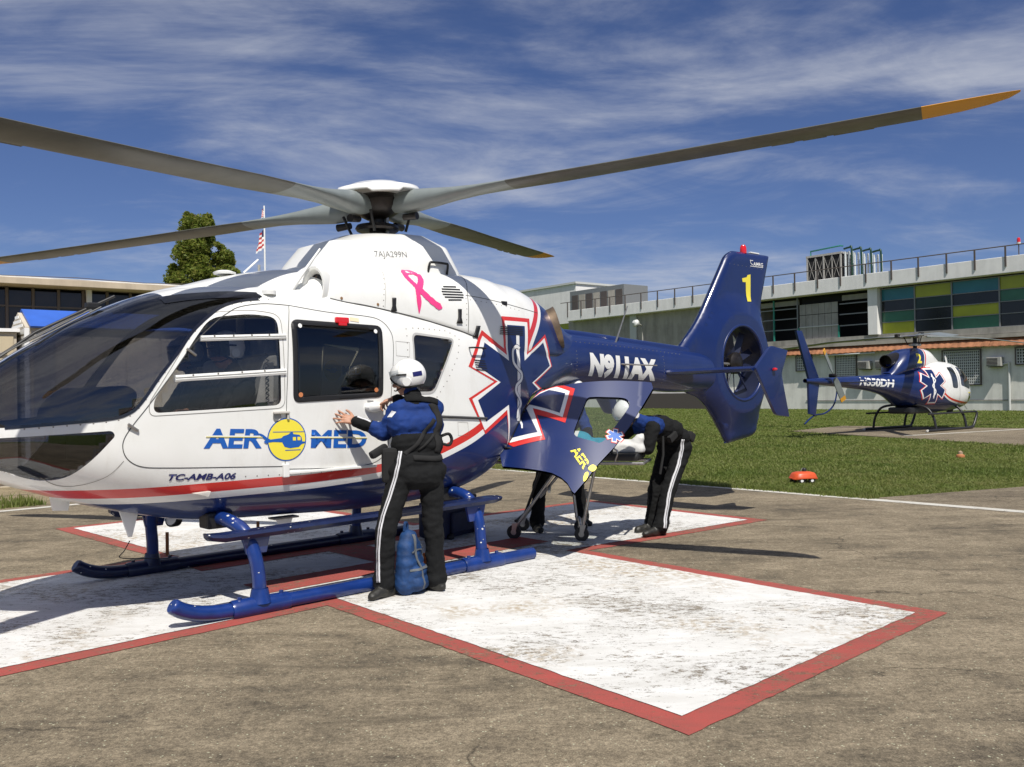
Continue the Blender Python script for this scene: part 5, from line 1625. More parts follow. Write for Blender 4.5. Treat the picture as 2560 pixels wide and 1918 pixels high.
# railing
tube('handrail', [(-14, 0.58, 9.24), (39.3, 0.58, 9.50)], 0.035, M['bronze'], hosp, 6)
post_s = [0.48-1.72*i for i in range(1, 8)]+[0.48, 2.18, 3.82, 5.55, 7.29, 9.03, 10.84, 12.55, 14.33]+[16.1+1.85*i for i in range(13)]
for i, s in enumerate(post_s):
    fbox('rail_post', s-0.045, s+0.045, 0.603, 0.66, 8.15, (9.24+0.26*(s+14)/53.3), M['bronze'])
# coloured glazing
rows = [(4.82, 5.52), (5.56, 6.21), (6.25, 6.90), (6.94, 7.66)]
cols = [(6.24, 8.38), (3.94, 6.16), (1.20, 3.86), (-1.6, 1.12), (-4.4, -1.68)]
look = [['lime', 'green', 'darkpane', 'teal'], ['darkpane', 'darkpane', 'darkgreen', 'lime'], ['green', 'lime', 'darkpane', 'teal'], ['darkpane', 'darkpane', 'green', 'lime'], ['lime', 'darkpane', 'green', 'teal']]
M['darkgreen'] = flat('dark_green_pane', (0.014, 0.04, 0.03), 0.15, var=.3, vscale=.8)
for (s0, s1), cl_ in zip(cols, look):
    for (z0, z1), k in zip(rows, cl_):
        fbox('pane', s0, s1, -0.16, -0.13, z0, z1, M[k])
    fbox('mullion', s0-0.08, s0, -0.2, -0.06, 4.79, 7.69, M['mullion'])
fbox('mullion', 8.38, 8.44, -0.2, -0.06, 4.79, 7.69, M['mullion'])
for z in (4.80, 5.54, 6.23, 6.92, 7.68):
    fbox('transom', -4.4, 8.43, -0.17, -0.05, z-0.022, z+0.022, M['mullion'])
fbox('pillar', 8.46, 9.12, -0.4, 0.32, 4.79, 7.77, M['parapet'], bev=.02)
# open bays left of the pillar with bars, pale panels between
for (s0, s1) in ((9.13, 11.38), (14.60, 18.38)):
    for z in (5.55, 6.3, 7.0):
        fbox('bay_bar', s0, s1, -0.13, -0.06, z-0.035, z+0.035, M['mullion'])
    fbox('bay_frame', s0, s0+0.07, -0.16, -0.04, 4.79, 7.69, M['mullion'])
    fbox('bay_blind', s0+.1, s1, -0.4, -0.38, 7.25, 7.6, M['pale_panel'])
for s in (11.42, 14.5, 16.55): fbox('bay_post', s, s+0.09, -0.14, -0.03, 4.79, 5.6 if s < 16 else 7.69, M['aqua'])
for i in range(6):
    for (z0, z1) in ((4.80, 5.62), (5.66, 6.45), (6.49, 7.2)):
        s0 = 11.55+i*0.495
        fbox('infill_panel', s0, s0+0.47, -0.15, -0.12, z0, z1, M['pale_panel'])
fbox('panel_rail', 11.5, 14.5, -0.11, -0.07, 5.60, 5.67, M['grille'])
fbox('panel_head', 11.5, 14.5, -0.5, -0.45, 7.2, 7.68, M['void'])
# lower windows: frame, dark room and a white block grille
def grille_window(s0, s1, z0, z1, nx, nz, half=False):
    fr = fbox('window_void', s0, s1, -0.02, 0.004, z0, z1, M['void'])
    b_ = bmesh.new()
    for i in range(nx+1):
        s = s0+(s1-s0)*i/nx
        bm_box(b_, (s, 0.05, (z0+z1)/2), (0.05, 0.05, z1-z0))
    for j in range(nz+1):
        z = z0+(z1-z0)*j/nz
        bm_box(b_, ((s0+s1)/2, 0.052, z), (s1-s0+0.05, 0.052, 0.05))
    bm_obj('window_grille', b_, M['grille'], fr)
    b_ = bmesh.new()
    for s in (s0-0.06, s1+0.06): bm_box(b_, (s, 0.05, (z0+z1)/2), (0.07, 0.12, z1-z0+0.18))
    for z in (z0-0.06, z1+0.06): bm_box(b_, ((s0+s1)/2, 0.05, z), (s1-s0+0.05, 0.118, 0.07))
    bm_obj('window_frame', b_, M['bronze'], fr)
grille_window(13.56, 14.66, 2.68, 3.6, 8, 5)
grille_window(10.2, 11.6, 2.2, 3.55, 12, 9)
grille_window(6.3, 7.6, 2.4, 3.55, 12, 8)
grille_window(2.28, 4.4, 1.55, 3.5, 18, 12)
grille_window(-0.9, 0.22, 2.66, 3.5, 8, 5)
grille_window(17.0, 18.3, 2.5, 3.5, 8, 5)
tube('wall_pipe', [(0.64, 0.1, 0.0), (0.64, 0.1, 2.75), (0.64, 0.1, 2.75)], 0.07, M['grille'], hosp, 8)
tube('wall_pipe', [(1.05, 0.1, 2.62), (0.60, 0.1, 2.70)], 0.06, M['grille'], hosp, 8)
tube('wall_conduit', [(-14, 0.03, 0.62), (14, 0.03, 0.55)], 0.02, M['bronze'], hosp, 5)
fbox('hanging_sheet', 30.2, 30.95, -0.05, 0.08, 5.35, 7.75, M['grille'])
fbox('low_store', 21.5, 29.5, 0.02, 1.6, -0.2, 1.15, M['bronze'])
fbox('end_block', 18.6, 21.4, 0.02, 0.5, -0.2, 1.0, M['plaster'])
# air conditioners
for i, (s, z, lab) in enumerate(((9.43, 2.86, 'grey wall air conditioner left of a pair, above the tail of the second helicopter'), (8.22, 2.85, 'grey wall air conditioner right of a pair, next to the exhaust of the second helicopter'),
                  (1.33, 2.79, 'grey wall air conditioner by itself on the right beside the white pipe'))):
    ac = empty('air_conditioner', lab, 'air conditioner', 'wall air conditioners', mw=FM @ Matrix.Translation((s, 0.0, z)))
    box('casing', (0, 0.24, 0), (0.80, 0.46, 0.52), M['ac'], ac, bev=.02)
    box('grille', (0.06, 0.475, 0), (0.58, 0.02, 0.40), M['void'], ac)
    for k in range(5): box('fin', (0.06, 0.488, -0.15+0.075*k), (0.58, 0.012, 0.02), M['ac'], ac)
    box('bracket', (0, 0.2, -0.29), (0.7, 0.36, 0.04), M['bronze'], ac)
# lamp on the wall
wl_ = empty('wall_lamp', 'white floodlight on a bent arm on the bare concrete wall', 'lamp', mw=FM @ Matrix.Translation((29.4, 0, 5.5)))
tube('arm', [(0, 0.15, -0.2), (0, 0.2, 1.25), (-0.1, 0.5, 1.35), (-0.7, 1.6, 1.4)], 0.06, M['ac'], wl_, 8)
lathe('lamp_head', [(0.0, -0.1), (0.3, -0.05), (0.32, 0.1), (0.14, 0.3), (0, 0.32)], M['grille'], wl_, 12, Matrix.Translation((-0.9, 1.8, 1.35)) @ Matrix.Rotation(R(-60), 4, 'X'), cap=False)
box('base_box', (0, 0.2, -0.3), (0.9, 0.5, 0.4), M['bronze'], wl_)
# roof equipment
ct = empty('cooling_tower', 'cooling tower with cross braced dark panels on the hospital roof', 'cooling tower', mw=FM @ Matrix.Translation((14.4, -3.0, 8.3)))
ctb = box('casing', (0, -0.8, 1.3), (2.7, 1.6, 2.5), M['void'], ct)
for i in range(3):
    s = -1.35+i*1.35
    box('column', (s, 0.02, 1.35), (0.10, 0.10, 2.65), M['ac'], ct)
for i in range(4):
    s0 = -1.33+i*0.665
    for a, b in ((0.75, 2.5), (2.5, 0.75)):
        tube('brace', [(s0+0.03, 0.03, a), (s0+0.63, 0.03, b)], 0.013, M['ac'], ct, 5)
    box('slat_post', (s0, 0.025, 1.6), (0.05, 0.05, 1.9), M['ac'], ct)
box('top_rim', (0, -0.8, 2.63), (2.85, 1.75, 0.14), M['ac'], ct)
tube('fan_pipe', [(1.2, -0.2, 2.7), (1.2, -0.2, 3.05), (-1.2, -0.2, 3.15), (-1.4, -0.2, 3.1)], 0.06, M['pipe_green'] if 'pipe_green' in M else M['aqua'], ct, 6)
M['pipe_green'] = flat('pipe_green', (0.012, 0.05, 0.03), 0.45)
M['pipe_white'] = flat('pipe_white', (0.6, 0.64, 0.64), 0.4)
pg = empty('pipe_rack', 'rows of white and dark green vertical pipes beside the cooling tower on the roof', 'pipes', mw=FM @ Matrix.Translation((11.4, -3.0, 8.3)))
for k in range(4):
    s = 1.3-k*0.72; h_ = 2.75-0.17*k
    for q in range(3):
        tube('white_pipe', [(s-0.18*q, -0.15*q, 0.3), (s-0.18*q, -0.15*q, h_-0.1)], 0.075, M['pipe_white'], pg, 8)
    tube('green_pipe', catmull([(s+0.1, 0, h_+0.1), (s-0.35, 0.05, h_+0.14), (s-0.52, 0.05, h_), (s-0.54, 0.05, 0.3)], 4, closed=False), 0.07, M['pipe_green'], pg, 8)
box('skid_base', (0.2, -0.2, 0.25), (3.4, 0.9, 0.16), M['ac'], pg)
rm = empty('roof_plant_room', 'low grey plant room on the roof behind the railing, left part of the hospital', 'plant room', mw=FM @ Matrix.Translation((37, -3.2, 8.3)))
box('housing', (0, 0, 1.25), (7.2, 3, 2.5), M['mullion'], rm)
for k in range(7): box('louvre_panel', (-3.0+k*0.98, 1.52, 1.3), (0.8, 0.04, 1.6), M['bare_concrete'] if k % 2 else M['bronze'], rm)
rb_ = empty('roof_hall', 'white flat roofed block on the hospital roof behind the plant room', 'building', mw=FM @ Matrix.Translation((49, -9, 8.3)))
box('walls', (0, 0, 1.9), (11, 8, 3.9), M['parapet'], rb_)
box('roof_edge', (0, 0, 3.9), (11.3, 8.3, 0.2), M['grille'], rb_)
rbn = empty('roof_beacon', 'small red and white mast light on the parapet at the far right', 'light', mw=FM @ Matrix.Translation((-0.1, 0.3, 8.72)))
tube('mast', [(0, 0, 0), (0, 0, 0.75)], 0.03, M['bronze'], rbn, 6)
lathe('beacon_glass', [(0, 0.72), (0.09, 0.74), (0.1, 0.9), (0.06, 1.0), (0, 1.02)], M['red_lamp'], rbn, 10, cap=False)
lathe('beacon_base', [(0.11, 0.62), (0.11, 0.74), (0, 0.745)], M['grille'], rbn, 10, cap=False)

# ------------------------------------------------------------------ left building, shed, tree, flagpole
LB0 = Vector((-18.6, 32.0)); LT = Vector((0.81, 0.586)).normalized(); LN = Vector((LT.y, -LT.x))
LM = Matrix(((LT.x, LN.x, 0, LB0.x), (LT.y, LN.y, 0, LB0.y), (0, 0, 1, -0.32), (0, 0, 0, 1)))
M['cream'] = plaster('cream_paint', (0.54, 0.45, 0.34), 0.22, 0.9)
M['brown_glass'] = flat('brown_window', (0.035, 0.027, 0.022), 0.15, var=.5, vscale=.7)
M['brown_frame'] = flat('brown_frame', (0.13, 0.10, 0.08), 0.5)
M['tan_wall'] = plaster('tan_wall', (0.52, 0.44, 0.30), 0.2, 0.8)
clinic = empty('clinic_building', 'low cream building with a flat roof edge and long brown clerestory windows', 'building', mw=LM)
def lbox(name, s0, s1, o0, o1, z0, z1, mat, bev=0):
    return box(name, ((s0+s1)/2, (o0+o1)/2, (z0+z1)/2), (s1-s0, o1-o0, z1-z0), mat, clinic, bev=bev)
lbox('wall', -12, 24, -6, 0, -0.3, 4.25, M['tan_wall'])
lbox('sill', -12, 24, 0.003, 0.18, 4.10, 4.30, M['cream'])
lbox('roof', -12, 24, -6.5, 1.0, 5.98, 6.22, M['cream'], bev=.02)
lbox('roof_flashing', -12, 24, -6.4, 0.9, 6.222, 6.27, M['parapet'])
lbox('window_back', -12, 24, -0.6, -0.5, 4.26, 5.975, M['void'])
s_ = -11.6; k = 0
while s_ < 23:
    for z0, z1 in ((4.32, 5.24), (5.30, 5.85)):
        lbox('window_pane', s_, s_+0.72, -0.06, -0.03, z0, z1, M['brown_glass'])
    lbox('window_post', s_+0.73, s_+0.83, -0.08, 0.03, 4.28, 5.95, M['brown_frame'])
    s_ += 0.85; k += 1
lbox('window_rail', -12, 24, -0.02, 0.035, 5.24, 5.30, M['brown_frame'])
for s in (2.95, 11.5, 20): lbox('column', s-0.09, s+0.09, 0.05, 0.25, 4.31, 5.97, M['parapet'])
tube('roof_cable', [(-12+1.2*i, 0.95, 6.29+0.03*math.sin(i*1.7)) for i in range(30)], 0.012, M['bronze'], clinic, 4)
tube('roof_post', [(9.6, 0.2, 6.2), (9.6, 0.2, 7.4)], 0.06, M['ac'], clinic, 6)

# shed beside the apron
shed = empty('storage_shed', 'small beige storage shed with a bright blue roof at the far left', 'shed', loc=(-8.62, 15.6, 0), rz=R(40))
M['shed_beige'] = flat('shed_beige', (0.52, 0.46, 0.36), 0.7, var=.12, vscale=3)
M['shed_grey'] = flat('shed_grey_door', (0.33, 0.31, 0.28), 0.7)  # the door's own even grey
M['blue_roof'] = flat('blue_sheet_roof', (0.03, 0.12, 0.52), 0.35, var=.15, vscale=2)
prism('shed_body', [(0.0, -0.2), (1.3, -0.2), (1.3, 2.82), (0.62, 3.12), (0.0, 2.82)], 0.0, 3.4, M['shed_beige'], shed, axis='x')
prism('blue_roof', [(-0.10, 2.80), (0.62, 3.15), (0.62, 3.19), (-0.12, 2.83)], 0.06, 3.5, M['blue_roof'], shed, axis='x')
prism('blue_roof', [(0.63, 3.15), (1.40, 2.80), (1.42, 2.83), (0.63, 3.19)], 0.06, 3.5, M['blue_roof'], shed, axis='x')
for k in range(23):
    z = 2.74-0.125*k
    box('siding_board', (-0.008, 0.65, z), (0.014, 1.28, 0.085), M['decal_white'], shed)
for k in range(3):
    w_ = 1.3*(1-(0.06+0.08*k)/0.30)
    box('gable_board', (-0.008, 0.63, 2.86+0.085*k), (0.014, w_*0.86, 0.05), M['decal_white'], shed)
box('corner_post', (0.02, -0.015, 1.35), (0.08, 0.04, 2.9), M['decal_white'], shed)
box('grey_door', (0.30, -0.02, 1.3), (0.34, 0.03, 2.8), M['shed_grey'], shed)
for x in (0.78, 1.40, 2.02, 2.64): box('wall_panel', (x, -0.014, 1.3), (0.58, 0.02, 2.8), M['shed_beige'], shed)
cab = empty('beige_cabinet', 'plain beige metal cabinet left of the storage shed at the left edge', 'cabinet', loc=(-9.35, 15.3, 0), rz=R(30))
box('cabinet_body', (0, 0.4, 1.35), (1.3, 0.8, 2.75), M['shed_beige'], cab, bev=.01)
box('cabinet_door', (0.2, -0.01, 1.35), (0.8, 0.03, 2.6), M['tan_wall'], cab)
tube('cabinet_handle', [(0.25, -0.06, 2.35), (0.5, -0.06, 2.35)], 0.02, M['bronze'], cab, 6)
box('cabinet_top', (0, 0.4, 2.76), (1.4, 0.95, 0.06), M['parapet'], cab)

# tree behind the clinic
def leaf_mat(name, a, b, c):
    mt, nt, bs = material(name)
    oi = nd(nt, 'ShaderNodeNewGeometry')
    f = nmath(nt, 'ADD', nmath(nt, 'MULTIPLY', oi.outputs['Random Per Island'], 0.6), nmath(nt, 'MULTIPLY', nnoise(nt, 0.9, 3, 0.5, oi.outputs['Position']), 0.5))
    col = nramp(nt, f, [(0.15, a), (0.5, b), (0.85, c)])
    nt.links.new(col, bs.inputs['Base Color'])
    bs.inputs['Roughness'].default_value = 0.55
    bs.inputs['Specular IOR Level'].default_value = 0.3
    tr = nd(nt, 'ShaderNodeBsdfTranslucent'); nt.links.new(col, tr.inputs[0])
    mx = nd(nt, 'ShaderNodeMixShader'); mx.inputs[0].default_value = 0.5
    nt.links.new(bs.outputs[0], mx.inputs[1]); nt.links.new(tr.outputs[0], mx.inputs[2])
    nt.links.new(mx.outputs[0], nt.nodes['Material Output'].inputs['Surface'])
    return mt
M['leaf'] = leaf_mat('tree_leaf', (0.08, 0.125, 0.016), (0.16, 0.205, 0.03), (0.27, 0.27, 0.06))
M['bark'] = flat('bark', (0.09, 0.065, 0.045), 0.9, var=.4, vscale=3, bump=.5, bscale=12)
tree = empty('broadleaf_tree', 'bushy green tree with a pointed top behind the clinic roof', 'tree', loc=(-15.9, 46, 0))
random.seed(11)
tb = bmesh.new()
bm_tube(tb, catmull([(0, 0, -0.2), (0.1, 0.1, 3), (0, 0.1, 6), (-0.2, 0, 8.5), (-0.5, 0, 11)], 4, closed=False), [0.26-0.011*i for i in range(17)], 8)
clumps = []
for i in range(80):
    z = random.uniform(5.8, 10.6)
    half = 1.5*max(0.10, 1-abs(z-7.5)/4.0)**0.75
    a = random.uniform(0, 6.28); r = half*math.sqrt(random.random())
    clumps.append((Vector((-0.40+(-0.30)*(z-7)/4+r*math.cos(a), r*math.sin(a), z)), random.uniform(0.35, 0.62)))
for i in range(40):
    z = random.uniform(5.8, 9.0)
    half = 1.0*max(0.10, 1-abs(z-6.8)/2.9)**0.75
    a = random.uniform(0, 6.28); r = half*math.sqrt(random.random())
    clumps.append((Vector((1.05+r*math.cos(a), r*math.sin(a), z)), random.uniform(0.30, 0.55)))
for i in range(46):
    a = random.uniform(0, 6.28); z = random.uniform(6.2, 11.0); half = 1.95*max(0.15, 1-abs(z-7.3)/4.6)**0.75
    clumps.append((Vector((-0.15-0.35*(z-7)/4+half*math.cos(a), half*math.sin(a)*.8, z)), random.uniform(.14, .26)))
for c_, r_ in clumps[:26]:
    bm_tube(tb, [Vector((0, 0, max(4.5, c_.z-1.8))), Vector((c_.x*.5, c_.y*.5, c_.z-0.7)), c_], [0.08, 0.05, 0.015], 5)
bm_obj('trunk', tb, M['bark'], tree, smooth=True)
lv, lf = [], []
for c_, r_ in clumps:
    for j in range(int(800*r_)):
        d = Vector((random.gauss(0, 1), random.gauss(0, 1), random.gauss(0, 1))).normalized()*r_*(random.random()**0.45)
        d.z *= 0.8
        p = c_+d
        u = Vector((random.gauss(0, 1), random.gauss(0, 1), random.gauss(0, .6))).normalized()
        w = u.cross(Vector((random.gauss(0, 1), random.gauss(0, 1), random.gauss(0, 1)))).normalized()
        L = random.uniform(0.07, 0.14)
        k = len(lv)
        lv += [p-u*L, p+w*L*0.45, p+u*L, p-w*L*0.45]; lf.append((k, k+1, k+2, k+3))
lv = [Vector((v.x*0.88, v.y, v.z)) for v in lv]
crown = mesh_obj('crown', lv, lf, M['leaf'], tree)

fp = empty('flagpole', 'thin white flagpole with two limp red and white flags above the helicopter roof', 'flagpole', loc=(-13.95, 50, 0))
tube('pole', [(0, 0, -0.2), (0, 0, 12.3)], [0.08, 0.045], M['decal_white'], fp, 8)
M['flag_red'] = flat('flag_red', (0.5, 0.04, 0.04), 0.8); M['flag_navy'] = flat('flag_navy', (0.02, 0.025, 0.09), 0.8)
def limp_flag(zt, h_, w):
    b_ = bmesh.new()
    n_, m_ = 8, 7
    g_ = [[b_.verts.new((-w*(j/m_)*(0.55+0.45*i/n_)*0.8, 0.10*math.sin(j*1.9+i*.3), zt-h_*i/n_-0.30*(j/m_)*h_)) for j in range(m_+1)] for i in range(n_+1)]
    for i in range(n_):
        for j in range(m_):
            f = b_.faces.new((g_[i][j], g_[i][j+1], g_[i+1][j+1], g_[i+1][j])); f.material_index = (2 if i < 3 and j < 4 else i % 2)
    return bm_obj('flag', b_, [M['flag_red'], M['decal_white'], M['flag_navy']], fp, smooth=True)
limp_flag(12.2, 0.5, 0.25); limp_flag(11.0, 1.1, 0.65)

# ------------------------------------------------------------------ lawn
def grass_mat(name, a, b, c):
    mt = leaf_mat(name, a, b, c); nt = mt.node_tree
    bs = nt.nodes['Principled BSDF']; tr = [n for n in nt.nodes if n.type == 'BSDF_TRANSLUCENT'][0]
    src = bs.inputs['Base Color'].links[0].from_socket
    p = wpos(nt)
    dry = nramp(nt, nnoise(nt, 0.35, 6, 0.65, p), [(0.50, 0.0), (0.70, 0.45)])
    col = nmix(nt, dry, src, (0.26, 0.23, 0.09))
    lush = nramp(nt, nnoise(nt, 0.8, 5, 0.6, p), [(0.50, 0.0), (0.68, 0.65)])
    col = nmix(nt, lush, col, (0.09, 0.155, 0.022))
    nt.links.new(col, bs.inputs['Base Color']); nt.links.new(col, tr.inputs[0])
    return mt
random.seed(21)
lawn_quads = []
gm2 = grass_mat('grass_blade', (0.12, 0.165, 0.03), (0.18, 0.225, 0.05), (0.26, 0.27, 0.095))
gv, gf = [], []
def in_lawn(x_, y_):
    q = Vector((x_, y_))-PAD_C
    a, b = q.dot(PA), q.dot(PB)
    if b > -7.12: return False
    # side path boundary
    ax = 1.45+(21.5-1.45)*(-7.14-b)/(60-7.14) if b < -7.14 else 1.45
    if b > -26:
        ax = 1.45+(9-1.45)*(-7.14-b)/(26-7.14)
    else:
        ax = 9+(21.5-9)*(-26-b)/(60-26)
    if a > ax: return False
    if inside((x_, y_), [(9.9, 30.8), (12.8, 34.0), (31, 18.7), (14.2, 17.8)]): return False
    if (q2 := (Vector((x_, y_))-F0).dot(FN)) < 0.05: return False
    return True
cnt = 0
while cnt < 170000:
    # sample evenly in picture: depth with 1/d^2 density
    d = 10.0/(1-random.random()*(1-10.0/75))
    xx = random.uniform(-0.12, 0.66)*d
    if not in_lawn(xx, d): continue
    cnt += 1
    hgt = random.uniform(0.018, 0.055)*(1+0.7*noise.noise(Vector((xx*.35, d*.35, 0))))
    wd = 0.004+0.0007*d
    a = random.uniform(0, 6.28)
    dx, dy = math.cos(a)*wd, math.sin(a)*wd
    lx, ly = random.gauss(0, .035), random.gauss(0, .035)
    k = len(gv)
    gv += [(xx-dx, d-dy, -0.03), (xx+dx, d+dy, -0.03), (xx+lx, d+ly, -0.03+hgt)]
    gf.append((k, k+1, k+2))
for _ in range(6000):
    b = random.uniform(0.9, 8); a = -7.1-abs(random.gauss(0, .55))
    q = pad(a, b)
    an = random.uniform(0, 6.28); k = len(gv)
    gv += [(q.x-math.cos(an)*.012, q.y-math.sin(an)*.012, -0.02), (q.x+math.cos(an)*.012, q.y+math.sin(an)*.012, -0.02), (q.x+random.gauss(0, .03), q.y+random.gauss(0, .03), random.uniform(.04, .12))]
    gf.append((k, k+1, k+2))
for _ in range(9000):
    a = random.uniform(-6.5, 1.6); b = -7.08+random.gauss(0, .05)*(1+1.2*max(0, noise.noise(Vector((a*1.3, 2, 0)))))
    q = pad(a, b)
    an = random.uniform(0, 6.28); k = len(gv); w_ = .009
    gv += [(q.x-math.cos(an)*w_, q.y-math.sin(an)*w_, -0.005), (q.x+math.cos(an)*w_, q.y+math.sin(an)*w_, -0.005), (q.x+random.gauss(0, .03), q.y+random.gauss(0, .03), random.uniform(.02, .08))]
    gf.append((k, k+1, k+2))
grass = mesh_obj('grass', gv, gf, gm2)
tag(grass, 'short green lawn between the pad and the hospital', 'grass', kind='stuff')

# ------------------------------------------------------------------ people
M['cloth_black'] = flat('black_cloth', (0.008, 0.0085, 0.009), 0.9, var=0.35, vscale=14, bump=0.5, bscale=22, spec=0.25)
M['cloth_blue'] = flat('blue_cloth', (0.006, 0.032, 0.165), 0.8, var=0.3, vscale=12, bump=0.5, bscale=20, spec=0.3)
M['skin'] = flat('skin', (0.42, 0.21, 0.13), 0.5, var=0.12, vscale=30)
M['boot'] = flat('boot_leather', (0.022, 0.021, 0.017), 0.5, var=0.4, vscale=20)
M['helmet'] = flat('helmet_white', (0.78, 0.78, 0.76), 0.25, coat=0.4)
M['visor'] = glass('helmet_visor', (0.75, 0.78, 0.80), 1.5)
M['dark_visor'] = flat('dark_visor', (0.012, 0.012, 0.014), 0.12, coat=0.6)
M['strap'] = flat('webbing', (0.010, 0.010, 0.010), 0.9)
M['stripe'] = flat('white_stripe', (0.62, 0.62, 0.64), 0.8)
M['hair'] = flat('dark_hair', (0.02, 0.013, 0.01), 0.6)

def sphere_verts(c, r, seg=12, rings=8):
    vs = []
    for i in range(rings+1):
        t = math.pi*i/rings
        for k in range(seg):
            a = 2*math.pi*k/seg
            vs.append(Vector((c[0]+r[0]*math.sin(t)*math.cos(a), c[1]+r[1]*math.sin(t)*math.sin(a), c[2]+r[2]*math.cos(t))))
    return vs

def bm_capsule(bm, p0, r0, p1, r1, seg=14, flatten=1.0, flat_axis=None):
    """tapered capsule as one closed lathe"""
    p0, p1 = Vector(p0), Vector(p1)
    d = p1-p0
    L = d.length
    if L < 1e-5:
        d = Vector((0, 0, 1)); L = 1e-5
    q = d.to_track_quat('Z', 'Y').to_matrix().to_4x4()
    Mx = Matrix.Translation(p0) @ q
    prof = []
    for i in range(6):
        a = -math.pi/2+math.pi/2*i/5
        prof.append((max(1e-4, r0*math.cos(a)), r0*math.sin(a)))
    for i in range(1, 6):
        t = i/6
        prof.append((r0+(r1-r0)*t, L*t))
    for i in range(6):
        a = math.pi/2*i/5
        prof.append((max(1e-4, r1*math.cos(a)), L+r1*math.sin(a)))
    bm_lathe(bm, prof, seg, Mx, cap=True)

def seg_dist(p, s):
    a, ra, b, rb = Vector(s[0]), s[1], Vector(s[2]), s[3]
    d = b-a
    t = 0 if d.length_squared < 1e-9 else max(0, min(1, (p-a).dot(d)/d.length_squared))
    return (p-a-d*t).length-(ra+(rb-ra)*t)

def blend_mesh(segs, voxel, smooth=6, noise_amp=0.0):
    """fuse tapered limbs into one continuous skin; returns (verts, faces, material index per face)"""
    b_ = bmesh.new()
    for s in segs: bm_capsule(b_, s[0], s[1], s[2], s[3])
    me = bpy.data.meshes.new('tmp'); bmesh.ops.recalc_face_normals(b_, faces=b_.faces); b_.to_mesh(me); b_.free()
    ob = bpy.data.objects.new('tmp', me); COL.objects.link(ob)
    rm_ = ob.modifiers.new('r', 'REMESH'); rm_.mode = 'VOXEL'; rm_.voxel_size = voxel
    sm = ob.modifiers.new('s', 'SMOOTH'); sm.factor = 0.5; sm.iterations = smooth
    dg = bpy.context.evaluated_depsgraph_get()
    m2 = bpy.data.meshes.new_from_object(ob.evaluated_get(dg))
    bpy.data.objects.remove(ob); bpy.data.meshes.remove(me)
    vs = [v.co.copy() for v in m2.vertices]; ns = [v.normal.copy() for v in m2.vertices]
    fs = [list(p.vertices) for p in m2.polygons]
    if noise_amp:
        for i, v in enumerate(vs):
            # cloth folds: long soft ridges
            w = noise.noise(Vector((v.x*7+v.z*5, v.y*7-v.z*4, v.z*13)))*0.7+noise.noise(Vector((v.x*17+3+v.z*9, v.y*17, v.z*30)))*0.55+noise.noise(Vector((v.x*40, v.y*40, v.z*55)))*0.2
            vs[i] = v+ns[i]*w*noise_amp
    V = np.array([tuple(v) for v in vs]); C = np.array([V[f].mean(0) for f in fs])
    best = np.full(len(C), 1e9); mats = np.zeros(len(C), int)
    for s in segs:
        a = np.array(s[0], float); b = np.array(s[2], float); d = b-a; L2 = max(1e-9, d @ d)
        t = np.clip((C-a) @ d/L2, 0, 1)
        dist = np.linalg.norm(C-a-t[:, None]*d, axis=1)-(s[1]+(s[3]-s[1])*t)
        m_ = dist < best; best[m_] = dist[m_]; mats[m_] = s[4]
    mats = mats.tolist()
    bpy.data.meshes.remove(m2)
    return vs, fs, mats

def hand_segs(wrist, fdir, pnorm, thumb, size=1.0, curl=(0.35, 0.4, 0.45, 0.5), spread=0.16, mat=3):
    """palm and five fingers. fdir: wrist to fingers, pnorm: out of the palm, thumb: towards the thumb side"""
    w = Vector(wrist); f = Vector(fdir).normalized(); n_ = Vector(pnorm); n_ = (n_-f*n_.dot(f)).normalized()
    t = Vector(thumb); t = (t-f*t.dot(f)-n_*t.dot(n_)).normalized()
    S = size
    segs = [(w-f*0.02*S, 0.026*S, w+f*0.02*S, 0.027*S, mat)]
    base = [(0.030, 0.088), (0.010, 0.093), (-0.011, 0.088), (-0.030, 0.078)]
    lens = [(0.042, 0.026, 0.020), (0.046, 0.029, 0.021), (0.043, 0.027, 0.020), (0.034, 0.021, 0.018)]
    for i, (o_, L) in enumerate(base):
        kn = w+f*L*S+t*o_*S
        segs.append((w+f*0.02*S+t*o_*0.55*S, 0.019*S, kn, 0.0125*S, mat))
        a = spread*(1.5-i)/1.5*1.0
        d = (f+t*a).normalized()
        p = kn; ang = 0.0
        for j, l in enumerate(lens[i]):
            ang += curl[i]*(0.8 if j == 0 else 1.0)
            dd = (d*math.cos(ang)+n_*math.sin(ang)).normalized()
            q = p+dd*l*S
            segs.append((p, (0.0100-0.0012*j)*S, q, (0.0090-0.0012*j)*S, mat))
            p = q
    p = w+f*0.03*S+t*0.030*S
    for j, (l, k1, k2) in enumerate(((0.040, 0.75, 0.25), (0.032, 0.55, 0.35), (0.026, 0.35, 0.45))):
        d = (t*k1+f*(1-k1*0.4)+n_*k2*0.6).normalized()
        q = p+d*l*S
        segs.append((p, (0.0135-0.0015*j)*S, q, (0.0115-0.0013*j)*S, mat))
        p = q
    return segs

def make_person(label, cloth, hands, base, mats, group=None, voxel=0.0095, fold=0.012, parent_M=None):
    vs, fs, ms = blend_mesh(cloth, voxel, 5, fold)
    for hs in hands:
        hv_, hf_, hm_ = blend_mesh(hs, 0.0042, 2)
        k = len(vs); vs += hv_; fs += [[i+k for i in f] for f in hf_]; ms += hm_
    MM = parent_M if parent_M is not None else Matrix.Identity(4)
    vs = [MM @ v for v in vs]
    b0 = MM @ Vector(base)
    o = mesh_obj('person', [v-b0 for v in vs], fs, mats, None, smooth=True)
    o.data.polygons.foreach_set('material_index', ms)
    o.location = b0
    tag(o, label, 'person', group)
    bvh = BVHTree.FromPolygons([tuple(v) for v in vs], fs)
    return o, bvh, b0

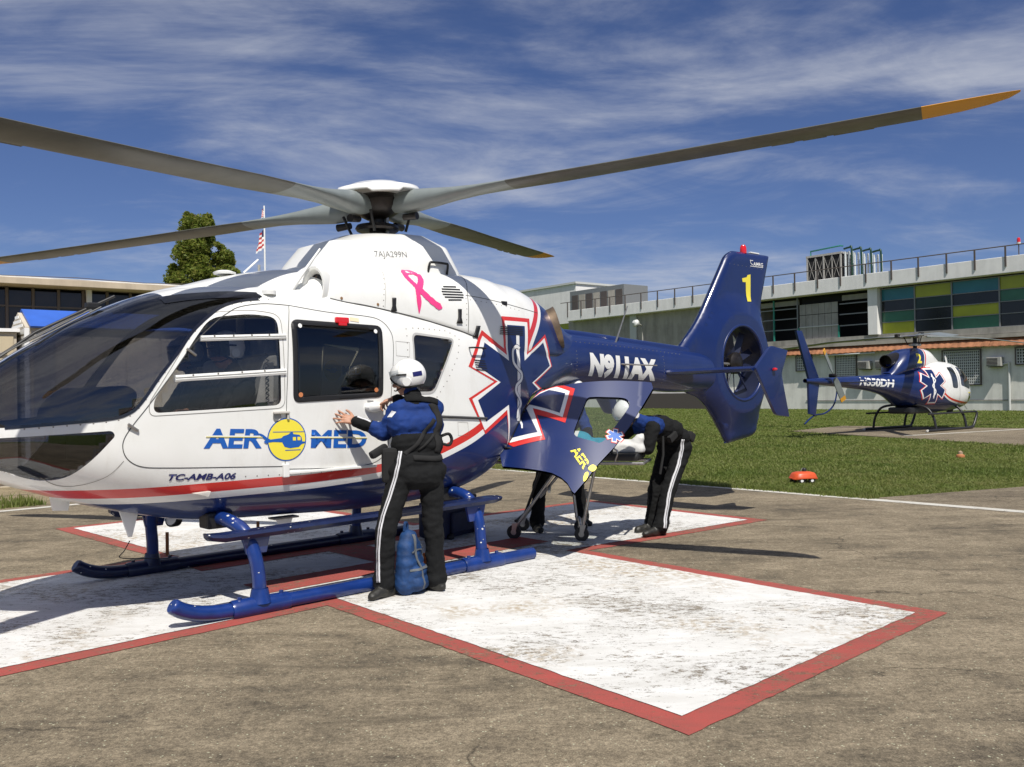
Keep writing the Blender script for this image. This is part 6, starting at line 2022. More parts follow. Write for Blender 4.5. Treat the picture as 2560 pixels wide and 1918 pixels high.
class Kit:
    """adds clothing parts to a person in the frame MM, as children"""
    def __init__(self, person, bvh, b0, MM):
        self.p, self.bvh, self.b0, self.MM = person, bvh, b0, MM
    def fix(self, o):
        o.data.transform(Matrix.Translation(-self.b0) @ self.MM)
        o.parent = self.p
        return o
    def tube(self, name, pts, r, mat, seg=8): return self.fix(tube(name, pts, r, mat, None, seg))
    def strap(self, name, pts, width, mat, outdir, off=0.008, n=5):
        """flat band shrunk onto the body: rays come in from pts + outdir"""
        P = [self.MM @ Vector(p) for p in catmull(pts, n, closed=False)]
        rows = []
        R3 = self.MM.to_3x3()
        for i, p in enumerate(P):
            od = R3 @ Vector(outdir(i/(len(P)-1)) if callable(outdir) else outdir); od.normalize()
            t = (P[min(i+1, len(P)-1)]-P[max(i-1, 0)]).normalized()
            sd = t.cross(od).normalized()
            row = []
            for k in (-1, 0, 1):
                o_ = p+sd*width/2*k+od*0.35
                h = self.bvh.ray_cast(o_, -od, 0.6)
                row.append((h[0] if h[0] is not None else p+sd*width/2*k)+od*off)
            rows.append(row)
        b_ = bmesh.new()
        V_ = [[b_.verts.new(v-self.b0) for v in r] for r in rows]
        for A, B in zip(V_, V_[1:]):
            for k in range(2): b_.faces.new((A[k], A[k+1], B[k+1], B[k]))
        o = bm_obj(name, b_, mat, self.p, smooth=True)
        md = o.modifiers.new('s', 'SOLIDIFY'); md.thickness = 0.005; md.offset = 0
        return o
    def patch(self, name, c, u, v, mat, outdir, off=0.006, n=6):
        c, u, v = Vector(c), Vector(u), Vector(v)
        R3 = self.MM.to_3x3(); od = (R3 @ Vector(outdir)).normalized()
        b_ = bmesh.new(); g_ = []
        for i in range(n+1):
            g_.append([])
            for j in range(n+1):
                p = self.MM @ (c+u*(i/n-.5)+v*(j/n-.5))
                h = self.bvh.ray_cast(p+od*0.35, -od, 0.6)
                g_[-1].append(b_.verts.new((h[0] if h[0] is not None else p)+od*off-self.b0))
        for i in range(n):
            for j in range(n): b_.faces.new((g_[i][j], g_[i+1][j], g_[i+1][j+1], g_[i][j+1]))
        return bm_obj(name, b_, mat, self.p, smooth=True)
    def box(self, name, c, s, mat, rot=None, bev=0.01):
        o = box(name, (0, 0, 0), s, mat, None, bev=bev)
        o.data.transform(Matrix.Translation(c) @ (rot if rot is not None else Matrix.Identity(4)))
        return self.fix(o)
    def helmet(self, c, fwd, upv, dark_visor=False, size=1.0):
        c, f = Vector(c), Vector(fwd).normalized()
        u = Vector(upv); u = (u-f*u.dot(f)).normalized()
        s = u.cross(f).normalized()
        Q = Matrix(((f.x, s.x, u.x, c.x), (f.y, s.y, u.y, c.y), (f.z, s.z, u.z, c.z), (0, 0, 0, 1)))
        # shell: ellipsoid with a face opening and a cut-out neck
        b_ = bmesh.new()
        nu, nv = 36, 22
        grid = []
        for i in range(nv+1):
            t = math.pi*0.74*i/nv
            row = []
            for k in range(nu):
                a = 2*math.pi*k/nu
                # opening: less deep in front
                tt = t*(1.0-0.34*max(0.0, math.cos(a))**1.6*(1 if i else 0))
                x_ = 0.142*math.sin(tt)*math.cos(a); y_ = 0.122*math.sin(tt)*math.sin(a); z_ = 0.132*math.cos(tt)
                # flare over the ears
                fl = 1.0+0.07*max(0, math.sin(a)**2)*max(0, (tt-1.4))
                row.append(b_.verts.new(Q @ (Vector((x_*fl, y_*fl, z_))*size)))
            grid.append(row)
        for i in range(nv):
            for k in range(nu): b_.faces.new((grid[i][k], grid[i+1][k], grid[i+1][(k+1) % nu], grid[i][(k+1) % nu]))
        bmesh.ops.remove_doubles(b_, verts=b_.verts, dist=1e-5)
        bmesh.ops.recalc_face_normals(b_, faces=b_.faces)
        rim = [self_v.co.copy() for self_v in []]
        sh = bm_obj('helmet', b_, M['helmet'], None, smooth=True)
        md = sh.modifiers.new('s', 'SOLIDIFY'); md.thickness = 0.012; md.offset = -1
        self.fix(sh)
        # rim band
        pts = []
        for k in range(nu):
            a = 2*math.pi*k/nu
            tt = math.pi*0.74*(1.0-0.34*max(0.0, math.cos(a))**1.6)
            fl = 1.0+0.07*max(0, math.sin(a)**2)*max(0, (tt-1.4))
            pts.append(Q @ (Vector((0.142*math.sin(tt)*math.cos(a)*fl, 0.122*math.sin(tt)*math.sin(a)*fl, 0.132*math.cos(tt)))*size))
        rb_ = tube('helmet_rim', pts, 0.009*size, M['strap'], None, 6, close=True); self.fix(rb_)
        # visor
        b_ = bmesh.new(); g_ = []
        for i in range(7):
            z_ = 0.055-0.020*i
            g_.append([b_.verts.new(Q @ (Vector((0.152*math.cos(a)*(1-0.05*(i/6)), 0.132*math.sin(a), z_))*size)) for a in [math.pi*(-0.42+0.84*k/14) for k in range(15)]])
        for A, B in zip(g_, g_[1:]):
            for k in range(14): b_.faces.new((A[k], A[k+1], B[k+1], B[k]))
        vo = bm_obj('visor', b_, M['dark_visor'] if dark_visor else M['visor'], None, smooth=True); self.fix(vo)
        b_ = bmesh.new(); g_ = []
        for i in range(5):
            t = 0.75+0.17*i
            g_.append([b_.verts.new(Q @ (Vector((0.152*math.sin(t)*math.cos(a), 0.131*math.sin(t)*math.sin(a), 0.140*math.cos(t)))*size)) for a in [math.pi*(-0.40+0.80*k/14) for k in range(15)]])
        for A, B in zip(g_, g_[1:]):
            for k in range(14): b_.faces.new((A[k], A[k+1], B[k+1], B[k]))
        vc = bm_obj('visor_cover', b_, M['helmet'], None, smooth=True); self.fix(vc)
        for sd in (1, -1):
            lo = lathe('ear_cup', [(0, 0.0), (0.034*size, 0.0), (0.038*size, -0.018), (0.03*size, -0.03)], M['helmet'], None, 16, Q @ Matrix.Translation((-0.012*size, 0.128*size*sd, -0.045*size)) @ Matrix.Rotation(R(-90*sd), 4, 'X'), cap=False); self.fix(lo)
            self.fix(tube('visor_arm', [Q @ (Vector((-0.02, 0.129*sd, 0.01))*size), Q @ (Vector((0.06, 0.123*sd, 0.02))*size)], 0.007*size, M['strap'], None, 6))
        self.fix(tube('boom_mic', [Q @ (Vector((0.03, 0.118, -0.08))*size), Q @ (Vector((0.10, 0.085, -0.105))*size), Q @ (Vector((0.128, 0.03, -0.10))*size)], 0.005*size, M['strap'], None, 5))
        return Q

def head_segs(c, fwd, mat=3):
    c, f = Vector(c), Vector(fwd).normalized(); u = Vector((0, 0, 1)); u = (u-f*u.dot(f)).normalized(); s = u.cross(f)
    return [(c-f*0.02+u*0.02, 0.098, c+f*0.015+u*0.0, 0.088, mat), (c+f*0.03-u*0.07, 0.062, c+f*0.045-u*0.09, 0.045, mat), (c+f*0.10-u*0.02, 0.014, c+f*0.112-u*0.045, 0.017, mat),
            (c+s*0.085-u*0.02, 0.02, c+s*0.088-u*0.045, 0.016, mat), (c-s*0.085-u*0.02, 0.02, c-s*0.088-u*0.045, 0.016, mat), (c+f*0.085-u*0.078-s*0.02, 0.011, c+f*0.085-u*0.078+s*0.02, 0.011, mat)]

PMATS = [M['cloth_black'], M['cloth_blue'], M['boot'], M['skin']]
def leg_segs(hip, knee, ank, heel, toe, r=(0.102, 0.080, 0.074, 0.088), m=0):
    hip, knee, ank, heel, toe = map(Vector, (hip, knee, ank, heel, toe))
    hem = ank+(knee-ank).normalized()*-0.02
    return [(hip, r[0], knee, r[1], m), (knee, r[1], ank+(knee-ank)*0.25, r[2], m), (ank+(knee-ank)*0.25, r[2], hem, r[3], m),
            (ank-Vector((0, 0, 0.02)), 0.050, heel+Vector((0, 0, 0.0)), 0.043, 2), (heel, 0.043, heel.lerp(toe, 0.55), 0.046, 2), (heel.lerp(toe, 0.5)+Vector((0, 0, 0.012)), 0.048, toe, 0.036, 2), (ank, 0.052, heel.lerp(toe, 0.4)+Vector((0, 0, .02)), 0.046, 2)]

# --- medic at the sliding door (helicopter frame)
hips = (Vector((0.65, 1.225, 0.93)), Vector((0.43, 1.31, 0.93)))
seg = []
seg += leg_segs(hips[0], (0.83, 1.26, 0.50), (0.84, 1.245, 0.14), (0.76, 1.245, 0.045), (0.985, 1.30, 0.040))
seg += leg_segs(hips[1], (0.45, 1.36, 0.50), (0.44, 1.375, 0.13), (0.44, 1.425, 0.045), (0.47, 1.20, 0.038))
seg += [(hips[0], 0.125, hips[1], 0.125, 0), ((0.60, 1.30, 0.90), 0.105, (0.48, 1.345, 0.90), 0.105, 0),
        ((0.62, 1.235, 1.0), 0.120, (0.45, 1.30, 1.0), 0.120, 0), ((0.60, 1.215, 1.14), 0.118, (0.43, 1.285, 1.14), 0.118, 0),
        ((0.605, 1.18, 1.30), 0.122, (0.405, 1.265, 1.30), 0.122, 1), ((0.60, 1.15, 1.40), 0.096, (0.39, 1.245, 1.41), 0.096, 1),
        ((0.49, 1.19, 1.45), 0.090, (0.47, 1.15, 1.52), 0.070, 0), ((0.47, 1.15, 1.50), 0.062, (0.48, 1.13, 1.58), 0.058, 1),
        ((0.615, 1.13, 1.405), 0.080, (0.685, 1.055, 1.235), 0.066, 1), ((0.685, 1.055, 1.235), 0.066, (0.75, 0.99, 1.275), 0.058, 1), ((0.75, 0.99, 1.275), 0.056, (0.845, 0.905, 1.325), 0.046, 0),
        ((0.345, 1.255, 1.415), 0.080, (0.355, 1.03, 1.40), 0.062, 1), ((0.355, 1.03, 1.40), 0.060, (0.485, 0.945, 1.50), 0.043, 0)]
seg += head_segs((0.495, 1.105, 1.665), (0.55, -0.83, -0.12))
hL = hand_segs((0.85, 0.90, 1.328), (0.70, -0.66, 0.28), (0.1, -1, -0.2), (-0.3, -0.15, 1), 0.98, (0.05, 0.04, 0.06, 0.1), 0.34)
hR = hand_segs((0.49, 0.94, 1.505), (0.45, -0.85, -0.25), (0.2, -0.4, -0.9), (0.9, 0.2, 0.25), 0.98, (0.6, 0.65, 0.7, 0.7), 0.08)
p1, b1, o1 = make_person('medic in black and blue with white helmet, back turned, both hands on the sliding door', seg, [hL, hR], (0.62, 1.33, 0.0), PMATS, 'crew around the helicopter', parent_M=HELI)
K = Kit(p1, b1, o1, HELI)
QH = K.helmet((0.488, 1.115, 1.685), (0.60, -0.78, -0.15), (0, 0.1, 1))
K.fix(box('helmet_flag', (0, 0, 0), (0.002, 0.055, 0.04), M['navy'], None)).data.transform(Matrix.Identity(4))
fl = p1.children[-1] if False else None
for o in [c for c in bpy.data.objects if c.name.startswith('helmet_flag')]: bpy.data.objects.remove(o, do_unlink=True)
def helmet_patch(K, Q, mat):
    b_ = bmesh.new(); g_ = []
    for i in range(5):
        t = 1.42+0.07*i
        g_.append([b_.verts.new(Q @ Vector((0.1445*math.sin(t)*math.cos(a), 0.1245*math.sin(t)*math.sin(a), 0.1345*math.cos(t)))) for a in [R(118+7*k) for k in range(6)]])
    for A, B in zip(g_, g_[1:]):
        for k in range(5):
            f = b_.faces.new((A[k], A[k+1], B[k+1], B[k])); f.material_index = 1 if (k+A.index(A[k])) % 3 == 0 and False else 0
    return K.fix(bm_obj('helmet_badge', b_, mat, None, smooth=True))
helmet_patch(K, QH, M['navy'])
tr_out = lambda f: (0.55, 0.75, 0.05)
# stripe down the outside of the left leg
stp = [(0.70, 1.28, 1.10), (0.725, 1.29, 0.98), (0.79, 1.285, 0.80), (0.87, 1.285, 0.62), (0.90, 1.285, 0.50), (0.905, 1.27, 0.36), (0.90, 1.265, 0.24), (0.895, 1.265, 0.13)]
K.strap('trouser_stripe', stp, 0.030, M['stripe'], (0.72, 0.62, 0), 0.006)
K.strap('stripe_line', stp, 0.005, M['strap'], (0.72, 0.62, 0), 0.0105)
bk = (0.05, 1, 0.02)
K.strap('harness_strap', [(0.40, 1.40, 1.47), (0.38, 1.40, 1.36), (0.41, 1.40, 1.22), (0.42, 1.40, 1.08)], 0.060, M['strap'], (-0.2, 1, 0.1), 0.006)
K.strap('harness_strap', [(0.44, 1.40, 1.34), (0.52, 1.38, 1.24), (0.60, 1.36, 1.14), (0.68, 1.32, 1.08)], 0.030, M['strap'], (0.25, 1, 0.05), 0.006)
K.strap('harness_strap', [(0.37, 1.40, 1.04), (0.44, 1.42, 1.035), (0.53, 1.40, 1.04), (0.63, 1.36, 1.05)], 0.040, M['strap'], (0.15, 1, 0), 0.006)
K.strap('harness_strap', [(0.40, 1.40, 1.26), (0.47, 1.41, 1.20), (0.58, 1.38, 1.10)], 0.018, M['strap'], (0.15, 1, 0), 0.006)
K.strap('collar', [(0.36, 1.32, 1.47), (0.42, 1.32, 1.50), (0.50, 1.28, 1.51), (0.58, 1.18, 1.50)], 0.06, M['cloth_black'], (0.2, 1, 0.35), 0.012)
K.box('hip_pouch', (0.735, 1.19, 0.99), (0.12, 0.10, 0.27), M['strap'], Matrix.Rotation(R(-30), 4, 'Z'), 0.03)
K.box('hip_pouch', (0.80, 1.14, 1.10), (0.16, 0.06, 0.06), M['strap'], Matrix.Rotation(R(25), 4, 'Y'), 0.02)
K.tube('strap_loop', catmull([(0.31, 1.30, 1.20), (0.255, 1.32, 1.215), (0.225, 1.32, 1.185), (0.225, 1.32, 1.15), (0.255, 1.32, 1.125), (0.31, 1.30, 1.14)], 4, closed=False), 0.013, M['strap'], 6)
K.strap('sleeve_lettering', [(0.775, 1.0, 1.31), (0.81, 0.96, 1.335), (0.845, 0.92, 1.355)], 0.016, M['stripe'], (0.35, 0.55, 0.65), 0.005)
K.patch('shoulder_patch', (0.665, 1.13, 1.36), (0.03, -0.02, -0.045), (0.03, -0.02, 0.02), M['stripe'], (0.55, 0.75, 0.35), 0.005)

# --- medic bending over the stretcher at its foot end
seg = []
seg += leg_segs((-3.18, 1.06, 0.84), (-2.93, 1.07, 0.45), (-2.79, 1.08, 0.12), (-2.82, 1.08, 0.045), (-2.57, 1.04, 0.038))
seg += leg_segs((-3.16, 0.88, 0.84), (-2.98, 0.86, 0.45), (-2.95, 0.84, 0.12), (-2.99, 0.84, 0.045), (-2.74, 0.80, 0.038))
seg += [((-3.19, 1.05, 0.90), 0.125, (-3.18, 0.89, 0.90), 0.125, 0), ((-3.16, 1.05, 1.02), 0.118, (-3.15, 0.89, 1.02), 0.118, 0), ((-3.02, 1.07, 1.10), 0.122, (-3.02, 0.87, 1.10), 0.122, 0),
        ((-2.84, 1.08, 1.14), 0.125, (-2.84, 0.84, 1.14), 0.125, 0), ((-2.70, 1.09, 1.16), 0.10, (-2.70, 0.83, 1.16), 0.10, 1), ((-2.66, 0.96, 1.20), 0.080, (-2.56, 0.92, 1.24), 0.065, 1),
        ((-2.64, 1.11, 1.14), 0.080, (-2.56, 1.10, 0.93), 0.064, 0), ((-2.56, 1.10, 0.93), 0.06, (-2.47, 0.92, 0.90), 0.044, 0),
        ((-2.64, 0.80, 1.14), 0.080, (-2.50, 0.72, 0.95), 0.064, 0), ((-2.50, 0.72, 0.95), 0.06, (-2.42, 0.70, 0.92), 0.044, 0)]
seg += head_segs((-2.46, 0.90, 1.30), (0.75, -0.1, -0.66))
hL = hand_segs((-2.465, 0.915, 0.90), (0.6, -0.7, -0.25), (-0.2, -0.3, -0.9), (0.7, 0.5, 0), 0.98, (0.6, 0.65, 0.7, 0.7), 0.06)
hR = hand_segs((-2.415, 0.70, 0.92), (0.9, -0.1, -0.4), (0, -0.1, -1), (0.1, 0.9, 0), 0.98, (0.6, 0.65, 0.7, 0.7), 0.06)
p2, b2, o2 = make_person('medic in black with white leg stripe, bending over the foot end of the stretcher', seg, [hL, hR], (-2.85, 0.98, 0.0), PMATS, 'crew around the helicopter', parent_M=HELI)
K = Kit(p2, b2, o2, HELI)
K.helmet((-2.455, 0.90, 1.315), (0.75, -0.1, -0.66), (0.6, 0, 0.75))
stp = [(-3.08, 1.20, 1.00), (-3.07, 1.20, 0.88), (-3.02, 1.18, 0.74), (-2.91, 1.18, 0.56), (-2.85, 1.18, 0.44), (-2.80, 1.18, 0.30), (-2.76, 1.18, 0.18), (-2.735, 1.18, 0.09)]
K.strap('trouser_stripe', stp, 0.034, M['stripe'], (0.4, 1, 0), 0.006)
K.strap('stripe_line', stp, 0.005, M['strap'], (0.4, 1, 0), 0.0105)
K.box('belt_pouch', (-3.30, 1.06, 1.02), (0.10, 0.16, 0.10), M['strap'], Matrix.Rotation(R(-30), 4, 'Y'), 0.02)
K.strap('harness_strap', [(-2.72, 1.02, 1.30), (-2.88, 1.02, 1.30), (-3.04, 1.02, 1.26), (-3.18, 1.02, 1.16)], 0.05, M['strap'], (-0.2, 0.25, 1), 0.01)
K.tube('hanging_strap', [(-2.78, 1.13, 1.05), (-2.74, 1.16, 0.86), (-2.68, 1.16, 0.66)], 0.013, M['strap'], 6)
K.box('radio', (-2.86, 1.19, 1.04), (0.07, 0.05, 0.13), M['strap'], Matrix.Rotation(R(-60), 4, 'Y'), 0.01)

# --- medic behind the open door, only legs and a shoulder show
seg = []
seg += leg_segs((-2.42, -0.16, 0.90), (-2.20, -0.13, 0.50), (-2.12, -0.10, 0.13), (-2.15, -0.16, 0.045), (-2.02, 0.05, 0.038))
seg += leg_segs((-2.60, -0.12, 0.90), (-2.74, -0.08, 0.50), (-2.80, -0.06, 0.13), (-2.82, -0.12, 0.045), (-2.74, 0.11, 0.038))
seg += [((-2.42, -0.16, 0.94), 0.12, (-2.60, -0.12, 0.94), 0.12, 0), ((-2.42, -0.13, 1.06), 0.115, (-2.60, -0.09, 1.06), 0.115, 0), ((-2.40, -0.06, 1.20), 0.12, (-2.60, -0.02, 1.20), 0.12, 0),
        ((-2.38, 0.02, 1.32), 0.105, (-2.60, 0.06, 1.32), 0.105, 1), ((-2.49, 0.06, 1.38), 0.08, (-2.48, 0.12, 1.44), 0.065, 1),
        ((-2.35, 0.03, 1.32), 0.078, (-2.28, 0.16, 1.12), 0.062, 1), ((-2.28, 0.16, 1.12), 0.058, (-2.25, 0.36, 1.00), 0.043, 0),
        ((-2.63, 0.07, 1.32), 0.078, (-2.62, 0.20, 1.10), 0.062, 1), ((-2.62, 0.20, 1.10), 0.058, (-2.50, 0.36, 1.0), 0.043, 0)]
seg += head_segs((-2.47, 0.17, 1.52), (0.1, 0.8, -0.55))
hL = hand_segs((-2.25, 0.36, 1.0), (0.05, 0.8, -0.5), (0, -0.4, -0.9), (-0.9, 0, 0), 0.98, (0.5, 0.5, 0.55, 0.6), 0.06)
hR = hand_segs((-2.50, 0.36, 1.0), (0.1, 0.8, -0.5), (0, -0.4, -0.9), (0.9, 0, 0), 0.98, (0.5, 0.5, 0.55, 0.6), 0.06)
p3_, b3, o3 = make_person('medic mostly hidden behind the open blue clamshell door, black trousered legs showing below it', seg, [hL, hR], (-2.5, -0.05, 0.0), PMATS, 'crew around the helicopter', parent_M=HELI)
K = Kit(p3_, b3, o3, HELI)
K.helmet((-2.47, 0.165, 1.535), (0.1, 0.8, -0.5), (0, 0.4, 0.9))

# --- flight crew in the cockpit
def crew(y, label, dark):
    seg = [((1.66, y, 1.28), 0.13, (1.60, y, 1.50), 0.125, 0), ((1.58, y-0.09, 1.62), 0.095, (1.58, y+0.09, 1.62), 0.095, 0), ((1.60, y, 1.70), 0.062, (1.63, y, 1.78), 0.055, 0),
           ((1.66, y-0.11, 1.28), 0.09, (2.10, y-0.14, 1.30), 0.075, 0), ((1.66, y+0.11, 1.28), 0.09, (2.10, y+0.14, 1.30), 0.075, 0), ((2.10, y-0.14, 1.30), 0.072, (2.32, y-0.12, 0.92), 0.06, 0), ((2.10, y+0.14, 1.30), 0.072, (2.32, y+0.12, 0.92), 0.06, 0),
           ((2.32, y-0.12, 0.92), 0.045, (2.45, y-0.12, 0.88), 0.04, 2), ((2.32, y+0.12, 0.92), 0.045, (2.45, y+0.12, 0.88), 0.04, 2),
           ((1.60, y+0.19, 1.60), 0.072, (1.76, y+0.24, 1.38), 0.056, 0), ((1.76, y+0.24, 1.38), 0.052, (2.04, y+0.20, 1.43), 0.040, 0),
           ((1.60, y-0.19, 1.60), 0.072, (1.76, y-0.22, 1.38), 0.056, 0), ((1.76, y-0.22, 1.38), 0.052, (2.02, y-0.12, 1.40), 0.040, 0)]
    seg += head_segs((1.67, y, 1.89), (1, 0, -0.1))
    hl = hand_segs((2.05, y+0.20, 1.432), (0.95, -0.05, 0.1), (0, 0, -1), (0.0, -1, 0), 0.98, (0.6, 0.65, 0.65, 0.7), 0.05)
    hr = hand_segs((2.03, y-0.12, 1.40), (0.95, 0.1, 0.0), (0, 0, -1), (0, 1, 0), 0.98, (0.6, 0.65, 0.65, 0.7), 0.05)
    p, b, o = make_person(label, seg, [hl, hr], (1.9, y, 0.80), PMATS, 'flight crew in the cockpit', voxel=0.014, parent_M=HELI)
    K = Kit(p, b, o, HELI)
    K.helmet((1.665, y, 1.915), (1, 0, -0.08), (0, 0, 1), True)
crew(-0.38, 'pilot with white helmet and dark visor in the far cockpit seat behind the windscreen', True)
crew(0.38, 'pilot in the near cockpit seat with one hand resting by the door window', True)

# ------------------------------------------------------------------ stretcher, bags and small things
M['alu'] = flat('aluminium_tube', (0.45, 0.44, 0.42), 0.35, metal=0.8, var=.2, vscale=20)
M['sheet'] = flat('white_sheet', (0.60, 0.60, 0.58), 0.9, var=.1, vscale=15, bump=.4, bscale=15)
M['teal_cloth'] = flat('teal_blanket', (0.03, 0.24, 0.34), 0.9, var=.2, vscale=12)
ST = Matrix.Translation((0.42, 9.36, 0)) @ Matrix.Rotation(R(-17), 4, 'Z')
stretcher = empty('wheeled_stretcher', 'wheeled ambulance stretcher with folding aluminium legs behind the open clamshell door', 'stretcher', mw=ST)
for s in (1, -1):
    tube('side_rail', [(-0.95, 0.25*s, 0.80), (1.0, 0.25*s, 0.80)], 0.016, M['alu'], stretcher, 8)
    tube('guard_rail', catmull([(0.1, 0.29*s, 0.82), (0.12, 0.29*s, 0.96), (0.7, 0.29*s, 0.96), (0.72, 0.29*s, 0.82)], 4, closed=False), 0.010, M['alu'], stretcher, 6)
for x_ in (-0.95, -0.3, 0.4, 1.0):
    tube('cross_bar', [(x_, -0.25, 0.80), (x_, 0.25, 0.80)], 0.014, M['alu'], stretcher, 6)
box('mattress', (0.0, 0, 0.86), (1.9, 0.5, 0.08), M['black'], stretcher, bev=.03)
wheels = {}
for nm, (x_, y_) in {'a': (-0.42, 0.27), 'b': (-0.36, -0.27), 'c': (0.24, 0.24), 'd': (0.36, -0.26)}.items():
    tube('wheel', [(x_-0.0, y_-0.016, 0.075), (x_, y_+0.016, 0.075)], 0.074, M['black'], stretcher, 18, smooth=False)
    w_ = stretcher.children[-1] if False else None
    tube('wheel_hub', [(x_, y_-0.02, 0.075), (x_, y_+0.02, 0.075)], 0.03, M['alu'], stretcher, 10)
    prism('caster_fork', [(x_-0.02, 0.07), (x_+0.02, 0.07), (x_+0.05, 0.17), (x_-0.01, 0.17)], y_-0.026, y_-0.020, M['alu'], stretcher)
L_ = [((-0.42, 0.27, 0.13), (-0.15, 0.25, 0.80), M['black']), ((-0.36, -0.27, 0.10), (0.16, -0.25, 0.80), M['alu']), ((0.36, -0.26, 0.10), (0.52, -0.25, 0.80), M['alu']), ((0.20, 0.24, 0.13), (0.12, 0.25, 0.80), M['alu']),
      ((-0.42, 0.27, 0.14), (0.15, 0.25, 0.80), M['alu']), ((-0.40, 0.27, 0.19), (-0.34, -0.27, 0.19), M['black']), ((0.22, 0.24, 0.17), (0.35, -0.26, 0.15), M['alu']), ((-0.10, 0.25, 0.50), (0.02, -0.25, 0.50), M['alu'])]
for a, b, mt in L_: tube('stretcher_leg', [a, b], 0.016, mt, stretcher, 8)
# bundle on the stretcher
bs_, fs_, ms_ = blend_mesh([((-0.5, 0, 0.95), 0.16, (0.3, 0, 0.97), 0.15, 0), ((0.3, 0.07, 0.95), 0.10, (0.92, 0.08, 0.94), 0.08, 0), ((0.3, -0.07, 0.95), 0.10, (0.92, -0.08, 0.94), 0.08, 0), ((0.9, 0.08, 0.98), 0.07, (0.94, 0.08, 1.04), 0.05, 0), ((0.9, -0.08, 0.98), 0.07, (0.94, -0.08, 1.04), 0.05, 0)], 0.014, 6, 0.008)
bs_ = [Vector((v.x, v.y, max(v.z, 0.902))) for v in bs_]
ms_ = [1 if 0.30 < sum(bs_[i].x for i in f)/len(f) < 0.62 else 0 for f in fs_]
blanket = mesh_obj('covered_bundle', bs_, fs_, [M['sheet'], M['teal_cloth']], None, smooth=True)
blanket.data.polygons.foreach_set('material_index', ms_)
blanket.matrix_world = ST
tag(blanket, 'bundle wrapped in white sheet with a teal band, lying on the stretcher', 'blanket')
strp = [tube('bundle_strap', [Vector((x_, 0.24*math.cos(a), 0.90+0.17*math.sin(a))) for a in [math.pi*k/10 for k in range(11)]], 0.014, M['black'], blanket, 6) for x_ in (0.12, 0.68)]

# blue backpack between the medic's boots
M['pack'] = flat('backpack_blue', (0.004, 0.042, 0.15), 0.7, var=.4, vscale=14, bump=.5, bscale=26)
M['pack_grey'] = flat('backpack_grey', (0.10, 0.11, 0.12), 0.7)
PK = HELI @ Matrix.Translation((0.62, 1.28, 0)) @ Matrix.Rotation(R(28), 4, 'Z')
v_, f_, m_ = blend_mesh([((-0.075, 0, 0.09), 0.088, (-0.06, -0.01, 0.36), 0.070, 0), ((0.085, 0, 0.09), 0.088, (0.06, -0.01, 0.36), 0.070, 0), ((0, 0, 0.09), 0.09, (0, -0.01, 0.42), 0.072, 0), ((-0.075, 0, 0.09), 0.088, (0.085, 0, 0.09), 0.088, 0), ((-0.065, 0, 0.24), 0.08, (0.075, 0, 0.24), 0.08, 0), ((-0.05, 0.075, 0.09), 0.065, (0.055, 0.075, 0.09), 0.065, 0), ((-0.05, 0.07, 0.17), 0.055, (0.055, 0.07, 0.17), 0.055, 0)], 0.010, 4, 0.009)
v_ = [Vector((v.x, v.y, max(v.z, 0.004))) for v in v_]
pack = mesh_obj('backpack', v_, f_, M['pack'], None, smooth=True)
pack.matrix_world = PK
tag(pack, 'blue backpack standing on the ground between the boots of the medic', 'backpack')
pb = BVHTree.FromPolygons([tuple(v) for v in v_], f_)
def pack_line(pts, w, mat, nm, od=(0, 1, 0)):
    od = Vector(od).normalized(); rows = []
    P = [Vector(p) for p in catmull(pts, 5, closed=False)]
    for i, p in enumerate(P):
        t = (P[min(i+1, len(P)-1)]-P[max(i-1, 0)]).normalized(); sd = t.cross(od).normalized()
        rows.append([])
        for k in (-1, 1):
            h = pb.ray_cast(p+sd*w/2*k+od*0.5, -od, 1.0)
            rows[-1].append((h[0] if h[0] is not None else p)+od*0.005)
    b_ = bmesh.new(); V = [[b_.verts.new(q) for q in r] for r in rows]
    for A, B in zip(V, V[1:]): b_.faces.new((A[0], A[1], B[1], B[0]))
    o = bm_obj(nm, b_, mat, pack); md = o.modifiers.new('s', 'SOLIDIFY'); md.thickness = .006; md.offset = 0
pack_line([(0.03, 0, 0.46), (0.035, 0, 0.32), (0.04, 0, 0.05)], 0.022, M['pack_grey'], 'pack_strap')
pack_line([(-0.13, 0, 0.20), (-0.02, 0, 0.205), (0.13, 0, 0.20)], 0.016, M['pack_grey'], 'pack_zip')
pack_line([(-0.07, 0, 0.33), (0.0, 0, 0.34), (0.09, 0, 0.33)], 0.010, M['pack_grey'], 'pack_zip')
pack_line([(-0.10, 0, 0.36), (-0.13, 0, 0.25), (-0.14, 0, 0.12)], 0.014, M['pack_grey'], 'pack_strap')
tube('carry_loop', catmull([(-0.02, -0.03, 0.475), (-0.02, -0.03, 0.53), (0.02, -0.03, 0.54), (0.03, -0.03, 0.48)], 4, closed=False), 0.012, M['pack'], pack, 6)
box('pack_tag', (-0.155, 0.06, 0.24), (0.012, 0.04, 0.09), flat('tag_orange', (0.6, 0.16, 0.05), .6), pack, bev=.003)

